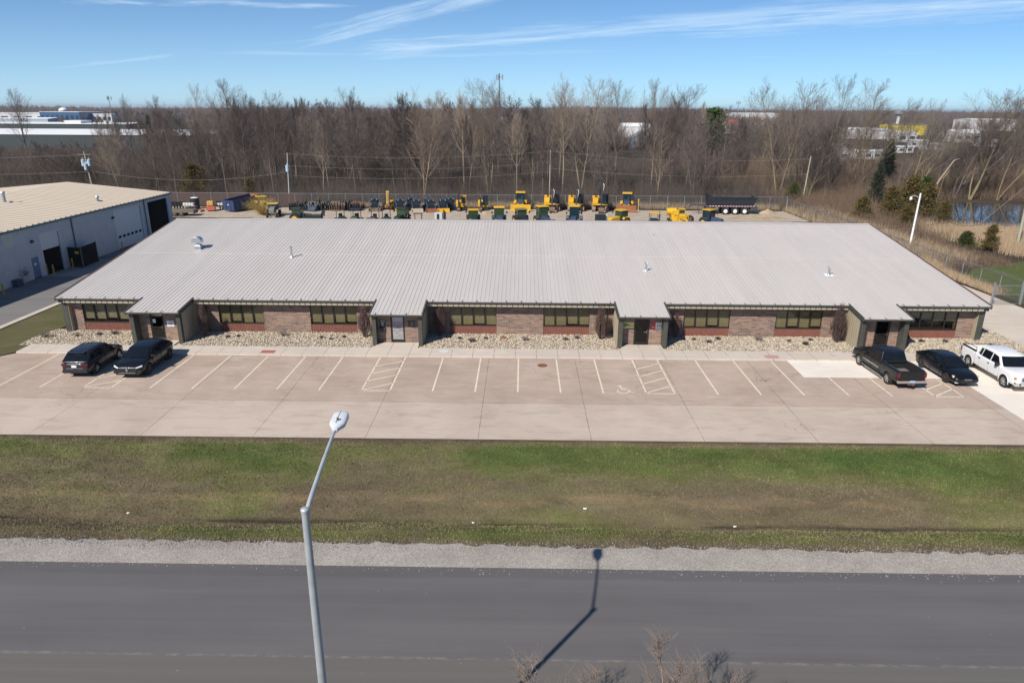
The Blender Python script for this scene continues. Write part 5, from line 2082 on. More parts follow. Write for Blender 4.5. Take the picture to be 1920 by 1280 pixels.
# ================================================================== machinery yard
YEL = pm('machine yellow', (0.66, 0.38, 0.022), 0.45, var=0.12, scale=2, objvar=.08)
YELW = pm('machine yellow worn', (0.56, 0.38, 0.09), 0.55, var=0.2, scale=3)
BLK = pm('machine black', (0.018, 0.021, 0.027), 0.5, var=0.25, scale=3)
BLU = pm('machine blue grey', (0.045, 0.068, 0.105), 0.45, var=0.2, scale=3)
GRN = pm('machine green', (0.014, 0.034, 0.022), 0.45, var=0.2, scale=3)
DGRN = pm('machine dark green', (0.012, 0.022, 0.021), 0.5, var=0.2, scale=3)
MUD = pm('muddy track', (0.26, 0.195, 0.145), 0.9, var=0.25, scale=5)
STEELB = pm('worn steel brown', (0.17, 0.115, 0.08), 0.7, var=0.3, scale=4)
RUSTB = pm('rust blade', (0.26, 0.105, 0.05), 0.85, var=0.3, scale=3)
MGLASS = pm('machine glass', (0.012, 0.03, 0.045), 0.05, spec=0.7, var=.2)
GGLASS = pm('machine green glass', (0.035, 0.065, 0.035), 0.08, spec=0.7, var=.3)
WHT = pm('machine white', (0.72, 0.72, 0.70), 0.5)
RED = pm('machine red', (0.42, 0.09, 0.05), 0.6, var=.2)
NAVYB = pm('dumpster navy', (0.025, 0.045, 0.115), 0.6, var=.2, scale=2)
WHEELW = pm('white wheel rim', (0.75, 0.75, 0.73), .5)


def stadium(L, h, y0=0.0, z0=0.0, n=6):
    r = h / 2
    p = []
    for k in range(n + 1):
        a = -math.pi / 2 + math.pi * k / n
        p.append((y0 + L / 2 - r + r * math.cos(a), z0 + r + r * math.sin(a)))
    for k in range(n + 1):
        a = math.pi / 2 + math.pi * k / n
        p.append((y0 - L / 2 + r + r * math.cos(a), z0 + r + r * math.sin(a)))
    return p


def track(root, x, L, h, w, y0=0.0, m=MUD):
    b = MB()
    b.prism(stadium(L, h, y0), 'x', x - w / 2, x + w / 2)
    n = int(L / .22)
    for k in range(n):
        yy = y0 - L / 2 + h / 2 + (L - h) * (k + .3) / n
        for z in (-0.02, h - 0.01):
            b.box(x - w / 2, x + w / 2, yy, yy + .07, z, z + .03)
    for k in range(4):
        b.cyl((x - w / 2 - .02, y0 - L / 2 + h / 2 + (L - h) * k / 3, h * .5), (x + w / 2 + .02, y0 - L / 2 + h / 2 + (L - h) * k / 3, h * .5), h * .28, n=10, mi=1)
    b.build('track', [m, BLK], root)


def wheel(root, x, y, r, w, rim=YEL):
    b = MB()
    b.cyl((x - w / 2, y, r), (x + w / 2, y, r), r, n=18)
    b.cyl((x - w / 2 - .015, y, r), (x + w / 2 + .015, y, r), r * .55, n=14, mi=1)
    for k in range(12):
        a = 2 * math.pi * k / 12
        b.bar((x - w / 2, y + r * math.cos(a), r + r * math.sin(a)), (x + w / 2, y + r * math.cos(a + .2), r + r * math.sin(a + .2)), .05, .05)
    b.build('wheel', [TYRE, rim], root)


def cab(root, x0, x1, y0, y1, z0, z1, roof=YEL, frame=BLK, glass=MGLASS, over=.08, rt_=.14):
    b = MB()
    p = .06
    for x in (x0, x1 - p):
        for y in (y0, (y0 + y1) / 2, y1 - p):
            b.box(x, x + p, y, y + p, z0, z1)
    for y in (y0, y1 - p):
        b.box(x0 + p, x1 - p, y, y + p, z0, z0 + .25)
        b.box(x0 + p, x1 - p, y, y + p, z1 - .08, z1)
    for x in (x0, x1 - p):
        b.box(x, x + p, y0 + p, (y0 + y1) / 2, z0, z0 + .22)
        b.box(x, x + p, (y0 + y1) / 2 + p, y1 - p, z0, z0 + .22)
    c = b.build('cab', frame, root, bevel=.01)
    g = MB()
    i = .02
    g.box(x0 + i, x1 - i, y0 + i, y1 - i, z0 + .03, z1 - .02)
    g.build('cab_glass', glass, c)
    r = MB()
    r.box(x0 - over, x1 + over, y0 - over, y1 + over, z1, z1 + rt_)
    r.build('cab_roof', roof, c, bevel=.05)
    return c


def excavator(label, loc, rotz, s=1.0, boom_h=4.2, reach=2.6, stick_rot=0.0, hrot=0.12, body=YEL, group='excavators in the yard'):
    e = thing('excavator', label, 'excavator', loc, rotz, group)
    e.scale = (s, s, s)
    for x in (-1.15, 1.15):
        track(e, x, 3.9, .85, .60, .3)
    b = MB()
    b.box(-.85, .85, -.6, 1.2, .35, .95)
    b.cyl((0, .3, .9), (0, .3, 1.08), .75, n=18)
    b.build('undercarriage', BLK, e)
    b = MB()
    b.box(-1.35, 1.35, -1.1, 2.3, 1.08, 1.35)
    b.prism([(1.1, 1.35), (2.3, 1.35), (2.55, 1.6), (2.5, 2.3), (2.2, 2.45), (1.1, 2.45)], 'x', -1.35, 1.35)
    b.box(-1.35, -.35, -.9, 1.1, 1.35, 2.35)
    b.box(-1.32, -.40, -1.05, -.9, 1.4, 2.0)
    b.build('house', body, e, bevel=.06)
    b = MB()
    b.box(-1.37, -1.34, -.6, .8, 1.55, 2.15)
    b.box(-.9, -.5, .1, .6, 2.35, 2.5)
    b.box(-.30, .38, -1.0, 1.05, 1.36, 1.95)
    b.cyl((-.8, 1.4, 2.45), (-.8, 1.4, 2.95), .09, n=10)
    b.build('engine_panel', BLK, e)
    cab(e, .42, 1.34, -1.25, .55, 1.36, 2.85, roof=BLK, rt_=.08)
    p0, p1, p2 = Vector((.05, -1.0, 1.75)), Vector((.05, -.9 - reach * .35, boom_h)), Vector((.05, -1.0 - reach * .75, boom_h - .35))
    b = MB()
    b.bar(p0, p1, .30, .5)
    b.bar(p1, p2, .28, .45)
    b.bar(p0 + Vector((-.28, -.3, .1)), p1 + Vector((-.28, .2, -.8)), .13, .13)
    b.bar(p0 + Vector((.28, -.3, .1)), p1 + Vector((.28, .2, -.8)), .13, .13)
    b.build('boom', BLK, e, bevel=.03)
    p3 = Vector((.05, -1.0 - reach - .1, .95))
    b = MB()
    b.bar(p2 + Vector((0, .15, .55)), p3, .28, .42)
    b.bar(p1 + Vector((0, 0, .4)), p2 + Vector((0, .2, .55)), .12, .12)
    b.build('stick', BLK, e, bevel=.03)
    b = MB()
    prof = [(p3.y - .15, 1.05), (p3.y - .45, .75), (p3.y - .45, .35), (p3.y - .15, .05), (p3.y + .35, .02), (p3.y + .5, .25), (p3.y + .25, .95)]
    b.prism(prof, 'x', -.45, .55)
    for k in range(4):
        b.bar((-.38 + k * .28, p3.y + .4, .08), (-.38 + k * .28, p3.y + .68, .02), .08, .05)
    b.build('bucket', STEELB, e, bevel=.03)
    b = MB()
    b.tube([p2 + Vector((.2, 0, .4)), p2 + Vector((.35, -.25, .1)), p2 + Vector((.25, -.1, -.7)), p2 + Vector((.15, -.1, -1.3))], .05, 6)
    b.build('hose', WHT, e)
    return e


def mini_excavator(label, loc, rotz, cabroof, boom_h=3.4):
    e = thing('mini_excavator', label, 'excavator', loc, rotz, 'excavators in the yard')
    for x in (-.75, .75):
        track(e, x, 2.2, .55, .38, .1, BLK)
    b = MB()
    b.box(-.9, .9, -.6, 1.0, .6, .95)
    b.prism([(.3, .95), (1.05, .95), (1.1, 1.3), (.9, 1.65), (.3, 1.65)], 'x', -.9, .9)
    b.box(-.9, -.25, -.6, .3, .95, 1.5)
    b.build('house', YEL, e, bevel=.06)
    cab(e, -.05, .88, -.75, .3, .96, 2.45, roof=cabroof, frame=YEL if cabroof == YEL else BLK, rt_=.10)
    b = MB()
    b.bar((-.45, -.7, .9), (-.45, -1.1, boom_h), .26, .36)
    b.bar((-.45, -1.1, boom_h), (-.45, -1.7, boom_h - .6), .26, .34)
    b.build('boom', BLK, e, bevel=.03)
    b = MB()
    b.bar((-.45, -1.7, boom_h - .3), (-.45, -2.0, .5), .22, .3)
    b.build('stick', BLK, e)
    b = MB()
    b.prism([(-2.2, .6), (-2.35, .3), (-2.1, .02), (-1.75, .05), (-1.7, .3), (-1.9, .6)], 'x', -.7, -.2)
    b.build('bucket', STEELB, e)
    b = MB()
    b.box(-.9, .9, -1.5, -1.4, .05, .4)
    b.bar((-.5, -.8, .4), (-.5, -1.4, .2), .1, .1)
    b.bar((.5, -.8, .4), (.5, -1.4, .2), .1, .1)
    b.build('blade', BLK, e)


def skid_steer(label, loc, rotz, bucket, rubber=True):
    e = thing('skid_steer', label, 'skid steer', loc, rotz + rnd.uniform(-.12, .12), 'skid steers in the yard')
    if rubber:
        for x in (-.75, .75):
            track(e, x, 2.0, .72, .36, .1, BLK)
    else:
        for x in (-.75, .75):
            for y in (-.45, .65):
                wheel(e, x, y, .42, .30)
    b = MB()
    b.box(-.56, .56, -.7, 1.2, .35, 1.05)
    b.prism([(.5, 1.05), (1.35, 1.05), (1.35, 1.55), (.9, 1.75), (.5, 1.75)], 'x', -.6, .6)
    b.build('body', BLK, e, bevel=.04)
    cab(e, -.52, .52, -.75, .5, 1.05, 2.05, roof=BLU, rt_=.09)
    b = MB()
    for s in (-1, 1):
        b.bar((s * .72, 1.15, 1.65), (s * .72, -.4, 1.35), .14, .2)
        b.bar((s * .72, -.4, 1.4), (s * .72, -1.25, .5), .14, .2)
    b.bar((-.72, -1.2, .55), (.72, -1.2, .55), .12, .12)
    b.build('lift_arm', BLU, e)
    b = MB()
    b.prism([(-1.25, .62), (-1.3, .05), (-2.05, .02), (-2.05, .06), (-1.42, .14), (-1.36, .64)], 'x', -1.0, 1.0)
    for s in (-1, 1):
        b.prism([(-1.25, .62), (-1.3, .03), (-2.05, .03), (-1.7, .4), (-1.36, .64)], 'x', s * 1.0 - .03, s * 1.0 + .03)
    b.build('bucket', bucket, e)
    b = MB()
    for s in (-1, 1):
        b.box(s * .42 - .08, s * .42 + .08, -.80, -.75, 1.92, 2.02)
    b.build('work_light', pm('work lamp', (.6, .6, .55), .3), e)
    return e


def dozer(label, loc, rotz, blade, hood):
    e = thing('bulldozer', label, 'bulldozer', loc, rotz, 'bulldozers in the yard')
    for x in (-.95, .95):
        track(e, x, 3.2, .95, .55, .2)
    b = MB()
    b.box(-.62, .62, -1.5, 1.6, .55, 1.25)
    b.box(-1.25, 1.25, .1, 1.4, 1.0, 1.35)
    b.box(.7, 1.15, -.3, .1, 1.2, 1.75)
    b.box(-1.15, -.7, -.3, .1, 1.2, 1.75)
    b.build('body', YEL, e, bevel=.05)
    b = MB()
    b.prism([(-1.55, 1.25), (0, 1.25), (0, 1.95), (-1.2, 1.75), (-1.55, 1.6)], 'x', -.55, .55)
    b.cyl((.25, -.7, 1.8), (.25, -.7, 2.7), .07, n=8)
    b.build('hood', hood, e, bevel=.06)
    cab(e, -.72, .72, .05, 1.35, 1.35, 2.95, roof=YEL, over=.14, rt_=.2)
    b = MB()
    b.prism([(-2.25, .05), (-2.18, .5), (-2.25, 1.25), (-2.33, 1.25), (-2.32, .5), (-2.38, .05)], 'x', -1.75, 1.75)
    b.box(-1.78, -1.70, -2.36, -2.0, .1, 1.2)
    b.box(1.70, 1.78, -2.36, -2.0, .1, 1.2)
    b.build('blade', blade, e)
    b = MB()
    for s in (-1, 1):
        b.bar((s * 1.25, .3, .5), (s * 1.25, -2.2, .35), .16, .2)
        b.bar((s * .35, -1.3, 1.4), (s * .45, -2.2, .8), .12, .12)
    b.build('push_arm', YEL, e)
    return e


def tractor(label, loc, rotz, hood=GRN, roof=YEL, glass=MGLASS, hh=2.75, front=None, w=0.9, rim=YEL, cat='tractor', big=.75):
    e = thing('tractor', label, cat, loc, rotz + rnd.uniform(-.35, .35), 'tractors parked behind the roof')
    for s in (-1, 1):
        wheel(e, s * w, .75, big, .42, rim)
        wheel(e, s * (w - .08), -1.25, big * .66, .32, rim)
    b = MB()
    b.prism([(-1.9, .75), (-.1, .75), (-.1, 1.65), (-1.6, 1.5), (-1.9, 1.35)], 'x', -.42, .42)
    b.box(-.35, .35, -.1, 1.2, .6, 1.1)
    b.build('hood', hood, e, bevel=.06)
    cab(e, -.72, .72, -.1, 1.25, 1.1, hh, roof=roof, glass=glass, over=.12, rt_=.16)
    b = MB()
    for s in (-1, 1):
        b.prism([(.1, 1.25), (.3, 1.55), (1.2, 1.55), (1.45, 1.2), (1.35, 1.15), (1.15, 1.45), (.35, 1.45), (.2, 1.2)], 'x', s * w - .22, s * w + .22)
    b.build('fender', hood, e)
    if front:
        b = MB()
        b.bar((-.6, -.3, 1.35), (-.6, -2.2, 1.0), .12, .2)
        b.bar((.6, -.3, 1.35), (.6, -2.2, 1.0), .12, .2)
        b.prism([(-2.2, 1.35), (-2.25, .7), (-2.9, .65), (-2.5, 1.1)], 'x', -1.0, 1.0)
        b.build('front_loader', front, e)
    b = MB()
    for s in (-1, 1):
        b.bar((s * .8, -.1, 2.1), (s * 1.15, -.2, 2.1), .03, .03)
        b.box(s * 1.15 - .1, s * 1.15 + .1, -.24, -.18, 1.95, 2.3)
    b.build('mirror', BLK, e)
    return e


def rops(label, loc, rotz, hood=DGRN, hh=2.45, w=.75, canopy=None, cat='mower'):
    e = thing('ride_on_mower', label, cat, loc, rotz, 'mowers parked behind the roof')
    for s in (-1, 1):
        wheel(e, s * w, .6, .5, .32, YEL)
        wheel(e, s * (w - .1), -.8, .36, .24, YEL)
    b = MB()
    b.prism([(-1.3, .5), (.9, .5), (.9, 1.0), (0, 1.05), (-.3, 1.4), (-1.1, 1.35), (-1.3, 1.1)], 'x', -.45, .45)
    b.box(-1.0, 1.0, -.3, .3, .22, .42)
    b.build('body', hood, e, bevel=.05)
    b = MB()
    b.tube([(-.6, .75, .8), (-.6, .78, hh - .1), (-.5, .78, hh), (.5, .78, hh), (.6, .78, hh - .1), (.6, .75, .8)], .05, 8)
    b.build('roll_bar', BLK, e)
    b = MB()
    b.box(-.28, .28, .2, .7, 1.0, 1.15)
    b.box(-.28, .28, .6, .72, 1.15, 1.65)
    b.cyl((0, -.15, 1.55), (.0, -.1, 1.58), .2, n=12)
    b.build('seat', BLK, e, bevel=.03)
    if canopy:
        b = MB()
        b.box(-.8, .8, -.7, .95, hh, hh + .1)
        b.bar((-.6, -.6, .9), (-.6, -.6, hh), .05, .05)
        b.bar((.6, -.6, .9), (.6, -.6, hh), .05, .05)
        b.build('canopy', canopy, e, bevel=.04)
    return e


# back row, along the fence
skid_steer('skid steer with wide brown bucket standing alone left of the yellow backhoe boom', (-26.2, 76.8, 0), .15, STEELB)
skid_steer('dark skid steer with yellow bucket edge, first one right of the backhoe', (-21.6, 76.2, 0), .25, YEL)
skid_steer('skid steer standing behind the first one right of the backhoe', (-20.0, 78.4, 0), .3, BLK)
skid_steer('skid steer with pale bucket, leftmost of the middle pair in front', (-18.7, 76.0, 0), .2, pm('pale bucket', (.42, .36, .28), .7))
skid_steer('skid steer standing behind the middle pair', (-16.9, 78.5, 0), .2, BLK)
skid_steer('skid steer with rusty bucket, right one of the middle pair in front', (-16.1, 76.0, 0), .2, RUSTB)
skid_steer('skid steer with bright yellow bucket left of the small excavator', (-14.1, 76.4, 0), .25, YEL)
skid_steer('skid steer half hidden behind the one with the bright yellow bucket', (-13.0, 78.6, 0), .25, BLK)
mini_excavator('small yellow excavator with upright dark boom and yellow framed cab', (-10.9, 78.0, 0), .08, YEL, 3.5)
mini_excavator('small dark cabbed excavator left of the yellow bulldozer', (-7.0, 78.4, 0), .05, BLK, 2.3)
dozer('yellow bulldozer with bright yellow blade facing the camera', (-.3, 78.6, 0), .0, YEL, BLU)
excavator('leftmost of the three large yellow excavators, dark folded boom', (5.3, 78.4, 0), -.04, 1.0, 3.9, 2.3)
excavator('middle of the three large yellow excavators, dark folded boom', (9.6, 78.4, 0), -.06, 1.0, 3.9, 2.2)
excavator('rightmost large yellow excavator with the highest raised boom', (13.9, 78.2, 0), -.05, 1.0, 5.0, 2.5)
dozer('bulldozer with wide rusty blade right of the excavators', (18.7, 78.4, 0), -.18, RUSTB, BLU)
# backhoe, boom folded towards us
e = thing('backhoe', 'yellow backhoe with tall folded boom seen from behind', 'backhoe', (-23.8, 77.6, 0))
for s in (-1, 1):
    wheel(e, s * .85, .1, .65, .42)
    wheel(e, s * .8, 2.2, .5, .35)
b = MB()
b.box(-.5, .5, 0, 2.9, .6, 1.35)
b.box(-.85, .85, -.5, -.25, .4, .8)
b.build('body', YEL, e, bevel=.05)
b = MB()
for s in (-1, 1):
    b.bar((s * .22, -.5, .7), (s * .16, -.75, 3.3), .12, .3)
    b.bar((s * .10, -.75, 3.3), (s * .10, -1.0, 1.2), .1, .26)
b.box(-.28, .28, -.95, -.55, 3.15, 3.35)
b.build('boom', YELW, e)
b = MB()
b.prism([(-1.3, 1.2), (-1.35, .8), (-1.1, .55), (-.8, .7), (-.85, 1.2)], 'x', -.35, .35)
b.build('bucket', STEELB, e)
b = MB()
for s in (-1, 1):
    b.bar((s * .9, -.4, .9), (s * 1.25, -.5, .1), .14, .14)
    b.box(s * 1.25 - .2, s * 1.25 + .2, -.7, -.3, 0.01, .08)
b.build('stabiliser', YELW, e)
# gooseneck dump trailer
e = thing('dump_trailer', 'long black three axle dump trailer at the right end of the yard', 'trailer', (36.4, 75.6, 0))
b = MB()
tub = [(-4.2, 1.62), (3.6, 1.62), (4.1, 2.55), (4.3, 2.95), (4.2, 3.0), (3.3, 2.75), (-3.0, 2.85), (-3.6, 2.95), (-3.9, 3.42), (-4.25, 3.45), (-4.4, 3.1), (-4.1, 2.7)]
b.prism(tub, 'y', -1.1, -1.02)
b.prism(tub, 'y', 1.02, 1.1)
b.box(-4.15, 3.7, -1.02, 1.02, 1.62, 1.70)
b.slab([(-4.15, -1.02, 1.65), (-4.15, 1.02, 1.65), (-4.3, 1.02, 3.3), (-4.3, -1.02, 3.3)], .08)
b.slab([(3.65, -1.02, 1.65), (3.65, 1.02, 1.65), (4.2, 1.02, 2.85), (4.2, -1.02, 2.85)], .08)
for k in range(8):
    b.box(-3.8 + k, -3.7 + k, -1.16, -1.1, 1.66, 2.6)
b.bar((-3.2, -1.13, 2.72), (4.1, -1.13, 2.68), .12, .16)
b.build('tub', BLK, e)
b = MB()
b.box(-4.3, 3.9, -.55, .55, 1.2, 1.5)
b.box(-4.6, 4.2, -1.08, -1.0, 1.25, 1.52)
b.box(-4.6, 4.2, 1.0, 1.08, 1.25, 1.52)
b.box(-4.4, -2.9, -1.0, 1.0, .55, 1.2)
b.bar((-4.3, 0, 1.4), (-6.6, 0, 1.55), .5, .3)
b.bar((-6.6, 0, 1.6), (-7.3, 0, 1.2), .3, .25)
b.bar((-5.6, -.5, 1.4), (-5.6, -.5, .0), .1, .1)
b.box(3.2, 4.4, -1.0, 1.0, .8, 1.2)
b.build('frame', pm('trailer frame grey', (0.06, 0.065, 0.075), .6), e)
b = MB()
for k in range(33):
    x = -4.2 + k * .25
    b.v += [(x, -1.09, 1.40), (x, -1.09, 1.50), (x, -1.081, 1.50), (x, -1.081, 1.40)]
for k in range(32):
    for q in range(4):
        b.f.append((k * 4 + q, k * 4 + (q + 1) % 4, k * 4 + 4 + (q + 1) % 4, k * 4 + 4 + q))
        b.m.append(k % 2)
b.build('reflector_tape', [pm('tape red', (.5, .04, .04), .5), WHT], e)
for k in range(3):
    for s in (-1, 1):
        w = MB()
        x = -1.15 + k * 1.65
        y = s * .95
        w.cyl((x, y - .25, .58), (x, y + .25, .58), .58, n=22)
        w.build('wheel', TYRE, e)
        w = MB()
        w.cyl((x, y + s * .24, .58), (x, y + s * .262, .58), .36, .33, n=18)
        w.cyl((x, y + s * .26, .58), (x, y + s * .30, .58), .12, n=10)
        w.build('rim', WHEELW, e)
b = MB()
for k in range(3):
    x = -1.15 + k * 1.65
    for s in (-1, 1):
        b.tube([(x + .68 * math.cos(R(a)), s * .95, .60 + .66 * math.sin(R(a))) for a in range(15, 170, 15)], .05, 6)
b.build('mudguard', BLK, e)
# dumpster
e = thing('dumpster', 'open navy blue roll off dumpster with rusty inside', 'dumpster', (-50.7, 73.0, 0), R(-24))
b = MB()
b.box(-1.2, 1.2, 0, 6.2, .25, .33)
b.slab([(-1.2, 0, .25), (1.2, 0, .25), (1.25, -.1, 2.0), (-1.25, -.1, 2.0)], .08)
for s in (-1, 1):
    b.slab([(s * 1.2, 0, .25), (s * 1.2, 6.2, .25), (s * 1.25, 6.4, 2.5), (s * 1.25, -.1, 2.0)], .08)
    for k in range(6):
        b.bar((s * 1.26, .3 + k * 1.1, .3), (s * 1.30, .25 + k * 1.1, 2.0 + .07 * k), .1, .1)
for x in (-.45, .45):
    b.bar((x, -.06, .3), (x, -.14, 2.0), .12, .1)
b.build('shell', NAVYB, e)
b = MB()
b.slab([(-1.18, 6.2, .3), (1.18, 6.2, .3), (1.22, 6.4, 2.5), (-1.22, 6.4, 2.5)], .06)
b.box(-1.1, 1.1, .1, 6.1, .34, .40)
b.build('liner', RUSTB, e)
b = MB()
b.box(-.22, .22, -.10, -.075, 1.2, 1.4)
b.build('label_plate', WHT, e)
# row of buckets and other attachments
BLACKST = pm('bucket black', (0.022, 0.020, 0.020), .6, var=.3)


def bucket(m, kind):
    t_ = thing('bucket_attachment', 'x', 'bucket', (0, 0, 0), 0, 'bucket attachments in a long row')
    b = MB()
    if kind == 0:
        b.prism([(-.5, .1), (-.2, 0), (.4, .1), (.55, .5), (.4, 1.0), (.3, 1.05), (.4, .5), (.3, .2), (-.2, .1)], 'x', -.55, .55)
        for s in (-1, 1):
            b.prism([(-.5, .1), (-.2, 0), (.4, .1), (.55, .5), (.4, 1.0), (.1, 1.0)], 'x', s * .55 - .03, s * .55 + .03)
    elif kind == 1:
        b.box(-.7, .7, .2, .3, .1, 1.25)
        b.box(-.7, .7, -.5, .2, .05, .14)
        for k in range(5):
            b.box(-.7 + k * .34, -.64 + k * .34, -.5, .2, .14, .8)
    else:
        b.prism([(-.6, .05), (.5, .05), (.6, .9), (.5, .95), (.35, .2), (-.6, .15)], 'x', -.95, .95)
        for s in (-1, 1):
            b.prism([(-.6, .05), (.5, .05), (.6, .9), (.2, .8)], 'x', s * .95 - .03, s * .95 + .03)
    b.build('shell', m, t_)
    b = MB()
    for s in (-1, 1):
        b.prism([(-.1, .9), (.4, .9), (.35, 1.22), (.1, 1.25)], 'x', s * .22 - .05, s * .22 + .05)
    b.cyl((-.3, .2, 1.12), (.3, .2, 1.12), .06, n=8)
    b.build('hanger', m, t_)
    return t_


protos = [bucket(BLACKST, 0), bucket(STEELB, 1), bucket(BLACKST, 1), bucket(BLU, 2), bucket(RUSTB, 2)]
BL_ = 'dark steel bucket attachment lined up in the long row right of the willow bush'
rb = random.Random(5)
spots = []
for i in range(13):
    spots.append((-40.6 + i * .95, 76.0 + rb.uniform(-.3, .3), rb.choice((0, 1, 2, 0, 2)), BL_))
for i in range(9):
    spots.append((-40.2 + i * 1.1, 78.0 + rb.uniform(-.3, .3), rb.choice((0, 1, 2)), BL_))
spots += [(-37.2, 75.0, 3, 'blue black wide bucket in front of the attachment row'), (-29.9, 77.4, 4, 'wide rusty red bucket at the right end of the attachment row'),
          (-28.9, 78.6, 1, 'upright brown attachment standing alone between rusty bucket and skid steers')]
used = set()
for x, y, k, lab in spots:
    s = rb.uniform(.85, 1.25)
    rz_ = rb.uniform(-.3, .3)
    if k in used:
        dup(protos[k], (x, y, 0.01), rz_, lab, scale=(s, s, s * rb.uniform(.9, 1.2)))
    else:
        used.add(k)
        if protos[k].name not in CHILD:
            CHILD[protos[k].name] = [(c, kids(c)) for c in kids(protos[k])]
        protos[k].location = (x, y, .01)
        protos[k].rotation_euler = (0, 0, rz_)
        protos[k].scale = (s, s, s)
        protos[k]['label'] = lab
# left corner of the yard
e = thing('plastic_tank', 'black upright plastic tank with white lid near the left fence', 'tank', (-58.4, 77.0, 0))
b = MB()
b.cyl((0, 0, 0), (0, 0, 1.9), .78, n=20)
b.build('tank', BLK, e, smooth=True)
b = MB()
b.cyl((0, 0, 1.9), (0, 0, 2.02), .7, .4, n=20)
b.build('lid', WHT, e, smooth=True)
e = thing('auger_machine', 'small red machine with yellow engine cover left of the dumpster', 'machine', (-54.4, 74.2, 0), .3)
b = MB()
b.prism([(-.8, .2), (.8, .2), (1.1, .9), (-.6, .9)], 'x', -.7, .7)
b.bar((-1.0, -.6, .2), (-1.6, -1.1, .1), .2, .4)
b.build('hopper', RED, e)
b = MB()
b.box(-.5, .5, -.4, .7, .95, 1.7)
b.build('engine_cover', YELW, e, bevel=.1)
b = MB()
b.cyl((.9, 1.2, 1.1), (1.5, 1.4, 1.1), .45, n=14)
b.build('drum', BLK, e)


def implement(label, loc, rotz, L, main, acc):
    e = thing('farm_implement', label, 'implement', loc, rotz, 'implements along the left fence')
    b = MB()
    b.bar((-L / 2, 0, .75), (L / 2, 0, .75), .14, .14)
    b.bar((-L / 2, .9, .6), (L / 2, .9, .6), .12, .12)
    b.bar((0, 0, .75), (0, -1.5, .5), .12, .12)
    n = int(L / .5)
    for k in range(n):
        x = -L / 2 + .3 + k * .5
        b.bar((x, 0, .75), (x, 1.0, .15), .07, .1)
        b.cyl((x - .03, .7, .32), (x + .03, .7, .32), .30, n=12)
    b.build('frame', main, e)
    b = MB()
    for k in range(n):
        x = -L / 2 + .3 + k * .5
        b.prism([(-.1, .85), (.35, .85), (.42, 1.25), (-.18, 1.25)], 'x', x - .18, x + .18)
    b.build('hopper', acc, e)


implement('green black row implement in the left yard corner', (-61.2, 76.2, 0), .1, 3.2, DGRN, BLK)
implement('white boxed implement in front of the black plastic tank', (-58.6, 75.0, 0), -.1, 2.2, pm('implement grey', (.3, .3, .32), .6), WHT)
implement('white and green row implement just left of the dumpster', (-52.4, 75.3, 0), .1, 2.6, GRN, WHT)
e = thing('flatbed_trailer', 'weathered flat trailer with three axles beside the warehouse corner', 'trailer', (-57.2, 68.6, 0), .06)
b = MB()
b.box(-2.9, 2.6, -1.0, 1.0, .72, .86)
b.box(-2.9, 2.6, -1.05, -1.0, .6, 1.0)
b.box(-2.9, 2.6, 1.0, 1.05, .6, 1.0)
b.prism([(2.6, .4), (2.75, .9), (2.6, 1.05)], 'y', -1.0, 1.0)
b.bar((-2.9, 0, .7), (-4.6, 0, .6), .16, .16)
b.build('deck', pm('weathered deck', (.17, .14, .11), .9, var=.3), e)
for k in range(3):
    for s in (-1, 1):
        w = MB()
        w.cyl((-1.6 + k * 1.1, s * .9 - .14, .42), (-1.6 + k * 1.1, s * .9 + .14, .42), .42, n=16)
        w.cyl((-1.6 + k * 1.1, s * .9 - .15, .42), (-1.6 + k * 1.1, s * .9 + .15, .42), .2, n=12, mi=1)
        w.build('wheel', [TYRE, STEELB], e)
tractor('yellow topped machine half hidden behind the willow bush', (-46.0, 76.2, 0), .3, YELW, YEL, hh=2.2, big=.5)
tractor('grey yellow machine low in front of the willow bush', (-41.4, 68.4, 0), .2, pm('machine grey', (.2, .2, .19), .6), YELW, hh=2.0, big=.5)
b = MB()
b.cyl((0, 0, 0), (0, 0, 1.9), .09, n=10)
b.ell((0, 0, 1.9), (.16, .16, .12), 10, 6)
tag(b.build('marker_post', YELW, loc=(20.9, 79.0, 0), smooth=True), 'pale yellow post beside the bulldozer with the rusty blade', 'post')
# low soil heaps


def heap(label, x, y, rx, ry, h, m, seed):
    b = MB()
    n = 20
    for j in range(n + 1):
        for i in range(n + 1):
            u, v = i / n * 2 - 1, j / n * 2 - 1
            d = min(1, math.hypot(u, v))
            z = h * max(0, 1 - d * d) ** 1.2 * (0.75 + .5 * smooth_noise(u * 3 + seed, v * 3, 1, seed)) - 0.03
            b.v.append((u * rx, v * ry, z))
    for j in range(n):
        for i in range(n):
            b.f.append((j * (n + 1) + i, j * (n + 1) + i + 1, (j + 1) * (n + 1) + i + 1, (j + 1) * (n + 1) + i))
            b.m.append(0)
    tag(b.build('soil_heap', m, loc=(x, y, 0.006), smooth=True), label, 'soil heap')


SOIL = gravel_mat('tan soil', (.30, .22, .14), (.40, .30, .20), (.48, .37, .25), 4)
heap('low tan soil heap right of the dump trailer', 43.2, 76.4, 1.8, 1.2, .75, SOIL, 2)
heap('broad low soil spread at the right end of the yard', 40, 70.5, 5.5, 2.2, .30, SOIL, 5)
heap('small soil heap in front of the small dark excavator', -6.0, 73.5, 1.8, 1.1, .45, SOIL, 8)
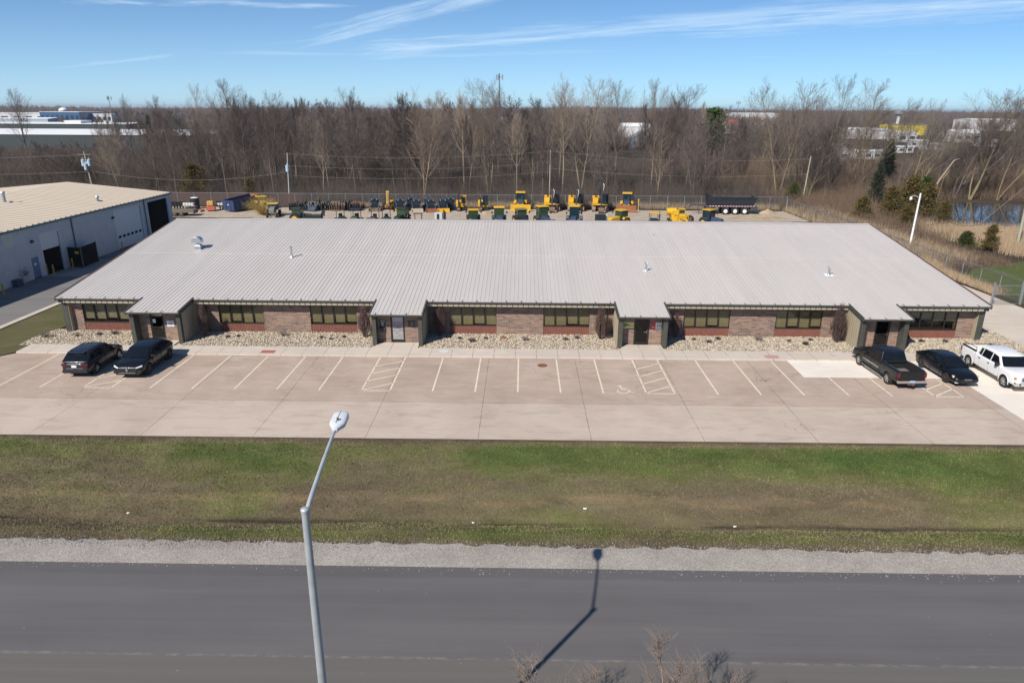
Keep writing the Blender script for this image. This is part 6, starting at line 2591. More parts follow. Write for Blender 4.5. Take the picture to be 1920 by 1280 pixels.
# front row, seen over the ridge
tractor('dark green tractor with large rear wheel at the left end of the front row', (-34.4, 61, 0), R(80), DGRN, DGRN, GGLASS, 2.35, big=.85)
e = thing('loader_frame', 'low dark green machine with raised rear arm right of the dark green tractor', 'machine', (-31.6, 60.8, 0))
b = MB()
b.box(-1.0, .5, -.5, .5, .5, 1.5)
b.build('body', DGRN, e, bevel=.08)
b = MB()
b.bar((.4, 0, 1.3), (.9, 0, 2.3), .25, .4)
b.bar((.9, 0, 2.3), (.8, 0, 1.2), .12, .3)
b.build('arm', BLK, e)
for s in (-1, 1):
    wheel(e, s * .5, -.0, .45, .25)
rops('dark mower with thin roll bar, first of the mowers in the front row', (-28.1, 60.6, 0), .4, DGRN, 2.5)
rops('green utility machine with dark canopy under the single brown attachment', (-25.8, 60.6, 0), .0, GRN, 2.35, .8, BLK, cat='utility vehicle')
rops('wide dark mower with square roll frame under the lone skid steer', (-22.9, 60.4, 0), .0, BLK, 2.5, 1.1)
rops('narrow dark mower with roll bar under the yellow backhoe', (-21.0, 60.4, 0), .2, DGRN, 2.5, .6)
tractor('small all green cab tractor in the front row', (-18.7, 60.6, 0), .0, GRN, DGRN, GGLASS, 2.45, w=.75, big=.6)
e = thing('steel_table', 'brown flat topped steel stand in the front row', 'stand', (-16.1, 60.5, 0))
b = MB()
b.box(-.7, .7, -.5, .5, 1.72, 1.84)
b.build('top', STEELB, e)
for sx_ in (-1, 1):
    for sy_ in (-1, 1):
        b = MB()
        b.bar((sx_ * .45, sy_ * .4, 0), (sx_ * .55, sy_ * .4, 1.72), .08, .08)
        b.build('leg', STEELB, e)
e = thing('generator', 'pale boxed generator with dark mast in the front row', 'generator', (-12.6, 60.5, 0))
b = MB()
b.box(-.9, .3, -.5, .5, .4, 1.95)
b.build('casing', pm('generator pale', (.5, .53, .53), .5), e, bevel=.06)
b = MB()
b.box(.42, .62, -.2, .2, .2, 2.35)
b.box(.66, .80, -.2, .2, .2, 2.1)
b.build('mast', BLK, e)
b = MB()
b.box(-.55, -.15, -.515, -.50, .8, 1.8)
b.build('panel', DGRN, e)
tractor('green tractor with thin yellow roof edge left of the blue hooded one', (-7.5, 60.5, 0), .0, GRN, YEL, GGLASS, 2.3, w=.85)
tractor('blue grey hooded tractor with ragged yellow roof under the yellow bulldozer', (-3.5, 60.2, 0), .0, BLU, YEL, GGLASS, 2.75, front=None)
tractor('tractor with green tinted windows and no yellow roof under the bulldozer blade', (0.0, 60.4, 0), .0, BLK, pm('olive roof', (.22, .20, .06), .5), GGLASS, 2.45)
tractor('yellow roofed tractor with blue grey hood under the leftmost large excavator', (3.3, 60.2, 0), .15, BLU, YEL, GGLASS, 2.95, front=BLU)
tractor('largest yellow roofed tractor with blue grey loader under the middle excavator', (8.0, 60.0, 0), .0, BLU, YEL, MGLASS, 3.05, front=BLU, w=1.05)
e = thing('engine_unit', 'low dark green boxed engine unit left of the yellow hooded loader', 'machine', (12.1, 60.5, 0))
b = MB()
b.box(-.8, .8, -.6, .6, .5, 1.85)
b.build('casing', DGRN, e, bevel=.06)
b = MB()
b.box(-.6, .2, -.62, -.60, .8, 1.6)
b.build('grille', BLK, e)
b = MB()
b.box(.9, 1.02, -.06, .06, 0, 1.95)
b.build('post', WHT, e)
tractor('loader with yellow hood at left and dark round windowed cab', (14.9, 60.4, 0), R(-50), YEL, YEL, GGLASS, 2.45)
e = thing('road_roller', 'small road roller with yellow canopy on thin posts', 'roller', (20.4, 60.4, 0))
b = MB()
b.box(-.55, .55, -.7, 1.0, .5, 1.25)
b.build('body', BLK, e, bevel=.06)
b = MB()
for y in (-1.0, 1.1):
    b.cyl((-.65, y, .5), (.65, y, .5), .5, n=20)
b.build('drum', STEELB, e)
b = MB()
b.box(-.8, .85, -.7, .9, 2.1, 2.24)
cn = b.build('canopy', YEL, e, bevel=.05)
b = MB()
for x in (-.65, .65):
    for y in (-.55, .75):
        b.bar((x, y, 1.2), (x, y, 2.1), .08, .08)
b.box(.7, .85, -.2, .2, .8, 2.35)
b.build('post', BLU, cn)
e = thing('water_wagon', 'tall bright yellow machine with tank, cab and guard rails', 'machine', (23.9, 60.8, 0))
b = MB()
b.box(-.9, 1.4, -.9, 1.2, .6, 1.9)
b.prism([(-1.0, 1.9), (-.2, 1.9), (-.2, 2.6), (-1.0, 2.75)], 'x', -.7, .1)
b.build('body', YEL, e, bevel=.05)
b = MB()
b.cyl((-1.5, .4, 2.3), (-.1, .4, 2.3), .55, n=18)
b.build('tank', YEL, e, smooth=True)
cab(e, .15, 1.05, -.85, .4, 1.9, 2.75, roof=YEL, frame=YEL, glass=GGLASS, rt_=.1)
b = MB()
for x in (1.1, 1.55):
    b.tube([(x, -1.0, 1.0), (x, -1.0, 2.3), (x + .25, -1.0, 2.3)], .04, 6)
b.tube([(-.1, -1.0, 1.2), (-.1, -1.0, 2.5)], .035, 6)
b.tube([(-.1, -1.0, 1.7), (1.55, -1.0, 1.7)], .035, 6)
b.bar((.2, -1.0, 1.6), (1.5, -1.1, 1.1), .25, .2)
b.build('guard_rail', YEL, e)
for s in (-1, 1):
    wheel(e, s * 1.0, -.5, .6, .4)
    wheel(e, s * 1.0, 1.0, .6, .4)
tractor('loader with flat yellow roof and blue grey hood at the right row end', (29.2, 60.4, 0), R(35), BLU, YEL, MGLASS, 2.6, w=1.0)
b = MB()
b.cyl((0, -.2, .6), (0, .2, .6), .6, n=20)
b.cyl((0, -.21, .6), (0, .21, .6), .3, n=14, mi=1)
tag(b.build('spare_wheel', [TYRE, STEELB], loc=(26.0, 61.0, 0.55)), 'dark wheel standing left of the right end loader', 'wheel')
# ================================================================== street lamp, poles, wires, fences
LAMPPAINT = pm('lamp post grey paint', (0.47, 0.50, 0.52), 0.45, 0.35, var=0.12, scale=3)
LAMPHEAD = pm('lamp head grey', (0.72, 0.74, 0.76), 0.4, 0.2, var=0.08)
sl = thing('street_lamp', 'tall grey street lamp with single arm standing beside the road', 'street lamp', (-4.17, -35.75, 0))
b = MB()
b.tube([(0, 0, 0), (0, 0, 0.25), (0, 0, 9.75)], [0.125, 0.115, 0.072], 20)
b.cyl((0, 0, -0.05), (0, 0, 0.04), 0.22, n=20)
pole = b.build('pole', LAMPPAINT, sl, smooth=True)
b = MB()
b.cyl((0, 0, 9.74), (0, 0, 9.79), 0.085, n=20)
b.ell((0, 0, 9.79), (0.085, 0.085, 0.035), 20, 6)
b.build('cap', LAMPPAINT, pole, smooth=True)
b = MB()
b.tube([(0, 0.05, 9.60), (0, 0.14, 9.70), (0, 0.5, 9.83), (0.01, 1.3, 10.08), (0.02, 2.05, 10.28), (0.02, 2.5, 10.36)], [0.05, 0.048, 0.045, 0.04, 0.036, 0.034], 12)
b.cyl((0, 0.0, 9.56), (0, 0.10, 9.62), 0.07, n=12)
b.build('arm', LAMPPAINT, sl, smooth=True)
b = MB()
secs = [(2.34, .055, .05, .05), (2.44, .10, .07, .06), (2.54, .165, .085, .07), (2.60, .185, .09, .075), (2.95, .185, .095, .08), (3.02, .165, .085, .075), (3.04, .14, .07, .07)]
NS = 20
for (y, w, up, dn) in secs:
    zc = 10.36 + (y - 2.5) * 0.12
    for k in range(NS):
        a = 2 * math.pi * k / NS
        ca, sa = math.cos(a), math.sin(a)
        se = lambda v: math.copysign(abs(v) ** 0.5, v)
        b.v.append((0.02 + w * se(ca), y, zc + (up if sa > 0 else dn) * se(sa) * (1 if sa < 0 else (0.75 + .25 * (1 - abs(ca))))))
for i in range(len(secs) - 1):
    for k in range(NS):
        b.f.append((i * NS + k, i * NS + (k + 1) % NS, (i + 1) * NS + (k + 1) % NS, (i + 1) * NS + k))
        b.m.append(0)
b.f += [tuple(range(NS))[::-1], tuple((len(secs) - 1) * NS + k for k in range(NS))]
b.m += [0, 0]
hd = b.build('lamp_head', LAMPHEAD, sl, smooth=True, angle=60)
b = MB()
b.cyl((0.03, 2.62, 10.44), (0.03, 2.62, 10.53), 0.026, n=10)
b.slab([(0.0, 2.52, 10.452), (0.012, 2.52, 10.452), (0.012, 3.0, 10.512), (0.0, 3.0, 10.512)], 0.012)
b.build('photocell', pm('photocell dark', (0.09, 0.12, 0.15), 0.5), hd)
b = MB()
b.ell((0.02, 2.82, 10.34), (0.12, 0.18, 0.06), 14, 8)
b.build('lens', pm('lamp lens', (0.7, 0.72, 0.74), 0.15), hd, smooth=True)

WOOD = pm('pole wood', (0.20, 0.165, 0.125), 0.9, var=0.25, scale=4)
WOODL = pm('pole wood pale', (0.38, 0.33, 0.26), 0.9, var=0.2, scale=4)
TRANS = pm('transformer grey', (0.42, 0.52, 0.60), 0.5, var=0.1)
CERAM = pm('insulator', (0.55, 0.55, 0.55), 0.4)
WIREM = pm('wire', (0.30, 0.28, 0.25), 0.6)
WIRED = pm('wire dark', (0.03, 0.03, 0.03), 0.6)


def upole(label, loc, h, lean=(0, 0), r=0.14, mat=WOOD, trans=(), arm=None, extra=None):
    u = thing('utility_pole', label, 'utility pole', loc, 0, 'utility poles behind the building')
    b = MB()
    top = Vector((lean[0], lean[1], h))
    b.tube([(0, 0, -0.2), tuple(top * 0.5), tuple(top)], [r, r * .85, r * .68], 10)
    b.build('pole', mat, u, smooth=True)
    for (dx, dy, z) in trans:
        b = MB()
        c = top * (z / h)
        b.cyl((c.x + dx, c.y + dy, z - 0.55), (c.x + dx, c.y + dy, z + 0.5), 0.30, n=16)
        b.cyl((c.x + dx, c.y + dy, z + 0.5), (c.x + dx, c.y + dy, z + 0.6), 0.33, 0.2, n=16)
        b.cyl((c.x + dx, c.y + dy, z + 0.6), (c.x + dx, c.y + dy, z + 0.95), 0.06, n=8)
        b.bar((c.x, c.y, z), (c.x + dx, c.y + dy, z), 0.1, 0.3)
        b.build('transformer', TRANS, u, smooth=True)
    if arm:
        b = MB()
        c = top * (arm / h)
        b.box(c.x - 1.1, c.x + 1.1, c.y - .05, c.y + .05, arm - .06, arm + .06)
        for k in (-1, -.4, .4, 1):
            b.cyl((c.x + k, c.y, arm + .06), (c.x + k, c.y, arm + .25), .05, .03, n=8)
        b.build('crossarm', WOOD, u)
    if extra:
        extra(u, top)
    return u


upole('wooden utility pole with three blue grey transformers behind the warehouse', (-78.3, 80.6, 0), 9.6, (-0.6, 0), 0.16, WOODL,
      [(-0.62, 0, 7.55), (0.62, -0.2, 7.6), (0, -0.5, 6.9)], 9.0)
upole('thin grey pole with one transformer between the dumpster and the bucket row', (-43.2, 82.3, 0), 9.4, (0.45, 0), 0.11, pm('pole grey', (0.45, 0.46, 0.45), 0.7), [(0.05, -0.45, 6.7)])
upole('plain wooden pole rising behind the leftmost big excavator', (5.3, 90, 0), 9.8, (0.0, 0), 0.13, WOODL)
upole('leaning wooden pole at the wood edge right of the dump trailer', (53.6, 88, 0), 9.1, (0.5, 0), 0.14, WOODL,
      extra=lambda u, top: MB().bar((0.35, 0, 6.0), (1.4, 0, 5.7), 0.06, 0.06).build('bracket', WIRED, u))


def yardlamp(u, top):
    b = MB()
    b.tube([(-0.1, 0, 6.55), (-0.35, 0, 6.78), (-0.75, 0, 6.80), (-0.95, 0, 6.66)], 0.035, 8)
    b.build('lamp_arm', LAMPHEAD, u, smooth=True)
    b = MB()
    b.cyl((-0.98, 0, 6.38), (-0.98, 0, 6.70), 0.2, 0.12, n=14)
    b.ell((-0.98, 0, 6.36), (0.19, 0.19, 0.14), 14, 8)
    b.build('lamp', LAMPHEAD, u, smooth=True)


upole('white painted pole with curved yard lamp behind the right roof corner', (51.38, 44.6, 0), 7.15, (0.15, 0), 0.15, pm('pole white', (0.80, 0.80, 0.80), 0.6), extra=yardlamp)
upole('tall grey green pole with transformer at the right edge by the tall grass', (64.6, 43.4, 0), 9.6, (-0.1, 0), 0.19, pm('pole green grey', (0.36, 0.37, 0.28), 0.8), [(-0.2, -0.55, 6.5)])


def wire(label, a, c, sag, r=0.016, m=None, n=20):
    a, c = Vector(a), Vector(c)
    mid_ = (a + c) / 2
    pts = []
    for i in range(n + 1):
        t_ = i / n
        p = a.lerp(c, t_)
        p.z -= sag * 4 * t_ * (1 - t_)
        pts.append(p - mid_)
    b = MB()
    b.tube(pts, r, 5)
    tag(b.build('overhead_wire', m or WIREM, loc=mid_), label, 'wire', 'overhead wires along the back fence')


wire('top wire from the transformer pole to the pole behind the excavator', (-42.8, 82.3, 9.3), (5.3, 90, 9.6), 1.0)
wire('middle wire from the transformer pole to the pole behind the excavator', (-42.8, 82.3, 7.2), (5.3, 90, 7.6), 1.0)
wire('lowest wire from the transformer pole to the pole behind the excavator', (-42.8, 82.3, 5.4), (5.3, 90, 5.8), 0.9)
wire('top wire from the plain pole to the leaning pole', (5.3, 90, 9.6), (54.0, 88, 8.6), 1.0)
wire('lower wire from the plain pole to the leaning pole', (5.3, 90, 6.4), (54.0, 88, 5.8), 0.9)
wire('wire from the three transformer pole to the single transformer pole', (-78.6, 80.6, 6.2), (-42.9, 82.3, 6.1), 1.6)
wire('upper wire leaving the three transformer pole to the left', (-78.9, 80.6, 9.0), (-150, 84, 9.5), 1.2)
wire('lower wire leaving the three transformer pole to the left', (-78.6, 80.6, 6.0), (-150, 84, 6.8), 1.2)
wire('dark slack wire from the white lamp pole to the right edge pole', (51.55, 44.6, 6.9), (64.5, 43.4, 7.2), 4.0, 0.02, WIRED)
wire('dark low wire from the roof corner to the right edge pole', (40.0, 40.0, 3.2), (64.5, 43.4, 5.6), 0.8, 0.02, WIRED)
wire('guy wire slanting down left from the right edge pole', (64.5, 43.4, 8.8), (59.0, 47.0, 0.4), 0.0, 0.02, WIREM)

# chain-link
t = NT('chain link')
x_, y_, z_ = t.sep(t.world_pos())
h_ = t.math('ADD', x_, y_)
k1 = t.math('ABSOLUTE', t.math('SUBTRACT', t.math('FRACT', t.math('MULTIPLY', t.math('ADD', h_, z_), 10.0)), 0.5))
k2 = t.math('ABSOLUTE', t.math('SUBTRACT', t.math('FRACT', t.math('MULTIPLY', t.math('SUBTRACT', h_, z_), 10.0)), 0.5))
wv_ = t.math('MAXIMUM', t.math('LESS_THAN', k1, 0.022), t.math('LESS_THAN', k2, 0.022))
t.set('Base Color', t.ramp(t.noise(t.world_pos(), 3, 3), [(0.3, (0.16, 0.17, 0.175)), (0.7, (0.22, 0.23, 0.235))])).set('Roughness', 0.5).set('Metallic', 0.5).set('Alpha', wv_)
CHAIN = t.mat
POSTM = pm('fence post grey', (0.27, 0.29, 0.31), 0.5, 0.4)
SLATM = pm('fence slats maroon', (0.085, 0.055, 0.050), 0.8, var=0.2, scale=3)


def fence(name, label, a, c, h, step, barb=False, slats=None, rail=True):
    a, c = Vector(a), Vector(c)
    L = (c - a).length
    d = (c - a) / L
    root = thing(name, label, 'fence', (a.x, a.y, 0))
    n = max(1, round(L / step))
    for i in range(n + 1):
        p = d * (L * i / n)
        b = MB()
        b.cyl((p.x, p.y, 0), (p.x, p.y, h + (0.08 if i in (0, n) else 0.02)), 0.045 if i not in (0, n) else 0.06, n=8)
        if barb:
            q = Vector((d.y, -d.x, 0)) * 0.28
            b.bar((p.x, p.y, h), (p.x + q.x, p.y + q.y, h + 0.32), 0.05, 0.03)
        b.build('post', POSTM, root, smooth=True)
    b = MB()
    e = d * L
    if rail:
        b.tube([(0, 0, h), (e.x, e.y, h)], 0.03, 6)
    if barb:
        q = Vector((d.y, -d.x, 0)) * 0.28
        for f in (.4, .7, 1.0):
            b.tube([(q.x * f, q.y * f, h + .32 * f), (e.x + q.x * f, e.y + q.y * f, h + .32 * f)], 0.008, 4)
    b.build('rail', POSTM, root)
    b = MB()
    nrm = Vector((d.y, -d.x, 0)) * 0.006
    b.slab([(0, 0, 0.03), (e.x, e.y, 0.03), (e.x, e.y, h), (0, 0, h)], 0.012)
    b.build('mesh_panel', CHAIN, root)
    if slats:
        b = MB()
        s = slats[0]
        while s < slats[1]:
            p = d * s + nrm * 4
            w = d * 0.11
            b.slab([(p.x, p.y, 0.08), (p.x + w.x, p.y + w.y, 0.08), (p.x + w.x, p.y + w.y, h - 0.05), (p.x, p.y, h - 0.05)], 0.01)
            s += 0.125
        b.build('slats', SLATM, root)
    return root


fence('chain_link_fence', 'long chain link fence along the back of the machinery yard, maroon slats at left', (-66, 80.2, 0), (47.8, 80.2, 0), 2.45, 3.05, slats=(2, 26))
fence('chain_link_fence', 'chain link fence with angled barbed wire arms down the right side of the yard', (47.8, 79.9, 0), (47.4, 17.2, 0), 1.95, 3.1, barb=True)
gt_ = thing('metal_gate', 'chain link driveway gate behind the right end of the building', 'gate', (44.04, 16.15, 0))
for i, x in enumerate((0.0, 2.80)):
    b = MB()
    b.cyl((x, 0.1 * i, 0), (x, 0.1 * i, 2.15), 0.07, n=10)
    b.cyl((x + 0.12, 0.1 * i + .05, 0), (x + 0.12, 0.1 * i + .05, 1.95), 0.04, n=8)
    b.build('post', POSTM, gt_, smooth=True)
b = MB()
for z in (0.12, 1.0, 1.85):
    b.tube([(0, 0, z), (2.8, 0.1, z)], 0.03, 6)
for x in (0.2, 2.6):
    b.tube([(x, 0, 0.12), (x, 0, 1.85)], 0.025, 6)
b.build('gate_frame', POSTM, gt_)
b = MB()
b.slab([(0, -0.02, 0.12), (2.8, 0.08, 0.12), (2.8, 0.08, 1.85), (0, -0.02, 1.85)], 0.012)
b.build('mesh_panel', CHAIN, gt_)
fence('chain_link_fence', 'short chain link fence running right from the driveway gate', (47.5, 16.4, 0), (66, 17.5, 0), 1.9, 3.1, barb=True)
# ================================================================== vegetation
def bark_mat(name, lo, hi, var=0.25):
    t = NT(name)
    n = t.noise(t.coord('Object'), 1.3, 5, 0.6)
    c = t.ramp(n, [(0.3, lo), (0.7, hi)])
    k = t.mapr(t.objrand(), 0, 1, 1 - var, 1 + var)
    hue = t.n.new('ShaderNodeObjectInfo').outputs['Random']
    c = t.mix(1.0, c, t.comb(k, k, k), 'MULTIPLY')
    w = t.math('FRACT', t.math('MULTIPLY', hue, 7.31))
    c = t.mix(t.math('MULTIPLY', w, 0.35), c, tuple(x * m for x, m in zip(hi, (1.15, 0.92, 0.85))))
    t.set('Base Color', c).set('Roughness', 0.9).set('Specular IOR Level', 0.15)
    return t.mat


BARK_D = bark_mat('bark brown', (0.100, 0.085, 0.074), (0.170, 0.145, 0.124), 0.4)
TWIG_D = bark_mat('twigs brown', (0.102, 0.085, 0.078), (0.168, 0.142, 0.130), 0.42)
BARK_P = bark_mat('bark pale', (0.205, 0.168, 0.122), (0.315, 0.262, 0.195), 0.3)
TWIG_P = bark_mat('twigs pale', (0.20, 0.165, 0.132), (0.315, 0.262, 0.212), 0.3)
TWIG_G = bark_mat('twigs grey', (0.130, 0.110, 0.092), (0.215, 0.185, 0.155), 0.3)
BARK_O = bark_mat('bark olive', (0.16, 0.135, 0.085), (0.24, 0.205, 0.13))


class Limbs:
    def __init__(s):
        s.V, s.F = [], []

    def tube(s, pts, rad, n):
        o = len(s.V)
        d = pts[-1] - pts[0]
        a = d.orthogonal().normalized()
        b = d.normalized().cross(a)
        cs = [(math.cos(2 * math.pi * k / n), math.sin(2 * math.pi * k / n)) for k in range(n)]
        for p, r in zip(pts, rad):
            for c, q in cs:
                s.V.append((p.x + (a.x * c + b.x * q) * r, p.y + (a.y * c + b.y * q) * r, p.z + (a.z * c + b.z * q) * r))
        for i in range(len(pts) - 1):
            for k in range(n):
                k2 = (k + 1) % n
                s.F.append((o + i * n + k, o + i * n + k2, o + (i + 1) * n + k2, o + (i + 1) * n + k))


def gen_tree(seed, H, cnt, first=0.25, ang=(30, 55), ratio=0.42, up=0.25, r0=None, forks=1, twig=0.013, lean=0.0, jit=0.10, l2=0.48, l3=0.55):
    r = random.Random(seed)
    T, C = Limbs(), Limbs()

    def rv():
        return Vector((r.gauss(0, 1), r.gauss(0, 1), r.gauss(0, 1)))

    def grow(p, d, L, rad, lev):
        ns = (7, 4, 3, 2)[lev]
        pts, rr = [p.copy()], [rad]
        end = (0.22, 0.30, 0.4, 0.35)[lev]
        for i in range(ns):
            d = (d + rv() * jit * (0.5, 1.0, 1.2, 1.2)[lev] + Vector((lean * .3, 0, up * (0.15, 1.0, 0.8, 0.6)[lev]))).normalized()
            p = p + d * (L / ns)
            pts.append(p.copy())
            rr.append(rad * (1 - (1 - end) * (i + 1) / ns))
        (T if lev <= 1 else C).tube(pts, rr, (7, 5, 3, 3)[lev])
        if lev >= 3:
            return
        n = cnt[lev]
        st = (first, 0.18, 0.12)[lev]
        for k in range(n):
            t_ = st + (1 - st) * ((k + r.random() * 0.9) / n)
            f = t_ * ns
            i = min(ns - 1, int(f))
            q = pts[i].lerp(pts[i + 1], f - i)
            dd = (pts[i + 1] - pts[i]).normalized()
            az = 2.399963 * k + r.uniform(-.5, .5)
            o = dd.orthogonal().normalized()
            o = (o * math.cos(az) + dd.cross(o) * math.sin(az))
            a_ = R(r.uniform(*ang)) * (1.0 if lev == 0 else 0.9)
            nd = (dd * math.cos(a_) + o * math.sin(a_)).normalized()
            if lev == 0:
                ll = H * ratio * (1.05 - 0.72 * (t_ - st) / (1 - st)) * r.uniform(0.7, 1.15)
            elif lev == 1:
                ll = L * l2 * (1.1 - 0.5 * t_) * r.uniform(0.6, 1.2)
            else:
                ll = max(0.35, L * l3 * (1.1 - 0.5 * t_) * r.uniform(0.6, 1.3))
            loc_r = rr[i] + (rr[i + 1] - rr[i]) * (f - i)
            nr = max(twig, loc_r * (0.5, 0.5, 0.55)[lev]) if lev < 2 else twig
            grow(q, nd, ll, nr, lev + 1)
        if lev == 0:
            # leader ends in a spray
            for k in range(4):
                grow(pts[-1], (d + rv() * 0.3).normalized(), H * 0.10, rr[-1] * .8, 2)
    R0 = r0 or H * 0.0115
    for k in range(forks):
        d = Vector((lean, 0, 1)) + (Vector((math.cos(k * 2.4), math.sin(k * 2.4), 0)) * 0.22 if forks > 1 else Vector((0, 0, 0)))
        grow(Vector((k * 0.1 * math.cos(k * 2.4), k * 0.1 * math.sin(k * 2.4), -0.2)), d.normalized(), H * (0.92 if forks == 1 else r.uniform(.78, .95)), R0 * (1 if forks == 1 else .75), 0)
    tm = fast_mesh('trunk', T.V, T.F, [BARK_D], True)
    cm = fast_mesh('crown', C.V, C.F, [TWIG_D])
    return tm, cm


def remat(pair, tm, cm):
    a, b = pair[0].copy(), pair[1].copy()
    a.materials[0] = tm
    b.materials[0] = cm
    return a, b


FOREST = []
for k in range(9):
    H = [15, 16.5, 14, 17, 13, 16, 15, 12, 18][k]
    FOREST.append((gen_tree(100 + k, H, [(19, 9, 7), (16, 10, 7), (22, 8, 7), (15, 10, 8), (20, 8, 8), (18, 9, 8), (24, 8, 6), (18, 9, 8), (17, 10, 7)][k],
                            first=[.22, .3, .18, .35, .2, .25, .3, .15, .35][k], ang=[(28, 50), (25, 45), (35, 60), (20, 40), (35, 62), (28, 55), (22, 42), (30, 60), (20, 42)][k],
                            ratio=[.36, .34, .38, .30, .42, .38, .28, .44, .30][k], up=[.22, .3, .15, .35, .12, .22, .3, .2, .35][k], forks=[1, 1, 1, 1, 1, 2, 1, 3, 1][k], r0=H * .0085, twig=0.017), H))
TALL = []
for k in range(5):
    H = 24
    TALL.append((gen_tree(300 + k, H, [(17, 11, 8), (15, 12, 8), (19, 10, 8), (14, 12, 9), (16, 11, 8)][k], first=[.32, .25, .4, .2, .3][k], ang=(32, 58), ratio=[.46, .48, .42, .50, .44][k], up=.20, forks=[1, 2, 1, 3, 2][k], r0=0.25, twig=0.016, lean=[0, 0, 0, .10, .22][k]), H))


def tree(name, label, pair, H0, loc, h, rotz, group=None, cat='tree', fat=1.0, tilt=(0, 0)):
    t_ = thing(name, label, cat, loc, rotz, group)
    s = h / H0
    t_.scale = (s * fat, s * fat, s)
    t_.rotation_euler = (tilt[0], tilt[1], rotz)
    link_mesh('trunk', pair[0], t_)
    link_mesh('crown', pair[1], t_)
    return t_


rt = random.Random(99)
PALE = [(remat(p, BARK_P, TWIG_P), h) for p, h in TALL]
DARKT = TALL
PALEF = [(remat(p, BARK_P, TWIG_P), h) for p, h in FOREST]
OLIVE = [(remat(p, BARK_O, TWIG_D), h) for p, h in FOREST]
# trees that stand out
HERO = [
    ('pale', 1, 12.6, 105, 25.0, 'tallest pale cottonwood above the excavators, crown high over the horizon', 0, .95),
    ('pale', 0, 20.6, 111, 22.8, 'pale tall bare tree just right of the tallest cottonwood', 0, .8),
    ('pale', 2, 8.5, 103, 20.5, 'pale bare tree just left of the tallest cottonwood', 0, .8),
    ('pale', 0, 29.4, 115, 23.4, 'slim pale tree behind which the blue house shows', 0, .7),
    ('dark', 3, 36.2, 125, 22.4, 'broad dark bare tree right of the slim pale tree, fanned crown', 0, .85),
    ('pale', 3, -7.2, 105, 23.0, 'forked pale tree in front of the cell tower', 0, .8),
    ('pale', 2, -12.9, 110, 20.2, 'grey white tree left of the cell tower with drooping outer limbs', 0, .8),
    ('pale', 1, -23.0, 120, 22.6, 'pale round crowned bare tree left of centre above the skid steers', 0, .85),
    ('dark', 2, 2.8, 130, 19.4, 'dark round headed bare tree right of the cell tower', 0, .95),
    ('dark', 4, -43.6, 130, 21.8, 'dark bushy bare tree above the dumpster side of the woods', 0, .9),
    ('dark', 1, -67.2, 140, 22.5, 'broad dark bare tree in the left clump against the sky', 0, .9),
    ('dark', 0, -76.0, 140, 23.8, 'tallest dark bare tree of the left clump, dense upright twigs', 0, .95),
    ('pale', 4, -89.8, 150, 23.0, 'single pale slender tree left of the left clump', 0, .6),
    ('dark', 0, -137.5, 150, 21.5, 'lone bare tree at the far left before the white roofs', 0, .8),
    ('dark', 0, -100, 150, 20.0, 'small dark upright tree beside the left horizon masts', 0, .6),
    ('dark', 2, -108, 150, 19.3, 'leftmost dark upright tree of the main woods skyline', 0, .6),
    ('pale', 1, 51.3, 95, 24.0, 'big tan tree leaning slightly above the dump trailer, right of the woods gap', 0, .95),
    ('dark', 1, 61.5, 112, 21.0, 'dark dense tree between the two big right hand trees', 0, 1.0),
    ('pale', 4, 64.8, 105, 24.0, 'wind bent pale tree with upswept crown right of centre right', 0, .8),
    ('pale', 4, 73.5, 110, 23.6, 'widest wind bent pale tree, crown swept to the right', .05, 1.0),
    ('dark', 4, 84, 112, 19.8, 'thin wind bent tree over the yellow roofed building', .05, .7),
    ('pale', 4, 78, 96, 19.5, 'thin pale tree leaning right above the cedars', .10, .7),
    ('pale', 3, 92.5, 99.5, 22.0, 'large spreading pale tree leaning right beyond the pond', .08, 1.0),
    ('pale', 4, 97.5, 98.5, 19.6, 'rightmost leaning tree cut by the frame edge over the pond', .14, 1.0),
    ('dark', 4, 105, 101, 18.6, 'dark tangled tree at the right edge behind the pond', .1, 1.0),
    ('dark', 3, 90, 101, 17, 'dark low spreading tree on the far pond bank', .06, 1.1),
    ('pale', 2, -1.0, 92, 16.5, 'pale thin tree at the wood edge above the yellow dozer', 0, .6),
    ('dark', 1, -68, 100, 17, 'dark many limbed tree at the wood edge behind the dumpster', 0, 1.0),
]
BANK = {'pale': PALE, 'dark': DARKT, 'olive': [(remat(p, BARK_O, TWIG_G), h) for p, h in TALL]}
for kind, i, x, y, h, lab, tl, fat in HERO:
    if x > 48 and kind == 'pale':
        kind = 'olive'
    p, H0 = BANK[kind][i]
    tree('bare_tree', lab, p, H0, (x, y, -0.06), h, rt.uniform(-0.4, 0.4) if (i == 4 or tl) else rt.uniform(0, 6.28), 'standout bare trees', fat=fat * 1.1, tilt=(0, tl))
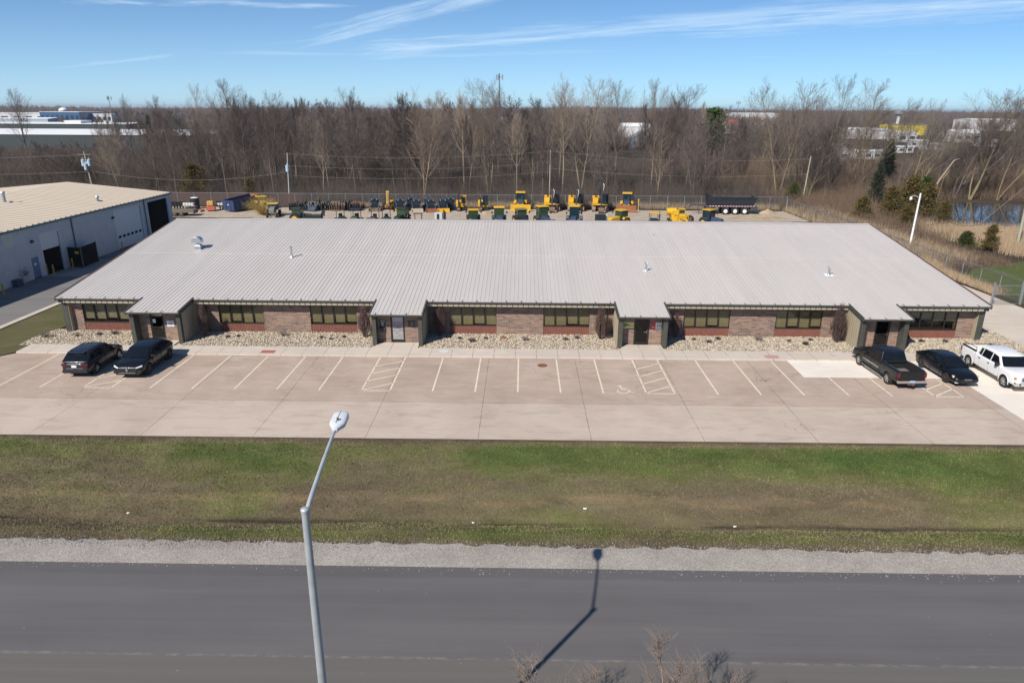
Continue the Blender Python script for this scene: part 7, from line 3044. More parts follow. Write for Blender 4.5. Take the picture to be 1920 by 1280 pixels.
# the woods: every tree its own thing
MASS = 'grey brown bare tree crowded inside the dense woods behind the machinery yard'
placed = [(h[2], h[3]) for h in HERO]
n = 0
tries = 0
while n < 186 and tries < 9000:
    tries += 1
    y = 86 + 122 * rt.random() ** 1.25
    hw_ = 0.72 * (y + 47)
    x = rt.uniform(-min(hw_, 128), 52)
    if x < -90 - 0.0 and rt.random() < 0.3:
        continue
    if x < -0.60 * (y + 47):
        continue
    if 40 < x < 52 and y < 100 and rt.random() < .6:
        continue
    if 22 < x < 40 and (y > 118 or rt.random() < 0.45):
        continue
    if min((x - a) ** 2 + ((y - b) * 0.8) ** 2 for a, b in placed) < 3.0 ** 2:
        continue
    placed.append((x, y))
    D = y + 47
    cap = 17.2 + 10.0 * D / 1302 * rt.uniform(-0.4, 3.4)        # most tops lie near the skyline
    if x < -0.42 * D:
        cap = 17.2 - rt.uniform(0, 22) * D / 1302
    h = min(cap, rt.uniform(13, 20) if y < 115 else rt.uniform(15, 20.5))
    if rt.random() < 0.12:
        h = rt.uniform(8, 12)
    u = rt.random()
    bank = FOREST if u < 0.84 else (PALEF if u < 0.90 else OLIVE)
    p, H0 = bank[rt.randrange(len(bank))]
    tree('bare_tree', MASS, p, H0, (x, y, -0.06), h, rt.uniform(0, 6.28), 'woods behind the yard', fat=rt.uniform(0.8, 1.15))
    n += 1
# low trees before the far white warehouse at left
LOWT = 'low dark bare tree of the thin belt before the far white warehouse'
k_ = 0
while k_ < 24:
    y = 95 + 120 * rt.random()
    D = y + 47
    x = rt.uniform(-0.76, -0.56) * D
    if min((x - a) ** 2 + (y - b) ** 2 for a, b in placed) < 4.5 ** 2:
        continue
    placed.append((x, y))
    h = (17.2 - 0.050 * D) * rt.uniform(.8, 1.15)
    p, H0 = FOREST[rt.randrange(len(FOREST))]
    tree('bare_tree', LOWT, p, H0, (x, y, -0.06), h, rt.uniform(0, 6.28), 'thin belt at the left', fat=rt.uniform(1.3, 1.9))
    k_ += 1
# looser trees to the right, where the far roofs show between
LOOSE_ = 'thin bare tree of the open grove between the yard and the pond'
m = 0
while m < 62:
    y = 84 + 110 * rt.random()
    x = rt.uniform(52, 0.73 * (y + 47))
    if (60 < x < 112 and 52 < y < 96) or x < 50:
        continue
    if min((x - a) ** 2 + (y - b) ** 2 for a, b in placed) < 3.6 ** 2:
        continue
    placed.append((x, y))
    D = y + 47
    h = min(17.2 + rt.uniform(-1.5, 3.0), rt.uniform(8, 17))
    bank = PALEF if rt.random() < 0.15 else (OLIVE if rt.random() < .5 else FOREST)
    p, H0 = bank[rt.randrange(len(bank))]
    tree('bare_tree', LOOSE_, p, H0, (x, y, -0.06), h, rt.uniform(-.5, .5), 'grove by the pond', fat=rt.uniform(0.7, 1.0), tilt=(0, rt.uniform(0.0, 0.14)))
    m += 1
# broken leaning trunk
bt = thing('broken_tree', 'broken pale trunk leaning right without a crown behind the cedars', 'tree', (68.2, 74, 0))
b = MB()
b.tube([(0, 0, 0), (1.4, 0, 3.4), (2.6, .1, 6.2), (4.4, .1, 9.4)], [.22, .19, .16, .11], 10)
b.build('trunk', BARK_P, bt, smooth=True)
b = MB()
b.tube([(2.6, .1, 6.2), (3.6, .2, 6.9), (4.2, .4, 7.9)], [.1, .07, .03], 6)
b.tube([(4.4, .1, 9.4), (5.1, .0, 9.7)], [.12, .05], 6)
b.build('limb', BARK_P, bt, smooth=True)


# conifers: needle clumps through a cone
def conifer(seed, H, rad, n, leaf, top=0.05, shape=0.9, low=0.06):
    r = np.random.RandomState(seed)
    V, F = [], []
    nb = n // 26
    k = 0
    for bi in range(nb):
        t_ = low + (1 - low) * r.rand() ** 1.15
        az = r.uniform(0, 6.283)
        L = rad * ((1 - t_) ** shape + top) * r.uniform(0.55, 1.12)
        z0 = t_ * H
        for j in range(26):
            f = r.uniform(0.15, 1.0)
            c = np.array([math.cos(az) * L * f, math.sin(az) * L * f, z0 + L * f * 0.35 + r.normal(0, 0.10)])
            c[:2] += r.normal(0, 0.10 + 0.10 * L, 2)
            s = leaf * r.uniform(0.6, 1.3)
            d = np.array([math.cos(az), math.sin(az), 0.7]) + r.normal(0, 0.7, 3)
            d /= np.linalg.norm(d)
            e = np.cross(d, r.normal(0, 1, 3))
            e /= np.linalg.norm(e)
            V += [c - d * s, c + e * s * .45, c + d * s, c - e * s * .45]
            F.append((k, k + 1, k + 2, k + 3))
            k += 4
    return V, F


def leaf_mat(name, stops, objv=0.15):
    t = NT(name)
    c = t.ramp(t.island(), stops)
    n = t.noise(t.coord('Object'), 0.7, 4)
    c = t.mix(t.mapr(n, 0.4, 0.65, 0, 0.6), c, tuple(x for x in stops[-1][1]))
    t.set('Base Color', c).set('Roughness', 0.85).set('Specular IOR Level', 0.2)
    return t.mat


CEDARG = leaf_mat('cedar green', [(0, (0.028, 0.045, 0.012)), (0.6, (0.06, 0.075, 0.02)), (1, (0.085, 0.085, 0.028))])
CEDARB = leaf_mat('cedar bronze', [(0, (0.055, 0.052, 0.016)), (0.6, (0.105, 0.088, 0.026)), (1, (0.16, 0.105, 0.038))])
SPRUCE = leaf_mat('spruce dark', [(0, (0.022, 0.028, 0.016)), (1, (0.05, 0.058, 0.035))])
BRIGHT = leaf_mat('bright green', [(0, (0.025, 0.055, 0.010)), (1, (0.065, 0.105, 0.02))])
CON = {}
for nm, args, m_ in (('a', (1, 5.0, 1.5, 4600, .13, .10, .7), CEDARG), ('b', (2, 4.2, 1.8, 5200, .13, .12, .6), CEDARB), ('c', (3, 8.5, 2.6, 8000, .17, .06, .8), SPRUCE), ('d', (4, 9.0, 2.9, 5200, .26, .16, .5), BRIGHT), ('e', (5, 2.6, 1.3, 4400, .10, .15, .6), CEDARG), ('f', (6, 6.0, 3.0, 9000, .15, .2, .5), CEDARB), ('g', (7, 9.0, 2.3, 5200, .20, .25, .45, .48), BRIGHT)):
    V_, F_ = conifer(*args)
    tb = Limbs()
    tb.tube([Vector((0, 0, -.2)), Vector((0, 0, args[1] * .5)), Vector((0, 0, args[1] * .95))], [args[1] * .02, args[1] * .014, .01], 6)
    CON[nm] = ((fast_mesh('trunk', tb.V, tb.F, [BARK_D], True), fast_mesh('crown', V_, F_, [m_])), args[1])
for kind, x, y, h, fat, lab in [
    ('f', -62.5, 87, 6.8, .72, 'bronze green cedar at the wood edge left of the thin transformer pole'),
    ('b', -52.5, 88, 4.2, .7, 'narrow small bronze cedar between the big cedar and the transformer pole'),
    ('g', 46.5, 130, 17.2, .80, 'bright green evergreen standing alone among the bare trees'),
    ('c', 69.5, 92, 8.0, .75, 'dark blue green spruce behind the bronze cedars'),
    ('b', 64.8, 71, 7.0, .72, 'largest bronze cedar of the right hand clump'),
    ('b', 61.2, 70, 5.4, .72, 'olive cedar left of the largest bronze cedar'),
    ('b', 56.2, 69, 3.8, 1.0, 'low dark cedar at the left end of the cedar clump'),
    ('b', 67.8, 71.0, 5.8, .80, 'olive bronze cedar right of the largest one in the clump'),
    ('b', 59.6, 61.5, 3.4, .9, 'bronze cedar at the right end of the clump behind the white lamp pole'),
    ('b', 64.6, 60.5, 4.2, .75, 'single bronze cedar beside the pond reeds'),
    ('e', 58.6, 44.5, 2.2, 1.1, 'bright green spreading juniper left of the pointed cedar behind the fence'),
    ('b', 61.0, 43.3, 3.3, .75, 'pointed dark cedar in front of the tall tan grass'),
    ('d', 76.5, 88, 5.5, .75, 'small yellow green evergreen behind the broken trunk'),
    ('e', 51.8, 88, 4.0, .8, 'small green cedar at the foot of the leaning utility pole'),
    ('c', 84.0, 118, 11.0, .7, 'dark evergreen beside the far white houses'),
    ('c', -93.0, 132, 15.0, .45, 'dull green conifer in the left part of the woods'),
    ('c', -80.0, 122, 11.0, .5, 'dark slim conifer low in the left woods'),
    ('f', -112.0, 118, 6.0, .5, 'yellow green conifer before the white warehouse at left'),
]:
    p, H0 = CON[kind]
    tree('cedar_tree' if kind in 'abef' else 'evergreen_tree', lab, p, H0, (x, y, -0.06), h, rt.uniform(0, 6.28), 'evergreens', cat='tree', fat=fat * 1.15)


# brush, reeds and dry grass
def stems(n, place, h0, h1, w, lean, seed, twigs=0):
    r = np.random.RandomState(seed)
    P, hs = place(r, n)
    n = len(P)
    h = r.uniform(h0, h1, n) * hs
    a = r.uniform(0, 6.283, n)
    la = r.uniform(0, 6.283, n)
    lm = r.uniform(0, lean, n) * h
    tip = P + np.stack([lm * np.cos(la), lm * np.sin(la), h], 1)
    base = [P]
    tips = [tip]
    ws = [np.full(n, w)]
    for k in range(twigs):
        f = r.uniform(0.25, 0.9, n)[:, None]
        s = P + (tip - P) * f
        l = h * r.uniform(0.2, 0.45, n)
        aa = r.uniform(0, 6.283, n)
        e = s + np.stack([l * 0.6 * np.cos(aa), l * 0.6 * np.sin(aa), l * 0.8], 1)
        base.append(s)
        tips.append(e)
        ws.append(np.full(n, w * 0.65))
    B, T_, W_ = np.concatenate(base), np.concatenate(tips), np.concatenate(ws)
    m = len(B)
    a = r.uniform(0, 6.283, m)
    V = np.zeros((m, 4, 3), np.float32)
    for k in range(3):
        V[:, k] = B + np.stack([np.cos(a + k * 2.094) * W_, np.sin(a + k * 2.094) * W_, np.zeros(m)], 1)
    V[:, 3] = T_
    F = np.array([(0, 1, 3), (1, 2, 3), (2, 0, 3)])[None] + (np.arange(m) * 4)[:, None, None]
    return V.reshape(-1, 3), F.reshape(-1, 3)


def clumpy(r, n, gen, cl, spread):
    c = gen(r, max(1, n // cl))
    k = r.randint(0, len(c), n)
    hs = r.uniform(0.55, 1.15, len(c))[k]
    P = np.zeros((n, 3))
    P[:, :2] = c[k] + r.normal(0, spread, (n, 2))
    P[:, 2] = -0.05
    return P, hs


def pl_brush(r, n):
    def gen(r, m):
        y = 83.5 + 120 * r.rand(m) ** 1.5
        x = r.uniform(-0.78, 0.62, m) * (y + 47)
        s = (x < 48) | (y > 100)
        return np.stack([x, y], 1)[s]
    return clumpy(r, n, gen, 16, 0.9)


BRUSHM = island_mat('brush stems', [(0, (0.050, 0.042, 0.038)), (0.5, (0.084, 0.070, 0.063)), (0.85, (0.125, 0.102, 0.088)), (1, (0.21, 0.17, 0.13))], 0.95, 0.1)
V_, F_ = stems(92000, pl_brush, 1.5, 4.6, 0.022, 0.40, 51, 2)
o = link_mesh('undergrowth', fast_mesh('undergrowth', V_, F_, [BRUSHM]))
tag(o, 'tangled brown leafless undergrowth filling the woods behind the fence', 'undergrowth', kind='stuff')


def pl_brush_l(r, n):
    def gen(r, m):
        y = 96 + 120 * r.rand(m) ** 1.2
        x = r.uniform(-0.80, -0.44, m) * (y + 47)
        return np.stack([x, y], 1)
    P, hs = clumpy(r, n, gen, 18, 1.3)
    cap_ = np.clip((17.2 - 0.056 * (P[:, 1] + 47)) / 5.0, .35, 1.5)
    return P, hs * cap_


V_, F_ = stems(46000, pl_brush_l, 2.0, 5.5, 0.03, 0.35, 57, 2)
o = link_mesh('brush', fast_mesh('brush', V_, F_, [BRUSHM]))
tag(o, 'grey brown brush in front of the far white warehouse at left', 'brush', kind='stuff')


def pl_brush_r(r, n):
    def gen(r, m):
        y = 34 + 170 * r.rand(m) ** 1.3
        x = r.uniform(48.5, 1, m) * 0 + r.uniform(0, 1, m) * (0.76 * (y + 47) - 48.5) + 48.5
        s = ~((x > 66) & (x < 112) & (y > 40) & (y < 97)) & ~((x > 57) & (y < 50))
        return np.stack([x, y], 1)[s]
    P, hs = clumpy(r, n, gen, 14, 0.8)
    return P, hs * np.clip((P[:, 1] - 36) / 60, .26, 1.0)


V_, F_ = stems(64000, pl_brush_r, 1.0, 4.6, 0.024, 0.45, 52, 2)
o = link_mesh('scrub', fast_mesh('scrub', V_, F_, [island_mat('scrub stems', [(0, (0.10, 0.074, 0.056)), (0.5, (0.15, 0.108, 0.08)), (0.8, (0.21, 0.145, 0.10)), (1, (0.28, 0.215, 0.15))], 0.95, 0.1)]))
tag(o, 'reddish brown scrub between the yard fence and the pond', 'scrub', kind='stuff')
TAN = island_mat('dry grass', [(0, (0.26, 0.185, 0.115)), (0.5, (0.40, 0.30, 0.20)), (1, (0.54, 0.43, 0.31))], 0.9, 0.1)


def pl_reed(r, n):
    def gen(r, m):
        x = r.uniform(61, 92, m)
        y = r.uniform(38.5, 62, m)
        s = (y > 39 + 0.12 * np.abs(x - 62)) & (y < 60.5 - 0.25 * (x - 60)) | ((x > 68) & (y > 42) & (y < 56.5))
        s &= ~((x < 62.5) & (y < 46.2))
        return np.stack([x, y], 1)[s]
    return clumpy(r, n, gen, 20, 0.8)


V_, F_ = stems(36000, pl_reed, 1.0, 2.1, 0.022, 0.35, 53, 0)
o = link_mesh('reeds', fast_mesh('reeds', V_, F_, [TAN]))
tag(o, 'tall tan dry reeds between the green lawn and the pond', 'reeds', kind='stuff')


def pl_dry(r, n):
    k = n // 2
    x = r.uniform(-62, 47, k)
    y = 80.6 + np.abs(r.normal(0, 0.9, k)) * np.where(x > 20, 1.6, 1)
    a = np.stack([x, y, np.zeros(k)], 1)
    y2 = r.uniform(20, 80, n - k)
    x2 = 46.6 + np.abs(r.normal(0, 0.8, n - k)) + np.where(y2 > 34, r.uniform(0, 7, n - k), 0)
    c = np.stack([x2, y2, np.zeros(n - k)], 1)
    P = np.concatenate([a, c])
    hs = np.concatenate([np.where(x > -15, 1.0, 0.75), np.where(y2 < 30, .6, 1.0)])
    return P, hs


V_, F_ = stems(30000, pl_dry, 0.5, 1.5, 0.02, 0.5, 54, 0)
o = link_mesh('dry_grass', fast_mesh('dry_grass', V_, F_, [TAN]))
tag(o, 'pale dry weeds growing along the yard fences', 'dry grass', kind='stuff')

# pond
t = NT('pond water')
n_ = t.noise(t.scale(t.world_pos(), 1, 2.5, 1), 1.2, 3)
t.set('Base Color', t.ramp(n_, [(0.3, (0.012, 0.014, 0.010)), (0.7, (0.02, 0.022, 0.015))])).set('Roughness', 0.03).set('Specular IOR Level', 0.6)
t.bump(n_, 0.03, 0.02)
pts = []
for k in range(40):
    a = 2 * math.pi * k / 40
    pts.append((88 + 21 * math.cos(a) * (1 + .1 * math.sin(3 * a)), 76 + 20 * math.sin(a) * (1 + .12 * math.cos(2 * a + 1))))
sheet('pond_water', pts, -0.045, t.mat)

# columnar shrubs at the porches
SHRUBM = bark_mat('shrub twigs', (0.095, 0.066, 0.062), (0.165, 0.118, 0.108))


def column_shrub(seed, H, rad):
    r = random.Random(seed)
    C = Limbs()
    for k in range(150):
        a = r.uniform(0, 6.283)
        t0 = r.random() ** .6
        z0 = r.uniform(0, .45) * H
        p = Vector((math.cos(a) * .05, math.sin(a) * .05, z0))
        rr = rad * t0
        L = r.uniform(.55, 1.0) * (H - z0)
        pts = [p]
        for i in range(1, 5):
            f = i / 4
            bulge = math.sin(min(1, (z0 + L * f) / H + .12) * math.pi) ** .7 if (z0 + L * f) / H < .95 else .25
            pts.append(Vector((math.cos(a) * rr * bulge + r.gauss(0, .02), math.sin(a) * rr * bulge + r.gauss(0, .02), z0 + L * f)))
        C.tube(pts, [.014, .012, .010, .008, .005], 3)
        for q in range(5):
            i = r.randrange(1, 4)
            s = pts[i].lerp(pts[i + 1], r.random())
            d = Vector((r.gauss(0, .35), r.gauss(0, .35), 1)).normalized() * r.uniform(.2, .5)
            C.tube([s, s + d], [.007, .004], 3)
    T = Limbs()
    T.tube([Vector((0, 0, -.1)), Vector((0, 0, H * .4)), Vector((0, 0, H * .8))], [.05, .035, .012], 6)
    return fast_mesh('stem', T.V, T.F, [BARK_D], True), fast_mesh('twigs', C.V, C.F, [SHRUBM])


cs = [column_shrub(600 + k, 2.6, .48) for k in range(3)]
for i, (x, y, h, fat, lab) in enumerate(((-24.85, 4.15, 2.55, .9, 'upright bare shrub against the porch right of the black suv'), (-12.3, 4.35, 2.5, 1.15, 'broad upright bare shrub left of the letter E porch'),
                                         (-6.4, 4.9, 2.6, 1.1, 'upright bare shrub half in shade right of the letter E porch'), (6.2, 4.35, 2.6, 1.05, 'upright bare shrub left of the 216 porch'),
                                         (12.2, 4.9, 2.0, .8, 'small upright shrub in shade right of the 216 porch'), (24.55, 4.25, 3.0, 1.2, 'tallest upright bare shrub left of the rightmost porch'), (29.75, 4.6, 2.6, .7, 'thin upright shrub tucked behind the rightmost porch'))):
    t_ = thing('columnar_shrub', lab, 'shrub', (x, y, 0.05), rt.uniform(0, 6), 'columnar shrubs at the porches')
    t_.scale = (fat, fat, h / 2.6)
    link_mesh('stem', cs[i % 3][0], t_)
    link_mesh('twigs', cs[i % 3][1], t_)


# low dormant plants in the stone bed
def tuft(seed, n, rad, h, m):
    r = random.Random(seed)
    C = Limbs()
    for k in range(n):
        a, b_ = r.uniform(0, 6.283), r.random() ** .5
        d = Vector((math.cos(a) * b_, math.sin(a) * b_, r.uniform(.5, 1.3))).normalized()
        L = r.uniform(.5, 1) * h
        p = Vector((math.cos(a) * b_ * .05, math.sin(a) * b_ * .05, 0))
        q = p + Vector((d.x * rad * .7, d.y * rad * .7, d.z * L * .7))
        e = q + Vector((d.x * rad * .4 + r.gauss(0, .03), d.y * rad * .4 + r.gauss(0, .03), L * .2))
        C.tube([p, q, e], [.008, .007, .004], 3)
        e2 = q + Vector((r.gauss(0, .08), r.gauss(0, .08), L * .25))
        C.tube([q, e2], [.006, .003], 3)
    return fast_mesh('twigs', C.V, C.F, [m])


tw = [tuft(700 + k, 130, .34, .42, TWIG_D) for k in range(3)] + [tuft(710, 70, .5, .5, pm('thin grey twigs', (0.24, 0.20, 0.16), .9))]
LOWS = [(-34.83, 3.88, .7, 3, 'faint grey twiggy plant near the left corner pier'), (-33.3, 4.3, .75, 0, 'left of two brown tufts under the leftmost window'), (-32.2, 4.5, .9, 1, 'right of two brown tufts under the leftmost window'),
        (-15.63, 4.08, .6, 1, 'left tuft of three under the window left of the letter E porch'), (-14.82, 3.71, .5, 2, 'smallest middle tuft of three left of the letter E porch'), (-13.92, 4.27, .6, 0, 'right tuft of three left of the letter E porch'),
        (-4.79, 4.16, .65, 0, 'left tuft of three right of the letter E porch'), (-3.78, 3.53, .95, 1, 'big reddish middle tuft of three right of the letter E porch'), (-2.74, 4.22, .65, 2, 'right tuft of three near the rusty lid'),
        (0.35, 3.92, .8, 3, 'thin grey plant between the rusty lid and the next window'), (3.48, 4.15, .75, 0, 'left tuft of two under the window left of the 216 porch'), (4.43, 4.58, .75, 1, 'right tuft of two left of the 216 porch'),
        (13.57, 4.47, .6, 2, 'left tuft of three right of the 216 porch'), (14.58, 3.84, .8, 0, 'middle tuft of three right of the 216 porch'), (15.5, 4.66, .75, 1, 'right tuft of three right of the 216 porch'),
        (18.58, 4.5, 1.0, 3, 'thin grey twiggy plant between the two windows right of the 216 porch'), (20.92, 4.3, .6, 2, 'left tuft of three left of the tallest columnar shrub'), (21.92, 3.56, .85, 0, 'middle dark tuft of three left of the tallest columnar shrub'), (22.75, 4.62, .65, 1, 'right tuft of three left of the tallest columnar shrub'),
        (31.32, 4.5, .75, 2, 'left of two tufts behind the black sedan'), (33.18, 4.55, .75, 0, 'right of two tufts behind the black sedan'), (-37.14, 3.54, 1.0, 3, 'sprawling grey twigs at the left end of the stone bed'), (-18.77, 4.5, 1.0, 3, 'pale twiggy plant in front of the brick between two left windows'),
        (35.54, 2.4, 1.4, 3, 'tall thin twigs right of the white pickup'), (-22.96, 3.99, .65, 1, 'left tuft of two right of the black suv porch'), (-22.2, 4.2, .55, 2, 'right tuft of two right of the black suv porch')]
for x, y, s, k, lab in LOWS:
    o = link_mesh('dormant_plant', tw[k])
    o.location = (x, y, 0.07)
    o.scale = (s, s, s * (1.3 if k == 3 else 1))
    o.rotation_euler = (0, 0, rt.uniform(0, 6))
    tag(o, lab, 'plant', 'dormant plants in the stone bed')
# bare sapling in front, at the road's near side
sap = gen_tree(904, 6.0, (8, 6, 4), first=.40, ang=(20, 45), ratio=.34, up=.30, forks=9, r0=.042, twig=.0058, jit=.13)
sap = remat(sap, bark_mat('sapling bark', (0.20, 0.16, 0.125), (0.34, 0.275, 0.22), .02), bark_mat('sapling twigs', (0.19, 0.15, 0.12), (0.34, 0.275, 0.225), .02))
tree('bare_sapling', 'bare pale sapling poking into the bottom edge in front of the road', sap, 6.0, (3.45, -34.7, 0), 4.75, 1.2, cat='tree', fat=1.5)
# yellow willow bush in the yard
wv = tuft(950, 420, 3.4, 4.0, pm('yellow willow twigs', (0.40, 0.29, 0.085), .85, var=.3))
o = link_mesh('willow_bush', wv)
o.location = (-43.6, 69.5, 0)
o.scale = (1.15, .8, 1.0)
tag(o, 'yellow twigged willow bush beside the blue dumpster', 'bush')

# ================================================================== beyond the woods
FARWALL = pm('far wall white', (0.66, 0.66, 0.66), .7)
FARROOF = pm('far roof white', (0.80, 0.80, 0.80), .6, var=.05)


def far_building(name, label, x0, x1, y0, y1, h, wall, roof, rise=0.0, ridge='x', win=0, door=None):
    root = thing(name, label, 'building', ((x0 + x1) / 2, (y0 + y1) / 2, 0))
    b = MB()
    b.box(x0, x1, y0, y1, 0, h)
    if rise:
        if ridge == 'x':
            ym = (y0 + y1) / 2
            b.prism([(y0, h), (y1, h), (ym, h + rise)], 'x', x0 + .02, x1 - .02)
        else:
            xm = (x0 + x1) / 2
            b.prism([(x0, h), (x1, h), (xm, h + rise)], 'y', y0 + .02, y1 - .02)
    b.build('wall', wall, root, world=True)
    b = MB()
    e = 0.3
    if rise and ridge == 'x':
        ym = (y0 + y1) / 2
        b.slab([(x0 - e, y0 - e, h), (x1 + e, y0 - e, h), (x1 + e, ym, h + rise + .12), (x0 - e, ym, h + rise + .12)], .14)
        b.slab([(x0 - e, ym, h + rise + .12), (x1 + e, ym, h + rise + .12), (x1 + e, y1 + e, h), (x0 - e, y1 + e, h)], .14)
    elif rise:
        xm = (x0 + x1) / 2
        b.slab([(x0 - e, y0 - e, h), (xm, y0 - e, h + rise + .12), (xm, y1 + e, h + rise + .12), (x0 - e, y1 + e, h)], .14)
        b.slab([(xm, y0 - e, h + rise + .12), (x1 + e, y0 - e, h), (x1 + e, y1 + e, h), (xm, y1 + e, h + rise + .12)], .14)
    else:
        b.box(x0 - e, x1 + e, y0 - e, y1 + e, h, h + .35)
    b.build('roof', roof, root, world=True)
    for k in range(win):
        b = MB()
        xx = x0 + (x1 - x0) * (k + .5) / win
        w = (x1 - x0) / win * .28
        b.box(xx - w, xx + w, y0 - .05, y0 - .01, h * .35, h * .72)
        b.build('window', pm('far window', (0.03, 0.04, 0.05), .15), root, world=True)
    if door is not None:
        b = MB()
        b.box(door - 1.3, door + 1.3, y0 - .06, y0 - .01, 0, 2.6)
        b.build('door', FARWALL, root, world=True)
    return root


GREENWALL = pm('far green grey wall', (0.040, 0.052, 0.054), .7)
BLUEH = pm('blue house wall', (0.13, 0.22, 0.36), .7)
GREYR = pm('grey shingle', (0.19, 0.19, 0.20), .9)
REDR = pm('far red roof', (0.30, 0.085, 0.06), .8)
TANW = pm('far tan wall', (0.52, 0.45, 0.36), .8)
BLUEG = pm('far blue glass', (0.05, 0.12, 0.25), .2)
far_building('far_warehouse', 'wide white roofed warehouse with green grey wall beyond the left trees', -340, -128, 238, 310, 6.6, GREENWALL, FARROOF, .6)
far_building('far_warehouse', 'long white roofed warehouse just behind the wide one at left', -372, -262, 428, 470, 6.3, GREENWALL, FARROOF, .5)  # dark wall colour stands in for the shadow band under the roof
far_building('far_warehouse', 'pale blue walled shed left of the white office complex', -445, -400, 560, 590, 7.2, pm('far blue wall', (0.36, 0.44, 0.52), .7), FARROOF, .8)
far_building('far_shed', 'small white box building at the right end of the far white roofs', -306, -295, 434, 446, 8.0, FARWALL, FARROOF)
far_building('far_office', 'white office complex on the left horizon', -560, -486, 690, 740, 10.5, FARWALL, FARROOF, 0, win=6)
far_building('far_office', 'blue glazed office block right of the white complex on the left horizon', -486, -446, 680, 720, 11.8, BLUEG, FARROOF, 0, win=8)
far_building('far_office', 'small white wing right of the blue glazed block', -445, -425, 700, 720, 10.0, FARWALL, FARROOF, 0, win=4)
o = thing('water_tank', 'round white tank on the left horizon behind the office complex', 'tank', (-512, 760, 0))
b = MB()
b.cyl((0, 0, 0), (0, 0, 11), 2.0, n=14)
b.ell((0, 0, 13.2), (4.6, 4.6, 2.8), 18, 8)
b.build('bowl', FARROOF, o, smooth=True)
far_building('house', 'blue gabled house glimpsed through the trees right of centre', 52.2, 62.5, 300, 312, 4.0, BLUEH, GREYR, 3.0, 'y', win=3)
far_building('house', 'white building behind the blue house', 64, 82, 420, 440, 6.8, FARWALL, FARROOF, 2.0)
far_building('house', 'white gabled house right of the blue house', 75, 84.5, 380, 395, 5.2, FARWALL, GREYR, 2.4, 'y', win=2)
far_building('house', 'small grey house against the right side of the blue house', 63.2, 70, 305, 316, 3.2, pm('grey siding', (0.25, 0.28, 0.27), .8), GREYR, 2.2, 'y', win=2)
far_building('far_shop', 'long tan building behind the tallest cottonwood', 14, 62, 600, 640, 7.0, TANW, GREYR, 1.0)
far_building('far_shop', 'white roofed building near the cell tower', -30, 3, 640, 680, 8.0, TANW, FARROOF, 1.2, win=5)
far_building('far_shop', 'cream block right of the cell tower', 12, 29, 520, 545, 6.4, TANW, FARROOF, .8)
far_building('far_warehouse', 'long white warehouse on the right horizon', 272, 330, 900, 940, 13.0, FARWALL, FARROOF, 1.0)
far_building('house', 'red roofed house beyond the slim pale tree', 113, 123, 600, 612, 6.5, FARWALL, REDR, 3.4)
far_building('house', 'red roofed house right of the bright green evergreen', 158, 167, 520, 532, 6.8, FARWALL, REDR, 3.4)
far_building('far_shop', 'building with bright yellow front beyond the right trees', 276, 302, 500, 520, 7.6, pm('far yellow', (0.72, 0.55, 0.03), .6), GREYR, .8)
far_building('house', 'white gabled house behind the wind bent trees', 110.5, 119, 215, 225, 3.2, FARWALL, FARROOF, 2.4, 'y', win=2)
far_building('mobile_home', 'long white mobile home above the bronze cedars', 124, 137, 222, 227, 2.9, FARWALL, FARROOF, .5, win=4)
far_building('house', 'white shed left of the yellow fronted building', 224, 235, 420, 432, 5.6, FARWALL, FARROOF, 1.0)
far_building('house', 'wide white building at the back right under the horizon', 208, 230, 430, 450, 5.8, FARWALL, FARROOF, .9)
far_building('house', 'white house just below the yellow fronted building', 220, 231, 380, 392, 4.6, FARWALL, FARROOF, 1.6, win=2)
far_building('mobile_home', 'white mobile home in front of the right hand houses', 196.5, 205, 320, 325, 2.9, FARWALL, FARROOF, .6, win=3)
far_building('house', 'white house near the right edge of the view', 253, 268, 380, 394, 5.2, FARWALL, FARROOF, 1.8, win=3)
far_building('far_warehouse', 'white warehouse on the right horizon above the pond', 420, 462, 640, 670, 9.8, FARWALL, FARROOF, 1.0)
far_building('mobile_home', 'small white trailer nearest the pond grove', 160, 170, 268, 273, 2.4, FARWALL, FARROOF, .4, win=3)
far_building('mobile_home', 'white trailer right of the small one by the grove', 190, 200, 296, 301, 2.5, FARWALL, FARROOF, .4, win=2)
far_building('mobile_home', 'white trailer furthest right beyond the pond trees', 236, 246, 330, 336, 3.1, FARWALL, FARROOF, .5, win=3)
bo_ = thing('boat', 'small white boat parked on grass right of the blue house', 'boat', (76.5, 300, 0))
b = MB()
b.prism([(-2.8, 1.6), (-2.2, .5), (2.2, .5), (2.6, 1.5)], 'y', -1.0, 1.0)
b.build('hull', FARROOF, bo_)
b = MB()
b.box(-.2, 1.0, -.7, .7, 1.6, 2.3)
b.build('cabin', FARWALL, bo_)


def mast(name, label, loc, h, r, kind):
    o = thing(name, label, 'tower', loc)
    b = MB()
    b.tube([(0, 0, 0), (0, 0, h)], [r, r * .6], 8)
    b.build('mast', pm('mast grey', (0.20, 0.22, 0.25), .6), o)
    if kind:
        b = MB()
        for k in range(3):
            a = k * 2.094 + .3
            b.bar((0, 0, h - 1.6), (1.6 * math.cos(a), 1.6 * math.sin(a), h - 1.6), .2, .2)
            b.box(1.6 * math.cos(a) - .22, 1.6 * math.cos(a) + .22, 1.6 * math.sin(a) - .22, 1.6 * math.sin(a) + .22, h - 3.0, h - .6)
        b.build('antenna', pm('mast grey', (0, 0, 0)), o)
    return o


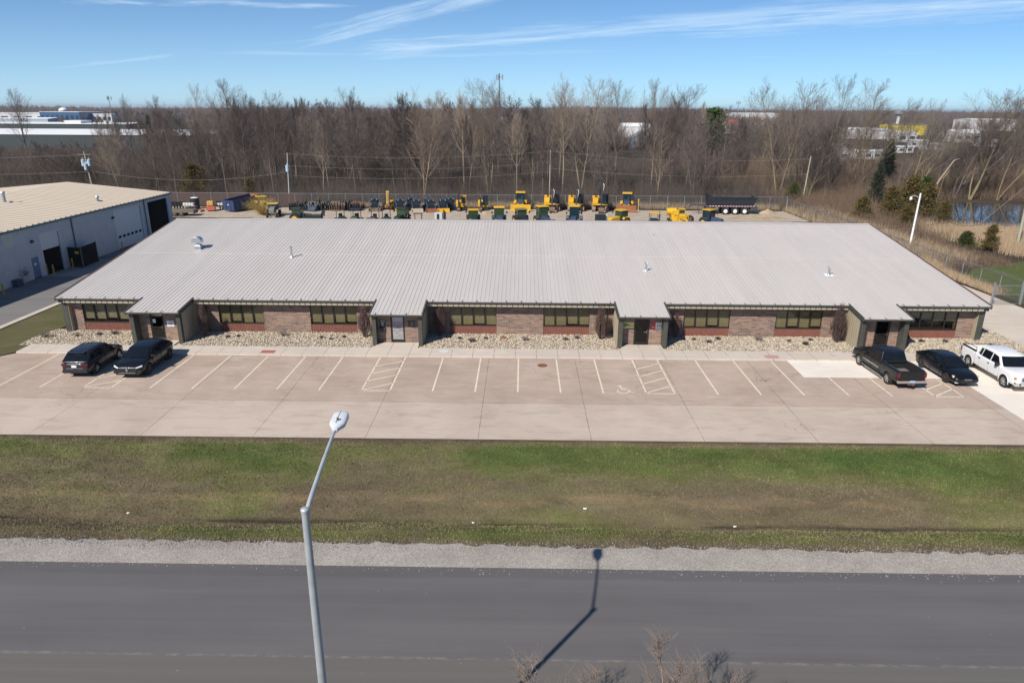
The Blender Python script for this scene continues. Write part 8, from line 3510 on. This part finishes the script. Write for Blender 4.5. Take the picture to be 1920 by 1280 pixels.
mast('cell_tower', 'tall slim cell tower with antennas rising above the woods at centre', (-11.3, 300, 0), 33, .48, 1)
mast('radio_mast', 'thin mast with side antennas on the left horizon', (-311, 500, 0), 25, .35, 1)
mast('radio_mast', 'plain thin mast just right of the antenna mast on the left horizon', (-300, 500, 0), 26.5, .22, 0)
mast('radio_mast', 'thin lattice like mast beside the bright green evergreen', (189, 600, 0), 25, .35, 1)
o = thing('water_tower', 'flat topped water tower on the right horizon', 'tower', (282, 505, 0))
b = MB()
b.cyl((0, 0, 0), (0, 0, 14.5), 1.1, n=12)
b.build('shaft', FARWALL, o)
b = MB()
b.cyl((0, 0, 14.3), (0, 0, 15.2), 1.2, 3.2, n=16)
b.cyl((0, 0, 15.2), (0, 0, 17.6), 3.3, n=16)
b.cyl((0, 0, 17.6), (0, 0, 18.2), 3.3, 1.0, n=16)
b.build('bowl', pm('mast grey', (0, 0, 0)), o)


# distant woods: one mass, thousands of small bare crowns out to the horizon
def far_woods(n, seed):
    r = np.random.RandomState(seed)
    D = 215 + 2600 * r.rand(n) ** 1.7
    side = r.uniform(-0.80, 0.80, n)
    x = side * (D + 47)
    y = D
    keep = np.ones(n, bool)
    dens = np.sin(x * .013 + 1.3 * np.sin(y * .006)) + np.sin(y * .011 + 2)
    near = D < 700
    keep &= ~(near & (dens < -0.1))
    keep &= ~((side < -0.43) & (D < 330))
    keep &= ~((x > 40) & (x < 110) & (y > 225) & (y < 450))
    keep &= ~((side > .2) & (D < 620) & (r.rand(n) < .72))
    keep &= ~((side < -.36) & (D < 1100) & (D > 330) & (r.rand(n) < .93))
    for a, b_, c, d in ((-340, -128, 235, 312), (-372, -262, 420, 470), (-450, -400, 555, 595), (-560, -425, 675, 745), (14, 62, 595, 642), (-30, 3, 636, 682), (12, 29, 515, 548), (205, 310, 375, 525), (250, 270, 375, 400)):
        keep &= ~((x > a - 4) & (x < b_ + 4) & (y > c - 4) & (y < d + 4))
    x, y, D = x[keep], y[keep], D[keep]
    n = len(x)
    base = -0.06 + np.clip((D - 900) / 1500, 0, 1) * (4.5 + 4.5 * np.sin(x * .0021 + 1) + 3 * np.sin(x * .0063))
    h = np.where(D > 1400, r.uniform(11, 20, n), r.uniform(9, 16.5, n))
    K = 34
    m = n * K
    tr = np.repeat(np.arange(n), K)
    u = r.uniform(0, 6.283, m)
    ph = r.rand(m)
    rad = np.repeat(h * r.uniform(.22, .36, n), K)
    ctr = np.stack([x[tr], y[tr], base[tr] + h[tr] * (.22 + .1 * r.rand(m))], 1)
    el = np.arccos(r.uniform(0.0, 1.0, m))
    L = h[tr] * r.uniform(.35, .72, m)
    d = np.stack([np.sin(el) * np.cos(u) * .62, np.sin(el) * np.sin(u) * .62, np.cos(el) * 1.0 + .25], 1)
    tip = ctr + d * L[:, None]
    st = ctr + d * (L * .35)[:, None] * ph[:, None]
    w = np.clip(D[tr] * 0.00032, 0.07, .45)
    side_ = np.stack([np.cos(u * 3.1), np.sin(u * 3.1), np.zeros(m)], 1) * w[:, None]
    fwd = np.stack([-np.sin(u * 3.1), np.cos(u * 3.1), np.zeros(m)], 1) * (w * .8)[:, None]
    V = np.stack([st - side_ - fwd * .5, st + side_ - fwd * .5, st + fwd, tip], 1).astype(np.float32)
    F = np.array([(0, 1, 3), (1, 2, 3), (2, 0, 3)])[None] + (np.arange(m) * 4)[:, None, None]
    return V.reshape(-1, 3), F.reshape(-1, 3)


V_, F_ = far_woods(15000, 77)
o = link_mesh('far_woods', fast_mesh('far_woods', V_, F_, [island_mat('far woods twigs', [(0, (0.085, 0.068, 0.060)), (0.6, (0.135, 0.108, 0.095)), (1, (0.19, 0.155, 0.135))], .95, .05)]))
tag(o, 'distant brown leafless woods reaching to the horizon', 'woods', kind='stuff')
# ================================================================== thin spring haze over the flat land
hz_mat = bpy.data.materials.new('haze')
hz_mat.use_nodes = True
hn, hl = hz_mat.node_tree.nodes, hz_mat.node_tree.links
hn.clear()
h_out = hn.new('ShaderNodeOutputMaterial')
h_vol = hn.new('ShaderNodeVolumePrincipled')
h_vol.inputs['Color'].default_value = (0.80, 0.88, 1.0, 1.0)
h_vol.inputs['Density'].default_value = 0.0001
h_vol.inputs['Anisotropy'].default_value = 0.2
hl.new(h_vol.outputs[0], h_out.inputs['Volume'])
b = MB()
b.box(-9300, 9300, -2300, 12400, -4.0, 42.0)
hz_ = b.build('haze', hz_mat)
tag(hz_, 'thin pale haze over the distant flat land', 'haze', kind='stuff')
